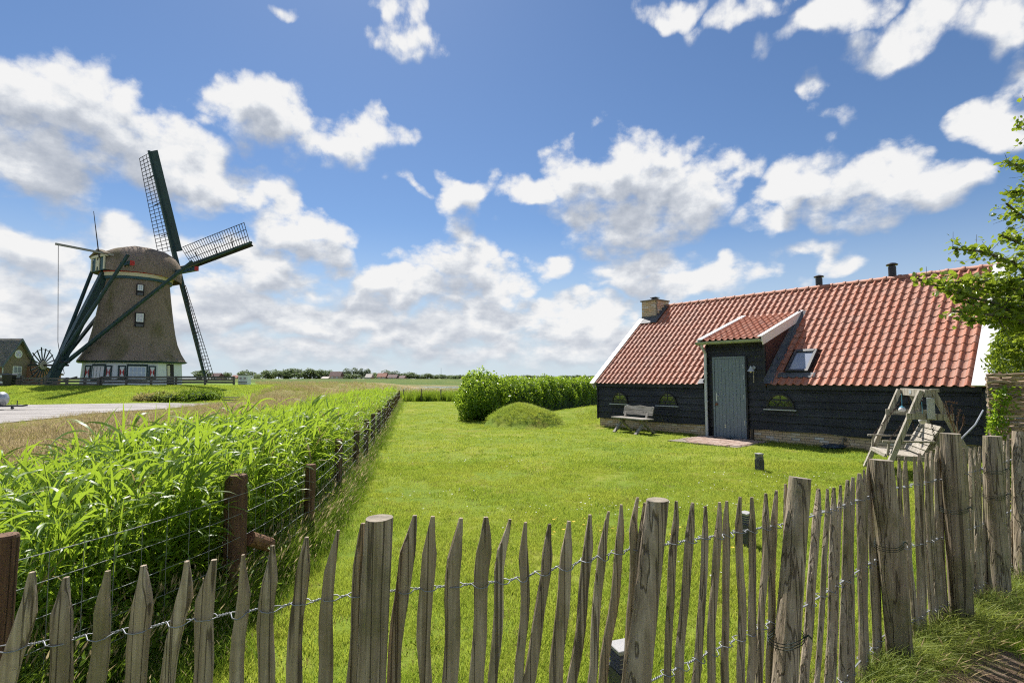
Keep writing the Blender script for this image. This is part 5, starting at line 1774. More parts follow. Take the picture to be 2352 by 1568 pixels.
# tank trailer
tt = thing('tank_trailer', (-27.2, 27.2, 0.03), R(6), 'galvanised water tank trailer parked on the paved yard', 'trailer')
tank = [(0.02, -0.95), (0.22, -0.92), (0.34, -0.82), (0.36, -0.74), (0.36, 0.74), (0.34, 0.82), (0.22, 0.92), (0.02, 0.95)]
MB().lathe(tank, 24, Matrix.Translation((0, 0, 0.56)) @ Matrix.Rotation(math.pi / 2, 4, 'Y')).build('tank', mat_plain('galvanised steel', (0.42, 0.44, 0.46), 0.38, 0.7, 0.5, var=0.1, scale=3), tt, smooth=True)
MB().beam((-0.9, -0.25, 0.20), (1.0, -0.25, 0.20), 0.06, 0.07).beam((-0.9, 0.25, 0.20), (1.0, 0.25, 0.20), 0.06, 0.07).beam((1.0, -0.25, 0.20), (1.75, 0, 0.20), 0.06, 0.07).beam((1.0, 0.25, 0.20), (1.75, 0, 0.20), 0.06, 0.07).beam((1.7, 0, 0.20), (1.95, 0, 0.24), 0.07, 0.08).build('drawbar', M_anth, tt)
for y in (-0.48, 0.48):
    w = MB().lathe([(0.02, -0.06), (0.20, -0.06), (0.23, -0.04), (0.23, 0.04), (0.20, 0.06), (0.02, 0.06)], 20, Matrix.Translation((0.0, y, 0.23)) @ Matrix.Rotation(math.pi / 2, 4, 'X')).build('wheel', M_blackplastic, tt)
    MB().lathe([(0.01, -0.065), (0.11, -0.065), (0.11, 0.065), (0.01, 0.065)], 14, Matrix.Translation((0.0, y, 0.23)) @ Matrix.Rotation(math.pi / 2, 4, 'X')).build('rim', M_zinc, w)
MB().tube([(1.45, 0.02, 0.20), (1.45, 0.02, 0.48)], 0.022, 7).lathe([(0.07, -0.03), (0.07, 0.03)], 10, Matrix.Translation((1.25, 0.0, 0.10)) @ Matrix.Rotation(math.pi / 2, 4, 'X')).build('jockey_wheel', M_anth, tt)
# white hut beyond the fence
hut = thing('white_hut', (-25.0, 49.0, gz(-25.0, 49.0)), 0, 'small white hut with two little windows at the right end of the rail fence', 'hut')
MB().box((-0.42, -0.35, 0.0), (0.42, 0.4, 0.95)).build('wall', M_mwhite, hut)
MB().box((-0.47, -0.41, 0.953), (0.47, 0.46, 1.0)).build('roof', mat_plain('grey felt', (0.2, 0.2, 0.2), 0.8), hut)
for x in (-0.2, 0.18):
    MB().box((x - 0.1, -0.36, 0.55), (x + 0.1, -0.352, 0.75)).build('window', M_glass, hut)
MB().box((-0.42, -0.43, 0.28), (0.42, -0.40, 0.34)).box((-0.42, -0.43, 0.06), (0.42, -0.40, 0.12)).build('railing', M_rail, hut)
st = thing('plank_steps', (-18.9, 34.6, 0.03), 0, 'grey plank steps in the bank beside the dark bushes', 'steps')
for k in range(3):
    MB().box((-0.3 - 0.1 * k, 0.3 * k, 0.16 * k), (0.5, 0.3 * k + 0.28, 0.16 * k + 0.06)).build('plank', M_rail, st)

# --- brick cottage
ct = thing('brick_cottage', (-58.6, 62.0, 1.0), 0, 'small brown brick cottage with grey tiled roof at the left edge', 'house')
m, n, out = new_mat('brown brickwork')
co = coords(n)
bt = n.new('ShaderNodeTexBrick')
n.put(bt.inputs['Vector'], n.mapping(co, (1, 1, 1), (0, 0, 0), (math.pi / 2, 0, math.pi / 2)))
bt.inputs['Color1'].default_value = (0.25, 0.115, 0.08, 1); bt.inputs['Color2'].default_value = (0.32, 0.165, 0.115, 1); bt.inputs['Mortar'].default_value = (0.22, 0.18, 0.14, 1)
bt.inputs['Scale'].default_value = 4.0; bt.inputs['Mortar Size'].default_value = 0.02
principled(n, out, bt.outputs[0], 0.9, 0, 0.1)
M_brown = m
m, n, out = new_mat('old grey pantiles')
co = coords(n)
wv = n.new('ShaderNodeTexWave')
n.put(wv.inputs[0], co); wv.inputs['Scale'].default_value = 2.0; wv.inputs['Distortion'].default_value = 1.5
nz = n.noise(co, 3.0, 4, 0.7)
principled(n, out, n.ramp(nz, [(0.3, (0.10, 0.10, 0.095)), (0.55, (0.20, 0.195, 0.18)), (0.75, (0.30, 0.20, 0.13))]), 0.8, 0, 0.2, bump(n, wv.outputs[0], 0.5, 0.05))
M_greytile = m
hwid, ez, rz_, ln_ = 1.8, 2.45, 5.25, 9.0
MB().prism([(0, -hwid, -0.3), (0, hwid, -0.3), (0, hwid, ez), (0, 0, rz_ - 0.15), (0, -hwid, ez)], (-ln_, 0, 0)).build('wall', M_brown, ct)
sl = math.hypot(hwid + 0.35, rz_ - ez + 0.5)
rf = MB()
for sg in (-1, 1):
    rf.prism([(0.35, sg * (hwid + 0.35), ez - 0.55), (0.35, 0, rz_ - 0.02), (0.35, 0, rz_ + 0.12), (0.35, sg * (hwid + 0.40), ez - 0.42)], (-ln_ - 0.4, 0, 0))
rf = rf.build('roof', M_greytile, ct)
rows = 13
for k in range(rows):       # tile courses on the slope that is seen
    t0, t1 = k / rows, (k + 1) / rows
    ya, za = -(hwid + 0.40) * (1 - t0), ez - 0.42 + (rz_ + 0.12 - ez + 0.42) * t0
    yb, zb_ = -(hwid + 0.40) * (1 - t1), ez - 0.42 + (rz_ + 0.12 - ez + 0.42) * t1
    MB().prism([(0.36, ya, za + 0.01), (0.36, yb, zb_ + 0.005), (0.36, yb - 0.01, zb_ + 0.02), (0.36, ya - 0.05, za + 0.07)], (-ln_ - 0.3, 0, 0)).build('tile_course', M_greytile, rf)
for sg in (-1, 1):
    MB().prism([(0.36, sg * (hwid + 0.46), ez - 0.62), (0.36, 0, rz_ - 0.14), (0.36, 0, rz_ + 0.16), (0.36, sg * (hwid + 0.46), ez - 0.34)], (0.08, 0, 0)).build('barge_board', mat_plain('grey blue trim', (0.10, 0.13, 0.15), 0.5), rf)
w = MB().box((0.0, -0.6, 0.55), (0.05, 0.5, 2.1)).build('window', M_mwhite, ct)
for a in (-0.52, -0.02):
    for b_ in (0.63, 1.36):
        MB().box((0.051, a, b_), (0.056, a + 0.44, b_ + 0.66)).build('pane', M_skyglass, w)
MR0 = Matrix.Translation((0.02, -0.05, 3.55)) @ Matrix.Rotation(math.pi / 2, 4, 'Y')
rw = MB().lathe([(0.48, 0.0), (0.48, 0.06), (0.36, 0.06), (0.36, 0.03)], 22, MR0, cap=False).build('round_window', M_mwhite, ct)
MB().lathe([(0.37, 0.02), (0.37, 0.03)], 22, MR0).build('pane', M_glass, rw)
gb = MB()
for a in (90, 210, 330):
    gb.beam((0.065, -0.05, 3.55), (0.065, -0.05 + 0.38 * math.cos(R(a)), 3.55 + 0.38 * math.sin(R(a)) * -1), 0.06, 0.04, up=(1, 0, 0))
gb.build('glazing_bars', M_mwhite, rw)
an = MB().prism([(0.0, 1.2, -0.3), (0.0, 4.2, -0.3), (0.0, 4.2, 1.1), (0.0, 1.2, 2.1)], (1.6, 0, 0)).build('annex', M_brown, ct)
MB().prism([(0.0, 1.2, 2.12), (0.0, 4.4, 1.05), (0.0, 4.4, 1.2), (0.0, 1.2, 2.3)], (1.8, 0, 0)).build('annex_roof', mat_plain('brown tiles', (0.16, 0.11, 0.10), 0.8, var=0.3, scale=4), an)
MB().tube([(0.08, -hwid - 0.1, ez - 0.4), (0.08, -hwid - 0.05, ez - 0.9), (0.08, -hwid - 0.05, -0.2)], 0.06, 8).build('downpipe', M_zinc, ct)
# ---------------------------------------------------------------- vegetation
def blades_mesh(name, mat, nb, rad, h0, h1, w, bend, segs=3, lean=(0.0, 0.0), seed=0, droop=0.0, heads=None):
    """a tuft of grass blades"""
    q = np.random.default_rng(seed)
    V, Fc, Mi = [], [], []
    for b in range(nb):
        r = rad * math.sqrt(q.random())
        a = q.random() * 6.283
        x, y = r * math.cos(a), r * math.sin(a)
        h = h0 + (h1 - h0) * q.random()
        da = q.random() * 6.283
        k = bend * (0.4 + q.random())
        dx, dy = math.cos(da) * k + lean[0], math.sin(da) * k + lean[1]
        wa = q.random() * 6.283
        wx, wy = math.cos(wa), math.sin(wa)
        base = len(V)
        ww = w * (0.7 + 0.6 * q.random())
        for s in range(segs + 1):
            t = s / segs
            px, py, pz = x + dx * h * t * t, y + dy * h * t * t, h * (t - droop * t * t * t)
            hw = ww / 2 * (1 - t) ** 0.7 if s < segs else 0
            if s < segs:
                V.append((px - wx * hw, py - wy * hw, pz)); V.append((px + wx * hw, py + wy * hw, pz))
            else:
                V.append((px, py, pz))
        for s in range(segs - 1):
            Fc.append((base + 2 * s, base + 2 * s + 1, base + 2 * s + 3, base + 2 * s + 2)); Mi.append(0)
        Fc.append((base + 2 * segs - 2, base + 2 * segs - 1, base + 2 * segs)); Mi.append(0)
        if heads and q.random() < heads[0]:
            hl, hwid = heads[1] * (0.7 + 0.6 * q.random()), heads[2]
            for e in range(2):
                c_, s_ = math.cos(wa + e * 1.57) * hwid, math.sin(wa + e * 1.57) * hwid
                k0 = len(V)
                V += [(px - dx * 0.03, py - dy * 0.03, pz - hl * 0.3), (px + c_, py + s_, pz + hl * 0.2), (px + dx * hl * 0.8, py + dy * hl * 0.8, pz + hl * 0.75), (px - c_, py - s_, pz + hl * 0.15)]
                Fc.append((k0, k0 + 1, k0 + 2, k0 + 3)); Mi.append(1)
    me = bpy.data.meshes.new(name)
    me.from_pydata(V, [], Fc)
    for mt in (mat if isinstance(mat, list) else [mat]):
        me.materials.append(mt)
    if isinstance(mat, list):
        me.polygons.foreach_set('material_index', Mi)
    me.update()
    return me
def leaf_mesh(name, mat, P, N, size, aspect=0.62, seed=1, fold=0.18, jitter=0.5, spread=0.3):
    """many single leaves (a folded diamond each); P (n,3) positions, N (n,3) facing directions"""
    q = np.random.default_rng(seed)
    n_ = len(P)
    N = N + q.normal(0, jitter, (n_, 3))
    N /= np.linalg.norm(N, axis=1, keepdims=True) + 1e-9
    T = q.normal(0, 1, (n_, 3)); T[:, 2] -= 0.4
    T -= N * (T * N).sum(1, keepdims=True)
    T /= np.linalg.norm(T, axis=1, keepdims=True) + 1e-9
    B = np.cross(N, T)
    sz = size * (1 - spread + 2 * spread * q.random((n_, 1)))
    a = P
    c = P + T * sz
    mid = P + T * sz * 0.42
    l = mid + B * sz * aspect * 0.5 + N * sz * fold
    r = mid - B * sz * aspect * 0.5 + N * sz * fold
    l2 = P + T * sz * 0.78 + B * sz * aspect * 0.33 + N * sz * fold * 0.5
    r2 = P + T * sz * 0.78 - B * sz * aspect * 0.33 + N * sz * fold * 0.5
    V = np.stack([a, l, l2, c, r2, r], 1).reshape(-1, 3)
    k = np.arange(n_) * 6
    F1 = np.stack([k, k + 3, k + 2, k + 1], 1)
    F2 = np.stack([k, k + 5, k + 4, k + 3], 1)
    me = bpy.data.meshes.new(name)
    me.from_pydata(V.tolist(), [], np.concatenate([F1, F2]).tolist())
    me.materials.append(mat)
    me.update()
    return me

# --- materials
M_blade = mat_leaf('lawn blade', (0.115, 0.255, 0.024), (0.385, 0.405, 0.072), (0.52, 0.58, 0.07), 0.5, 0.6, 0.15, patch=0.75, posw=0.8)
M_bladedry = mat_leaf('dry blade', (0.28, 0.22, 0.08), (0.38, 0.30, 0.13), (0.36, 0.28, 0.10), 0.3, 0.6, 0.2)
M_reed = mat_leaf('reed leaf', (0.090, 0.190, 0.020), (0.210, 0.310, 0.034), (0.46, 0.60, 0.04), 0.48, 0.42, 0.5, patch=0.5, dead=(0.03, (0.36, 0.27, 0.12)))
M_reedstem = mat_leaf('reed stem', (0.06, 0.11, 0.02), (0.12, 0.17, 0.04), (0.2, 0.28, 0.04), 0.2, 0.5, 0.3)
M_weed = mat_leaf('weed green', (0.065, 0.140, 0.014), (0.150, 0.225, 0.026), (0.32, 0.44, 0.04), 0.42, 0.5, 0.3)
M_tall = mat_leaf('tall grass', (0.15, 0.225, 0.032), (0.30, 0.325, 0.075), (0.46, 0.50, 0.10), 0.45, 0.5, 0.25)
M_brownhead = mat_leaf('grass panicle', (0.40, 0.32, 0.17), (0.55, 0.45, 0.29), (0.58, 0.48, 0.28), 0.4, 0.7, 0.15)
M_brownblade = mat_leaf('ripe grass', (0.24, 0.245, 0.060), (0.42, 0.345, 0.17), (0.52, 0.45, 0.17), 0.4, 0.6, 0.15)
M_hedge = mat_leaf('hedge leaf', (0.075, 0.175, 0.016), (0.205, 0.320, 0.028), (0.50, 0.64, 0.045), 0.52, 0.30, 0.5, patch=0.8)
M_tree = mat_leaf('tree leaf', (0.060, 0.130, 0.013), (0.175, 0.235, 0.026), (0.44, 0.53, 0.04), 0.45, 0.36, 0.45, patch=2.0)
M_core = mat_plain('leaf shade core', (0.025, 0.050, 0.012), 0.95, var=0.4, scale=3)  # dark tone stands in for the shade inside foliage
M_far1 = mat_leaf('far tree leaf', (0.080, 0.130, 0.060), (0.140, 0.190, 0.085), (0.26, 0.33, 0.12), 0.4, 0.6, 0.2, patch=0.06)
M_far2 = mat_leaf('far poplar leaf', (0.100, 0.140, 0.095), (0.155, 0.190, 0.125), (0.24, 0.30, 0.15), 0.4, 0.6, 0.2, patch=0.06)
M_bark = mat_wood('bark', (0.12, 0.10, 0.08), (0.20, 0.17, 0.14), (0.05, 0.04, 0.03), axis=2, grain=14)

# --- lawn blades: close ones fine, further ones coarser
def in_barn(x, y):
    dx, dy = x - 2.9296, y - 18.1505
    s = dx * math.cos(TH) - dy * math.sin(TH)
    o = dx * math.sin(TH) + dy * math.cos(TH)
    pav = (s > 3.95) & (s < 5.85) & (o > -1.74) & (o < 0.1)
    return ((s > -0.1) & (s < 10.1) & (o > 0.10) & (o < 7.1)) | pav
def seen(x, y, m=1.08):
    return (np.abs(x) < (y * 0.98 * m + 0.6)) & (y > 0.8)
def on_soil(x, y):
    fy = np.interp(x, [p[0] for p in FP], [p[1] for p in FP])
    return (x > 0.4) & (x < 3.0) & (y < np.minimum(fy - 0.12, 3.36))
def lawn_points(n_, y0, y1, power=1.0):
    u_ = nrg.random(n_)
    y = y0 + (y1 - y0) * u_ ** power
    x = nrg.uniform(-1, 1, n_) * (y * 1.02 + 0.8)
    wx = wire_x_np(y)
    ok = (x > wx + 0.12) & ~in_barn(x, y) & seen(x, y) & ~on_soil(x, y)
    x, y = x[ok], y[ok]
    return np.stack([x, y, height(x, y)], 1)
LB = [blades_mesh('lawn_tuft%d' % k, M_blade, 34, 0.075, 0.018, 0.045, 0.0042, 0.55, 2, seed=k) for k in range(5)] + [blades_mesh('lawn_dry_tuft', M_bladedry, 16, 0.07, 0.012, 0.03, 0.004, 0.8, 2, seed=9)]
P = lawn_points(46000, 1.1, 10.5, 1.15)
mk = np.sin(P[:, 0] * 1.9 + 1.7 * np.sin(P[:, 1] * 0.9)) * np.sin(P[:, 1] * 1.4 + 1.2 * np.sin(P[:, 0] * 1.3 + 2)) + 0.35 * np.sin(P[:, 0] * 7.1) * np.sin(P[:, 1] * 6.3)
P = P[(mk < 0.55) | (nrg.random(len(P)) < 0.35)]
k_ = len(P)
sca = nrg.uniform(0.75, 1.3, k_) * (1 + 0.25 * np.sin(P[:, 0] * 3.1) * np.sin(P[:, 1] * 2.3))
scatter('lawn_grass', P, nrg.uniform(0, 6.28, k_), sca, nrg.normal(0, 0.05, (k_, 2)), LB, 'short mown green grass of the lawn behind the picket fence', 'grass')
LB2 = [blades_mesh('lawn_far_tuft%d' % k, M_blade, 30, 0.20, 0.025, 0.055, 0.011, 0.6, 2, seed=20 + k) for k in range(4)]
P = lawn_points(26000, 9.5, 38.0, 1.0)
k_ = len(P)
scatter('far_lawn_grass', P, nrg.uniform(0, 6.28, k_), nrg.uniform(0.6, 1.15, k_), nrg.normal(0, 0.05, (k_, 2)), LB2, 'mown grass on the far part of the lawn', 'grass')
# longer grass on the hump and at the hedge foot
TG_ = [blades_mesh('tall_tuft%d' % k, [M_tall, M_brownhead], 26, 0.13, 0.10, 0.30, 0.008, 0.7, 3, seed=40 + k, droop=0.25, heads=(0.12, 0.05, 0.005)) for k in range(4)]
hx = HUM[0] + nrg.normal(0, 0.85, 1700); hy = HUM[1] + nrg.normal(0, 0.75, 1700)
kx = nrg.uniform(2.6, 6.2, 900); ky = 20.5 + (kx - 2.6) * 1.2 + nrg.normal(0, 1.0, 900)
lx_ = nrg.uniform(-1.6, 0.2, 160); ly_ = 20.2 + nrg.normal(0, 0.35, 160)
X_ = np.concatenate([hx, kx, lx_]); Y_ = np.concatenate([hy, ky, ly_])
ok = ~in_barn(X_, Y_)
X_, Y_ = X_[ok], Y_[ok]
k_ = len(X_)
scatter('rough_grass', np.stack([X_, Y_, height(X_, Y_)], 1), nrg.uniform(0, 6.28, k_), nrg.uniform(0.25, 0.62, k_), nrg.normal(0, 0.1, (k_, 2)), [blades_mesh('hump_tuft%d' % k, M_blade, 34, 0.14, 0.10, 0.24, 0.009, 0.75, 3, seed=300 + k, droop=0.2) for k in range(4)] + TG_[:1], 'rough uncut grass on the hump and below the hedge', 'grass')
# grass along the foot of the barn
s_ = nrg.uniform(0, 10, 420)
s_ = s_[(s_ < 4.0) | (s_ > 5.5)]
pts_ = np.array([tuple(to_world(a, nrg.uniform(-0.10, 0.10))) for a in s_])
k_ = len(pts_)
scatter('wall_foot_grass', pts_, nrg.uniform(0, 6.28, k_), nrg.uniform(0.25, 0.5, k_), nrg.normal(0, 0.1, (k_, 2)), TG_, 'uneven grass fringe at the foot of the barn wall', 'grass')

# clover clumps and longer tufts the mower missed, along the fences too
CLV = [blades_mesh('clover_clump%d' % k, M_weed, 40, 0.13, 0.02, 0.055, 0.012, 0.9, 2, seed=320 + k) for k in range(2)] + [blades_mesh('missed_tuft', M_tall, 22, 0.06, 0.06, 0.14, 0.005, 0.7, 3, seed=330, droop=0.2)]
Pc = lawn_points(420, 1.6, 20.0, 1.3)
tx_ = np.linspace(-1.4, 6.0, 170) + nrg.normal(0, 0.03, 170)
ty_ = np.interp(tx_, [p[0] for p in FP], [p[1] for p in FP]) + 0.10 + np.abs(nrg.normal(0, 0.05, 170))
Pc = np.concatenate([Pc, np.stack([tx_, ty_, np.zeros(170)], 1)])
k_ = len(Pc)
scatter('lawn_clumps', Pc, nrg.uniform(0, 6.28, k_), nrg.uniform(0.6, 1.3, k_), nrg.normal(0, 0.08, (k_, 2)), CLV, 'darker clover clumps and uncut tufts dotted over the lawn', 'grass', pick=np.concatenate([nrg.integers(0, 3, k_ - 170), np.full(170, 2)]))

# --- flowers in the lawn
def flower(name, col, r):
    mt = mat_plain(name, col, 0.6, var=0.05)
    mb = MB()
    for k in range(6):
        a = k * math.pi / 3
        mb.poly([(0, 0, 0.05), (r * math.cos(a - 0.4), r * math.sin(a - 0.4), 0.055), (r * 1.2 * math.cos(a), r * 1.2 * math.sin(a), 0.056), (r * math.cos(a + 0.4), r * math.sin(a + 0.4), 0.055)])
    return mb.mesh(name, mt)
fw = flower('daisy', (0.75, 0.74, 0.70), 0.012)
fy_ = flower('buttercup', (0.75, 0.52, 0.02), 0.013)
cl = []
for (cx_, cy_, sx_, c_) in ((0.3, 6.6, 0.7, 40), (2.3, 6.9, 0.6, 45), (-1.3, 7.5, 0.5, 25), (1.2, 4.6, 0.5, 10), (3.4, 8.2, 0.9, 50), (5.0, 9.0, 0.6, 40), (-0.5, 10.5, 1.2, 50), (1.0, 14, 2.0, 70)):
    cl.append(np.stack([cx_ + nrg.normal(0, sx_, c_), cy_ + nrg.normal(0, sx_ * 0.35, c_)], 1))
cl = np.concatenate(cl); k_ = len(cl)
scatter('daisies', np.column_stack([cl, np.zeros(k_)]), nrg.uniform(0, 6, k_), nrg.uniform(0.45, 0.85, k_), nrg.normal(0, 0.2, (k_, 2)), [fw], 'tiny white daisies and clover in the lawn', 'flowers')
cl = np.concatenate([np.stack([cx_ + nrg.normal(0, 0.25, c_), cy_ + nrg.normal(0, 0.15, c_)], 1) for cx_, cy_, c_ in ((0.75, 5.6, 12), (1.75, 5.75, 10), (0.6, 6.0, 7), (2.6, 5.2, 5), (-1.9, 6.4, 3), (1.2, 15.5, 6))])
k_ = len(cl)
scatter('buttercups', np.column_stack([cl, np.zeros(k_)]), nrg.uniform(0, 6, k_), nrg.uniform(0.8, 1.3, k_), nrg.normal(0, 0.2, (k_, 2)), [fy_], 'small yellow buttercups in the lawn', 'flowers')

# --- reeds
def reed_mesh(seed, H=1.55, broad=1.0):
    q = random.Random(seed)
    V, Fc, Mi = [], [], []
    lean = (q.uniform(0.02, 0.14), q.uniform(-0.06, 0.05))
    def stem(t):
        return Vector((lean[0] * H * t * t, lean[1] * H * t * t, H * t))
    for k in range(6):
        p = stem(k / 5)
        r = 0.0045 * (1 - 0.6 * k / 5)
        for j in range(3):
            a = j * 2.094
            V.append((p.x + r * math.cos(a), p.y + r * math.sin(a), p.z))
    for k in range(5):
        for j in range(3):
            Fc.append((k * 3 + j, k * 3 + (j + 1) % 3, k * 3 + 3 + (j + 1) % 3, k * 3 + 3 + j)); Mi.append(1)
    nl = q.randint(9, 12)
    ang = q.uniform(0, 6.28)
    for i in range(nl):
        t = 0.22 + 0.76 * i / (nl - 1) + q.uniform(-0.02, 0.02)
        p = stem(min(t, 0.99))
        ang += math.pi + q.uniform(-0.9, 0.9)
        d = Vector((math.cos(ang), math.sin(ang), 0))
        d = (d + Vector((0.75, -0.15, 0))).normalized()         # leaves swing down-wind
        L = q.uniform(0.30, 0.56) * (1.0 if t < 0.85 else 0.8)
        W_ = q.uniform(0.021, 0.037) * broad
        el0 = R(q.uniform(50, 82))
        curl = R(q.uniform(45, 150)) if q.random() < 0.75 else R(q.uniform(5, 30))
        side = Vector((-d.y, d.x, 0))
        roll = q.uniform(-0.7, 0.7)
        segs = 7
        pos = p.copy()
        b0 = len(V)
        for s in range(segs + 1):
            f = s / segs
            e = el0 - curl * f ** 1.5
            dirv = d * math.cos(e) + Vector((0, 0, math.sin(e)))
            if s:
                pos = pos + dirv * (L / segs)
            w_ = W_ * (0.55 + 1.2 * f if f < 0.25 else (1 - (f - 0.25) / 0.75) ** 0.75 * 0.85) * 0.9
            up = side.cross(dirv)
            sd = side * math.cos(roll * (1 + f)) + up * math.sin(roll * (1 + f))
            V.append(tuple(pos - sd * w_ / 2)); V.append(tuple(pos + sd * w_ / 2))
        for s in range(segs):
            Fc.append((b0 + 2 * s, b0 + 2 * s + 1, b0 + 2 * s + 3, b0 + 2 * s + 2)); Mi.append(0)
    me = bpy.data.meshes.new('reed')
    me.from_pydata(V, [], Fc)
    me.materials.append(M_reed); me.materials.append(M_reedstem)
    me.polygons.foreach_set('material_index', Mi)
    me.polygons.foreach_set('use_smooth', [True] * len(me.polygons))
    me.update()
    return me
RM = [reed_mesh(100 + k) for k in range(13)]
dr_ = RM[3].copy()
dr_.materials[0] = M_bladedry; dr_.materials[1] = M_bladedry
RM.append(dr_)
RMB = [reed_mesh(140 + k, 1.5, 1.45) for k in range(8)]
def bed(n_, y0, y1):
    y = nrg.uniform(y0, y1, n_)
    a, b = reed_l(y) + 0.2, wire_x_np(y) - 0.15
    x = a + (b - a) * nrg.random(n_)
    ok = (x > -y * 1.05 - 0.7)
    return x[ok], y[ok]
bx1, by1 = bed(3400, 2.2, 7.0)
bx2, by2 = bed(4800, 7.0, 16.0)
bx3, by3 = bed(5200, 16.0, 31.5)
X_ = np.concatenate([bx1, bx2, bx3]); Y_ = np.concatenate([by1, by2, by3])
k_ = len(X_)
Z_ = height(X_, Y_) - 0.02
fl_ = 0.91 - 0.21 * sst(X_, wire_x_np(Y_) - 0.8, wire_x_np(Y_) - 0.1) - 0.16 * (1 - sst(X_, reed_l(Y_) + 0.1, reed_l(Y_) + 1.4))
fl_ *= 1 - 0.16 * sst(Y_, 6, 11) + 0.06 * sst(Y_, 14, 22)
fl_ *= 1 - 0.09 * sst(-X_ / Y_, 0.60, 0.95)
fl_ *= 1 - 0.22 * (1 - sst(Y_, 2.2, 3.2))
sc_ = nrg.uniform(0.82, 1.10, k_) * fl_ * np.where(nrg.random(k_) < 0.03, 1.18, 1.0)
scatter('reeds', np.stack([X_, Y_, Z_], 1), nrg.uniform(-0.7, 0.7, k_), sc_, nrg.normal(0, 0.06, (k_, 2)), RM + RMB, 'bed of tall bright green reeds filling the ditch', 'reeds', pick=np.where((Y_ < 8.5) & (nrg.random(k_) < 0.72), nrg.integers(len(RM), len(RM) + len(RMB), k_), nrg.integers(0, len(RM), k_)))
# undergrowth below and before the reeds
WD = [blades_mesh('weed_tuft%d' % k, [M_weed, M_brownhead], 30, 0.14, 0.15, 0.48, 0.007, 0.5, 3, seed=60 + k, droop=0.2, heads=(0.10, 0.06, 0.005)) for k in range(4)]
y = nrg.uniform(1.6, 9.0, 3000) ; y = 1.6 + (y - 1.6) ** 1.0
x = wire_x_np(y) + nrg.normal(-0.12, 0.16, len(y))
x2_ = nrg.uniform(-3.2, -1.5, 1500); y2_ = nrg.uniform(1.65, 3.6, 1500)
okk = x2_ < wire_x_np(y2_) + 0.15 + 0.5 * nrg.random(1500) * (y2_ < 3.3)
X_ = np.concatenate([x, x2_[okk]]); Y_ = np.concatenate([y, y2_[okk]])
y3_ = nrg.uniform(9, 36, 1500); x3_ = wire_x_np(y3_) + nrg.normal(-0.1, 0.16, 1500)
X_ = np.concatenate([X_, x3_]); Y_ = np.concatenate([Y_, y3_])
ok = (X_ > -Y_ * 1.05 - 0.6)
X_, Y_ = X_[ok], Y_[ok]
k_ = len(X_)
sc_ = nrg.uniform(0.6, 1.15, k_) * np.where(X_ > wire_x_np(Y_) + 0.05, 0.55, 1.0)
scatter('fence_weeds', np.stack([X_, Y_, np.maximum(height(X_, Y_), -0.1)], 1), nrg.uniform(0, 6.28, k_), sc_, nrg.normal(0, 0.1, (k_, 2)), WD, 'dark green weeds and grass along the wire fence', 'weeds')
# leafy climbers low in the corner
q_ = np.random.default_rng(5)
n_ = 5200
x = q_.uniform(-3.3, -1.2, n_); y = q_.uniform(1.7, 3.9, n_)
ok = (x < wire_x_np(y) + 0.12 + 0.35 * q_.random(n_)) & (x > -y * 1.06 - 0.4)
x, y = x[ok], y[ok]
z = 0.05 + 0.42 * q_.random(len(x)) ** 1.4
cm = leaf_mesh('low_creepers', M_weed, np.stack([x, y, z], 1), np.tile([0.0, -0.5, 0.8], (len(x), 1)), 0.035, 0.4, 3)
co_ = put('low_creepers', cm)
tag(co_, 'mat of small leaved creepers under the reeds', 'weeds', kind='stuff')

# --- meadow: ripe brown grass
MG = [blades_mesh('meadow_tuft%d' % k, [M_brownblade, M_brownhead], 34, 0.22, 0.22, 0.52, 0.007, 0.45, 3, lean=(0.12, 0.0), seed=80 + k, droop=0.15, heads=(0.42, 0.10, 0.010)) for k in range(3)] + [blades_mesh('meadow_green_tuft2', [M_tall, M_brownhead], 34, 0.22, 0.2, 0.42, 0.008, 0.45, 3, seed=89, heads=(0.2, 0.08, 0.008))] + [blades_mesh('meadow_green_tuft', [M_tall, M_brownhead], 34, 0.22, 0.2, 0.45, 0.008, 0.45, 3, seed=88, heads=(0.25, 0.08, 0.008))]
def meadow_pts(n_, y0, y1):
    y = nrg.uniform(y0, y1, n_)
    x = nrg.uniform(-1.05, 0.0, n_) * y - 0.0
    ok = (x < reed_l(y) + 0.3) & ~((x < -18.6) & (y > 2) & (y < 36.0)) & ~((x < -19.0 - 0.15 * np.clip(y - 38, 0, 10)) & (y > 31))
    return x[ok], y[ok]
x1, y1 = meadow_pts(9000, 4, 20)
x2, y2 = meadow_pts(17000, 20, 47)
X_ = np.concatenate([x1, x2]); Y_ = np.concatenate([y1, y2])
k_ = len(X_)
sc_ = nrg.uniform(0.55, 1.0, k_) * (1 - 0.1 * sst(Y_, 25, 40)) * np.where((X_ < -15) & (Y_ < 34), 0.6, 1.0)
pn_ = np.sin(X_ * 0.55 + 1.3 * np.sin(Y_ * 0.31)) * np.sin(Y_ * 0.43 + 1.1 * np.sin(X_ * 0.37)) + 0.5 * np.sin(X_ * 1.9 + 0.7) * np.sin(Y_ * 1.3) + nrg.normal(0, 0.45, k_)
pick_ = np.where(pn_ > 0.25, nrg.integers(3, 5, k_), nrg.integers(0, 3, k_))
sc_ = sc_ * (0.8 + 0.35 * np.clip(np.sin(X_ * 1.1 + 2) * np.sin(Y_ * 0.9) + nrg.normal(0, 0.3, k_), -1, 1))
scatter('meadow_grass', np.stack([X_, Y_, height(X_, Y_)], 1), nrg.uniform(0, 6.28, k_), sc_, nrg.normal(0, 0.08, (k_, 2)), MG, 'ripe pinkish brown meadow grass between reeds and yard', 'grass', pick=pick_)
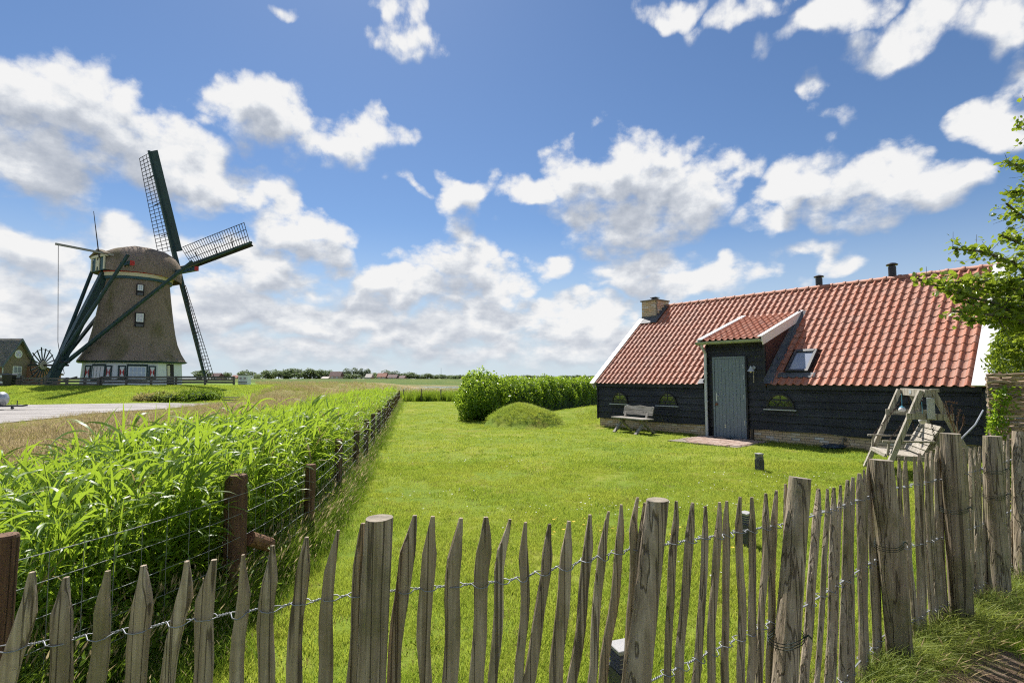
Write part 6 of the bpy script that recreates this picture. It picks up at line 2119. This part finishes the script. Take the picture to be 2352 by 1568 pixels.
# bank grass, short
BG = [blades_mesh('bank_tuft%d' % k, M_blade, 26, 0.32, 0.04, 0.11, 0.025, 0.6, 2, seed=95 + k) for k in range(3)]
x = nrg.uniform(-46, -19, 9000); y = nrg.uniform(32.5, 47.5, 9000)
ok = (x > -y * 1.03) & (y > np.interp(x, [-46, -31.5, -27, -23.5, -19.8], [32.0, 32.6, 34.3, 35.5, 35.2]))
x, y = x[ok], y[ok]; k_ = len(x)
scatter('bank_grass', np.stack([x, y, height(x, y)], 1), nrg.uniform(0, 6.28, k_), nrg.uniform(0.7, 1.2, k_), nrg.normal(0, 0.06, (k_, 2)), BG, 'short green grass on the bank below the mill', 'grass')
# marsh beyond: belts of dark rushes, pale tall grass, white cotton grass
RU = [blades_mesh('rush_tuft%d' % k, M_weed, 40, 0.7, 0.8, 1.5, 0.035, 0.2, 2, seed=110 + k) for k in range(3)]
x = nrg.uniform(-40, 30, 3600); y = nrg.uniform(70, 92, 3600)
ok = (x > -22 - 8 * nrg.random(3600))
x, y = x[ok], y[ok]; k_ = len(x)
scatter('marsh_rushes', np.stack([x, y, np.full(k_, -0.3)], 1), nrg.uniform(0, 6.28, k_), nrg.uniform(0.2, 0.38, k_), nrg.normal(0, 0.05, (k_, 2)), RU, 'dark belt of rushes in the marsh before the water', 'rushes')
x = nrg.uniform(-34, 20, 5200); y = nrg.uniform(47, 71, 5200)
ok = (x > -0.52 * y + 2) ; x, y = x[ok], y[ok]; k_ = len(x)
scatter('marsh_grass', np.stack([x, y, height(x, y)], 1), nrg.uniform(0, 6.28, k_), nrg.uniform(0.45, 0.85, k_), nrg.normal(0, 0.06, (k_, 2)), MG + [TG_[0]], 'pale tall grass in the marsh behind the lawn', 'grass')
x = nrg.uniform(-16, -2, 700); y = nrg.uniform(56, 70, 700)
k_ = len(x)
scatter('cotton_grass', np.stack([x, y, 0.16 + 0.18 * nrg.random(k_)], 1), nrg.uniform(0, 6, k_), nrg.uniform(2.5, 5.5, k_), nrg.normal(0, 0.7, (k_, 2)), [fw], 'white flecks of cotton grass in the marsh', 'flowers')
# tall weeds at the end of the lawn
x = nrg.uniform(-8.6, -1.0, 1300); y = 38.9 + nrg.normal(0, 0.5, 1300)
k_ = len(x)
WT = [blades_mesh('high_weed%d' % k, [M_reed, M_brownhead], 22, 0.18, 0.5, 1.1, 0.03, 0.3, 3, seed=130 + k, heads=(0.1, 0.1, 0.01)) for k in range(3)]
scatter('lawn_end_weeds', np.stack([x, y, np.zeros(k_)], 1), nrg.uniform(0, 6.28, k_), nrg.uniform(0.5, 0.9, k_), nrg.normal(0, 0.08, (k_, 2)), WT, 'tall bright weeds along the far end of the lawn', 'weeds')

# grass at the foot of the picket fence, path side
x = nrg.uniform(1.5, 4.6, 460)
y = np.interp(x, [p[0] for p in FP], [p[1] for p in FP]) - np.abs(nrg.normal(0.05, 0.12, 460)) + 0.05
ok = ~on_soil(x, y + 0.0) | (nrg.random(460) < 0.45)
x, y = x[ok], y[ok]; k_ = len(x)
FT = [blades_mesh('fence_tuft%d' % k, [M_tall, M_brownhead], 34, 0.09, 0.14, 0.36, 0.0055, 0.85, 4, lean=(0.18, -0.22), seed=150 + k, droop=0.45, heads=(0.10, 0.05, 0.004)) for k in range(4)] + [blades_mesh('fence_dry_tuft', M_bladedry, 30, 0.09, 0.05, 0.16, 0.004, 1.0, 3, lean=(0.1, -0.2), seed=158, droop=0.4)]
scatter('fence_foot_grass', np.stack([x, y, np.zeros(k_)], 1), nrg.normal(0, 0.5, k_), nrg.uniform(0.5, 1.1, k_), nrg.normal(0, 0.1, (k_, 2)), FT, 'long drooping grass at the foot of the picket fence', 'grass')
x = nrg.uniform(1.6, 2.9, 260); y = nrg.uniform(1.9, 3.3, 260)
k_ = len(x)
scatter('dry_litter', np.stack([x, y, np.full(k_, 0.015)], 1), nrg.uniform(0, 6.28, k_), nrg.uniform(0.3, 0.8, k_), nrg.normal(0, 0.3, (k_, 2)), [FT[-1], LB[-1]], 'dry grass litter on the trodden earth', 'litter')

# --- hedge
def shell_points(n_, fn):
    P_, N_ = [], []
    q = np.random.default_rng(33)
    return fn(q, n_)
def lumpy(P_, amp, f):
    return amp * (np.sin(P_[:, 0] * f + 1.3) * np.sin(P_[:, 1] * f * 1.1) * np.sin(P_[:, 2] * f * 1.3 + 0.7) + 0.5 * np.sin(P_[:, 0] * f * 2.3) * np.sin(P_[:, 2] * f * 2.1 + 2) + 0.5 * np.sin(P_[:, 1] * f * 2.7 + 0.4))
A, Bq = Vector((-0.9, 22.2, 0)), Vector((6.2, 36.5, 0))
hd_ = (Bq - A).normalized(); hn = Vector((-hd_.y, hd_.x, 0))
hl_ = (Bq - A).length
q = np.random.default_rng(8)
def hedge_cloud(n_):
    t = q.random(n_) * hl_
    a = q.uniform(0, math.pi, n_)
    rr = 1.0 - 0.16 * np.abs(q.normal(0, 1, n_))
    off = -np.cos(a) * 1.0
    off = np.sign(off) * np.abs(off) ** 0.5 * rr
    zz = np.abs(np.sin(a)) ** 0.55 * rr
    P_ = np.array([A.x, A.y, 0]) + np.outer(t, [hd_.x, hd_.y, 0]) + np.outer(off * 0.95, [hn.x, hn.y, 0])
    P_[:, 2] = 0.05 + zz * 1.62
    lp_ = lumpy(P_, 0.17, 2.2)
    N_ = np.outer(off, [hn.x, hn.y, 0]); N_[:, 2] = zz * 0.9
    N_ /= np.linalg.norm(N_, axis=1, keepdims=True) + 1e-6
    return P_ + N_ * lp_[:, None], N_
P_, N_ = hedge_cloud(26000)
HG = thing('hedge', (A.x, A.y, 0), 0, 'long clipped green hedge running behind the grassy hump', 'hedge')
put('foliage', leaf_mesh('hedge_foliage', M_hedge, P_ - np.array([A.x, A.y, 0]), N_, 0.105, 0.6, 4, jitter=0.55), HG)
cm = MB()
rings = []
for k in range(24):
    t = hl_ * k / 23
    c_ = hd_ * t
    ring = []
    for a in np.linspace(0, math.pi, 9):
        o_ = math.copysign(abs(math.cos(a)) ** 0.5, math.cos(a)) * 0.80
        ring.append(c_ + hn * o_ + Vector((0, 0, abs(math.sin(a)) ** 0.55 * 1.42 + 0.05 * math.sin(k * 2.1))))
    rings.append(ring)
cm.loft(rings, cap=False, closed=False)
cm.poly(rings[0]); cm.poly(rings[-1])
cm.build('branches', M_core, HG)  # solid dark core added for the hedge's inner shade
# round shrub at its near end
def ball_cloud(n_, c, r, seed=3, lo=-0.85):
    q = np.random.default_rng(seed)
    d = q.normal(0, 1, (n_ * 2, 3)); d /= np.linalg.norm(d, axis=1, keepdims=True)
    d = d[d[:, 2] > lo][:n_]
    rr = 1.0 - 0.17 * np.abs(q.normal(0, 1, len(d))) + 0.10 * (q.random(len(d)) < 0.06)
    P_ = d * np.array(r) * rr[:, None]
    P_ = P_ + d * lumpy(P_ + 3.0, 0.17 * max(r) / 0.9, 2.4)[:, None]
    P_[:, 2] += c[2]
    return P_ + np.array([c[0], c[1], 0]), d
SB = thing('round_shrub', (-1.22, 20.9, 0), 0, 'round bright green shrub at the near left end of the hedge', 'shrub')
P_, N_ = ball_cloud(9500, (0, 0, 0.86), (0.93, 1.15, 1.0))
ok = P_[:, 2] > 0.02
put('foliage', leaf_mesh('shrub_foliage', M_hedge, P_[ok], N_[ok], 0.10, 0.6, 5, jitter=0.5), SB)
MB().lathe([(0.05, 0.02), (0.55, 0.08), (0.78, 0.45), (0.80, 0.95), (0.6, 1.42), (0.25, 1.62), (0.02, 1.66)], 14).build('branches', M_core, SB)  # dark filler body, inner shade put into its colour
# dark bushes at the bank foot
for k, (u, v, yy_, rx_, rz2, lb) in enumerate(((355, 906, 37.2, 1.2, 0.34, 'low brownish bush on the bank, leftmost of three by the steps'), (405, 904, 37.0, 1.5, 0.40, 'dark bush in the middle of three on the bank below the mill'), (458, 903, 36.8, 1.35, 0.5, 'dark green bush beside the plank steps on the bank'))):
    p = at_depth(u, v, yy_)
    zb_ = gz(p.x, yy_)
    B_ = thing('bank_bush', (p.x, yy_, zb_), 0, lb, 'bush', 'bushes on the bank')
    P_, N_ = ball_cloud(1500, (0, 0, rz2 * 0.55), (rx_, 1.0, rz2), seed=70 + k)
    put('foliage', leaf_mesh('bush_foliage', M_brownblade if k == 0 else (M_tall if k == 1 else M_weed), P_, N_, 0.24, 0.25, 7 + k, jitter=0.6), B_)
    MB().lathe([(0.05, -0.2), (rx_ * 0.6, -0.1), (rx_ * 0.7, rz2 * 0.6), (rx_ * 0.4, rz2 * 1.1), (0.02, rz2 * 1.25)], 12).build('branches', M_core, B_)  # dark solid under the leaves in place of inner shade

# --- tree reaching in from the right
TR = thing('garden_tree', (7.35, 6.6, 0), 0, 'leafy broad leaved tree reaching in from the right edge', 'tree')
TO = Vector((7.35, 6.6, 0))
tb = MB()
tb.tube([Vector((0, 0, -0.1)), Vector((0.03, -0.05, 1.2)), Vector((-0.08, -0.15, 2.4)), Vector((-0.02, -0.2, 3.6)), Vector((0.1, -0.1, 5.0))], [0.13, 0.11, 0.09, 0.06, 0.02], 10)
tb.build('trunk', M_bark, TR)
BR = [
    [(2400, 735, 6.3), (2300, 700, 6.0), (2210, 678, 5.8), (2108, 640, 5.6)],
    [(2420, 700, 6.4), (2330, 665, 6.1), (2240, 640, 5.9), (2165, 655, 5.8)],
    [(2400, 655, 6.3), (2330, 605, 6.0), (2260, 578, 5.9), (2188, 570, 5.8)],
    [(2430, 620, 6.3), (2345, 560, 6.1), (2300, 540, 6.0)],
    [(2420, 545, 6.3), (2350, 500, 6.1), (2312, 468, 6.0)],
    [(2430, 480, 6.3), (2355, 445, 6.1), (2322, 440, 6.0)],
    [(2420, 420, 6.3), (2350, 385, 6.1), (2312, 370, 6.0)],
    [(2420, 770, 6.4), (2350, 750, 6.1), (2300, 762, 6.0)],
    [(2420, 770, 6.2), (2340, 735, 5.9), (2260, 720, 5.7), (2190, 715, 5.6)],
    [(2400, 690, 6.3), (2290, 672, 6.1), (2185, 655, 5.9)],
    [(2410, 755, 6.3), (2310, 738, 6.1), (2225, 735, 5.9)],
    [(2400, 720, 6.2), (2320, 712, 6.0), (2250, 700, 5.9), (2195, 690, 5.8)],
    [(2420, 600, 6.3), (2350, 640, 6.1), (2290, 655, 6.0)],
]
tl = []
tw_ = MB()
q = np.random.default_rng(17)
LIMBS = [[at_depth(*b) - TO for b in bpts] for bpts in BR]
for k in range(30):      # the rest of the crown, away from the garden
    z0 = 2.0 + 3.0 * k / 29
    an = q.uniform(-1.9, 2.0)
    L = (1.5 - 0.22 * (z0 - 2.0)) * q.uniform(0.7, 1.1)
    e = Vector((math.cos(an) * L, math.sin(an) * L, z0 + q.uniform(0.2, 0.6)))
    LIMBS.append([Vector((math.cos(an) * L * 0.3, math.sin(an) * L * 0.3, z0)), Vector((math.cos(an) * L * 0.65, math.sin(an) * L * 0.65, z0 + 0.2)), e])
for P3 in LIMBS:
    tx = Vector((-0.05, -0.15, max(1.0, P3[0].z - 0.7)))
    full = [tx] + P3
    tw_.tube(full, [0.028] + [0.016 * (1 - 0.7 * k / len(P3)) + 0.003 for k in range(len(P3))], 6, cap=False)
    for s in range(len(P3) - 1 + 1):
        a = full[s]; b = full[s + 1]
        if s == 0 and (b - a).length > 1.5:
            a = a.lerp(b, 0.5)
        nn_ = int((b - a).length * 44)
        for k in range(nn_):
            c = a.lerp(b, q.random())
            dv = Vector(q.normal(0, 1, 3)); dv.z = dv.z * 0.6 + 0.15
            L = abs(q.normal(0.19, 0.11)) * (0.55 if s == len(P3) - 1 else 1.0)
            e = c + dv.normalized() * L
            tw_.tube([c, e], [0.003, 0.0015], 4, cap=False)
            for j in range(5):
                p = c.lerp(e, 0.25 + 0.65 * q.random())
                tl.append((p.x + q.normal(0, 0.025), p.y + q.normal(0, 0.025), p.z + q.normal(0, 0.025)))
tw_.build('branches', M_bark, TR)
tl = np.array(tl)
print('tree leaves', len(tl))
put('crown', leaf_mesh('crown', M_tree, tl, np.tile([-0.1, 0.2, 0.9], (len(tl), 1)), 0.062, 0.78, 9, jitter=0.75, fold=0.10), TR)

# --- woven willow screen
WP = thing('willow_screen', (6.30, 6.88, 0), math.atan2(-0.65, 1.8), 'woven willow hurdle screen overgrown with bindweed at the right edge', 'screen')
M_rod = mat_wood('willow rod', (0.42, 0.31, 0.225), (0.58, 0.46, 0.36), (0.22, 0.15, 0.10), axis=0, grain=16, per_object=0.5)
rr = random.Random(4)
for k in range(7):
    MB().tube([(0.08 + k * 0.30, 0.0, -0.1), (0.08 + k * 0.30 + 0.01, 0.0, 1.74)], 0.018, 8).build('upright', M_rod, WP)
for row in range(38):
    z = 0.05 + row * 0.0445
    pts = []
    ph = row % 2
    for k in range(29):
        x = -0.06 + k * 0.075
        pts.append((x, 0.028 * math.cos(math.pi * (x - 0.08) / 0.30 + math.pi * ph), z + rr.uniform(-0.008, 0.008) + 0.008 * math.sin(x * 4 + row)))
    r0 = rr.uniform(0.017, 0.026)
    MB().tube(pts, [r0 * (1.1 - 0.3 * k / 28) for k in range(29)], 7).build('rod', M_rod, WP)
q = np.random.default_rng(2)
n_ = 650
z = 0.3 + 1.25 * q.random(n_)
x = np.abs(q.normal(0.0, 0.11, n_)) + 0.05 * np.sin(z * 5) - 0.06
P_ = np.stack([x, -0.05 - 0.10 * q.random(n_), z], 1)
cr2 = put('creeper', leaf_mesh('creeper', M_hedge, P_, np.tile([0, -0.8, 0.4], (n_, 1)), 0.050, 0.55, 12, jitter=0.5), WP)
# shrub behind the screen
SH = thing('privet_shrub', (7.15, 7.35, 0), 0, 'glossy leaved shrub rising behind the willow screen', 'shrub')
P_, N_ = ball_cloud(2300, (0.1, 0, 1.98), (0.48, 0.45, 0.50), seed=91)
put('foliage', leaf_mesh('privet_foliage', M_tree, P_, N_, 0.075, 0.42, 13, jitter=0.6), SH)
MB().tube([(0.0, 0, -0.05), (0.02, 0, 0.8), (0.1, 0, 1.5)], [0.04, 0.03, 0.02], 8).build('stem', M_bark, SH)
# dry seed stalks by the swing
DS = thing('dry_seed_stalks', (6.55, 7.6, 0), 0, 'dead brown seed stalks standing behind the fence by the swing', 'plant')
M_dry = mat_plain('dead stalk', (0.19, 0.12, 0.085), 0.9, var=0.3, scale=20)
def seed_head(pts, par):
    mb = MB().tube(pts, [0.006] * (len(pts) - 1) + [0.003], 5)
    mb.build('stalk', M_dry, par)
    a, b = Vector(pts[-2]), Vector(pts[-1])
    hb_ = MB()
    for k in range(46):
        c = a.lerp(b, rr.random()) + Vector((rr.gauss(0, 0.011), rr.gauss(0, 0.011), rr.gauss(0, 0.008)))
        s_ = rr.uniform(0.005, 0.010)
        hb_.loft([[c + Vector((s_, 0, 0)), c + Vector((0, s_, 0)), c + Vector((-s_, 0, 0)), c + Vector((0, -s_, 0))], [c + Vector((s_ * .3, 0, s_ * 1.6)), c + Vector((0, s_ * .3, s_ * 1.6)), c + Vector((-s_ * .3, 0, s_ * 1.6)), c + Vector((0, -s_ * .3, s_ * 1.6))]])
    o = hb_.build('seed_head', M_dry, par)
    o['kind'] = 'stuff'
DO = Vector((6.55, 7.6, 0))
g0 = Vector((0, 0, 0))
for pl_ in ([(2196, 1000, 7.6), (2180, 960, 7.6), (2168, 925, 7.6)], [(2196, 1000, 7.6), (2188, 960, 7.6), (2186, 930, 7.6)], [(2200, 1000, 7.6), (2198, 968, 7.6), (2205, 940, 7.6)], [(2200, 1000, 7.6), (2212, 975, 7.6), (2214, 955, 7.6)], [(2180, 950, 7.6), (2172, 921, 7.6), (2200, 926, 7.6)]):
    seed_head([tuple(g0)] + [tuple(at_depth(*p) - DO) for p in pl_], DS)

# ---------------------------------------------------------------- far shore: trees and houses
def crown_mesh(name, mat, n_, seed, tall=1.0, lobes=9, leaf=0.10):
    q = np.random.default_rng(seed)
    P_, N_ = [], []
    for l in range(lobes):
        c = np.array([q.normal(0, 0.26), q.normal(0, 0.26), 0.25 + 0.65 * q.random()])
        c[:2] *= 1.25 - 0.6 * c[2]
        r = 0.17 + 0.13 * q.random()
        m_ = n_ // lobes
        d = q.normal(0, 1, (m_, 3)); d /= np.linalg.norm(d, axis=1, keepdims=True)
        P_.append(c + d * r * (0.75 + 0.3 * q.random((m_, 1)))); N_.append(d)
    P_ = np.concatenate(P_); N_ = np.concatenate(N_)
    P_[:, 2] = np.clip(P_[:, 2], 0.04, None) * tall
    return leaf_mesh(name, mat, P_, N_, leaf, 0.8, seed, jitter=0.5)
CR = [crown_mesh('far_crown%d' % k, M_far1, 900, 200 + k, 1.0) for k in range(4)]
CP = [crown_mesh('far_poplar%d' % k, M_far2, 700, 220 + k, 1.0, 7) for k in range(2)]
TK = MB().tube([(0, 0, -0.1), (0, 0, 0.35)], [0.03, 0.02], 6).mesh('trunk', M_bark)
FAR = [  # u, top v, width px, depth, poplar?
    (462, 853, 26, 330, 0), (489, 857, 14, 330, 0), (508, 860, 12, 330, 0), (520, 857, 16, 330, 0), (565, 851, 28, 320, 0), (593, 860, 14, 330, 0),
    (617, 849, 28, 310, 0), (640, 853, 30, 310, 0), (660, 852, 28, 305, 0), (685, 847, 40, 310, 0), (712, 851, 34, 312, 0), (733, 853, 30, 315, 0), (750, 853, 26, 318, 0),
    (772, 856, 22, 325, 0), (784, 854, 26, 320, 0), (800, 850, 24, 320, 1), (818, 849, 22, 320, 1), (832, 850, 16, 320, 1), (842, 850, 14, 320, 1), (808, 858, 40, 310, 0),
    (868, 856, 32, 330, 0), (888, 853, 26, 340, 1), (904, 855, 30, 345, 1), (925, 859, 22, 350, 0), (940, 857, 28, 350, 0), (960, 859, 30, 352, 0), (982, 860, 26, 355, 0), (998, 862, 20, 360, 0),
    (1015, 861, 26, 380, 0), (1035, 862, 28, 400, 0), (1052, 863, 24, 400, 0), (1070, 861, 26, 420, 0), (1100, 861, 28, 430, 0), (1130, 862, 26, 430, 0), (1170, 863, 30, 450, 0), (1215, 864, 30, 450, 0), (1260, 864, 30, 450, 0), (1300, 863, 26, 450, 0), (1330, 863, 26, 450, 0), (1356, 864, 24, 450, 0), (1040, 865, 12, 160, 0)]
order = sorted(range(len(FAR)), key=lambda i: FAR[i][0])
def nth(k):
    w = ['first', 'second', 'third', 'fourth', 'fifth', 'sixth', 'seventh', 'eighth', 'ninth', 'tenth', 'eleventh', 'twelfth', 'thirteenth', 'fourteenth', 'fifteenth', 'sixteenth', 'seventeenth', 'eighteenth', 'nineteenth', 'twentieth']
    return w[k] if k < 20 else 'twenty-' + w[k - 20] if k < 29 else 'thirtieth' if k == 29 else 'thirty-' + w[k - 30] if k < 39 else 'fortieth' if k == 39 else 'forty-' + w[k - 40]
for rank, i in enumerate(order):
    (u, v, wpx, yy_, pop) = FAR[i]
    p = at_depth(u, v, yy_)
    zb_ = 1.0 if yy_ > 200 else 0.9
    hgt = max(3.0, p.z - zb_) * 1.08
    wid = wpx * yy_ / F * 1.35
    lb = ('slender grey green poplar' if pop else 'round dark green tree') + ' on the far shore, ' + nth(rank) + ' along the horizon from the left'
    if yy_ < 200:
        lb = 'small lone dark bush on the far dike slope near the hedge'
        hgt, wid, zb_ = 1.6, 2.6, 0.9
    t = thing('far_tree', (p.x, yy_, zb_), rr.uniform(0, 6), lb, 'bush' if yy_ < 200 else 'tree', 'trees on the far shore')
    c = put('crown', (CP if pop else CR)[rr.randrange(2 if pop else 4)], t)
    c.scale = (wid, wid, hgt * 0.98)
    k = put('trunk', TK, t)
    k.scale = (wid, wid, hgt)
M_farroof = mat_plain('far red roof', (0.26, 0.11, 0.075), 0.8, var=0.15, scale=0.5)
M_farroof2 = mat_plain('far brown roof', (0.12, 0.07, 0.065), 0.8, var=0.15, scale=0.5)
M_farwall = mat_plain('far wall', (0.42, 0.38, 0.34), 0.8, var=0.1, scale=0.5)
HS = [(543, 868, 14, 2.8, M_farroof, 'orange roofed house at the left end of the far tree row'), (750, 867, 16, 2.0, M_farwall, 'pale low shed on the far dike before the trees'), (773, 861, 28, 4.8, M_farroof2, 'long brown roofed farmhouse among the far trees'), (849, 864, 14, 3.5, M_farwall, 'small pale gabled house right of the poplars'),
      (879, 864, 22, 4.0, M_farroof, 'bright red roofed house on the far shore'), (903, 866, 22, 3.2, M_farroof2, 'low brown roofed house right of the red roof'), (500, 862, 18, 4.0, M_farroof2, 'grey brown house seen past the lower sail'), (925, 867, 12, 2.5, M_farroof2, 'tiny brown roof among the farthest trees')]
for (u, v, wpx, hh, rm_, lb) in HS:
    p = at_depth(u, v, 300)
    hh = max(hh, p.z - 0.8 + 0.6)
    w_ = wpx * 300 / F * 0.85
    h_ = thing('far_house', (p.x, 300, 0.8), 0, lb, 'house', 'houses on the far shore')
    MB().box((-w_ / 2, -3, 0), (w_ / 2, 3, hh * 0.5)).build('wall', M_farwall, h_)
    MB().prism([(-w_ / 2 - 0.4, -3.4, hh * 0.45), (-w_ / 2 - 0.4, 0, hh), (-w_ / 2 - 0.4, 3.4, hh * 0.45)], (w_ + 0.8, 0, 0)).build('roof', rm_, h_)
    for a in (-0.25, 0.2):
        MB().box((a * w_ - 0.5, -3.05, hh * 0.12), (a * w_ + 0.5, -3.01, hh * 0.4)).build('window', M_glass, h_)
MST = MB().tube([(0, 0, 0), (0, 0, 9.5)], [0.25, 0.12], 6).build('radio_mast', M_zinc, loc=(at_depth(1013, 868, 420).x, 420, 0.5))
tag(MST, 'thin grey mast on the horizon left of the hedge', 'mast')
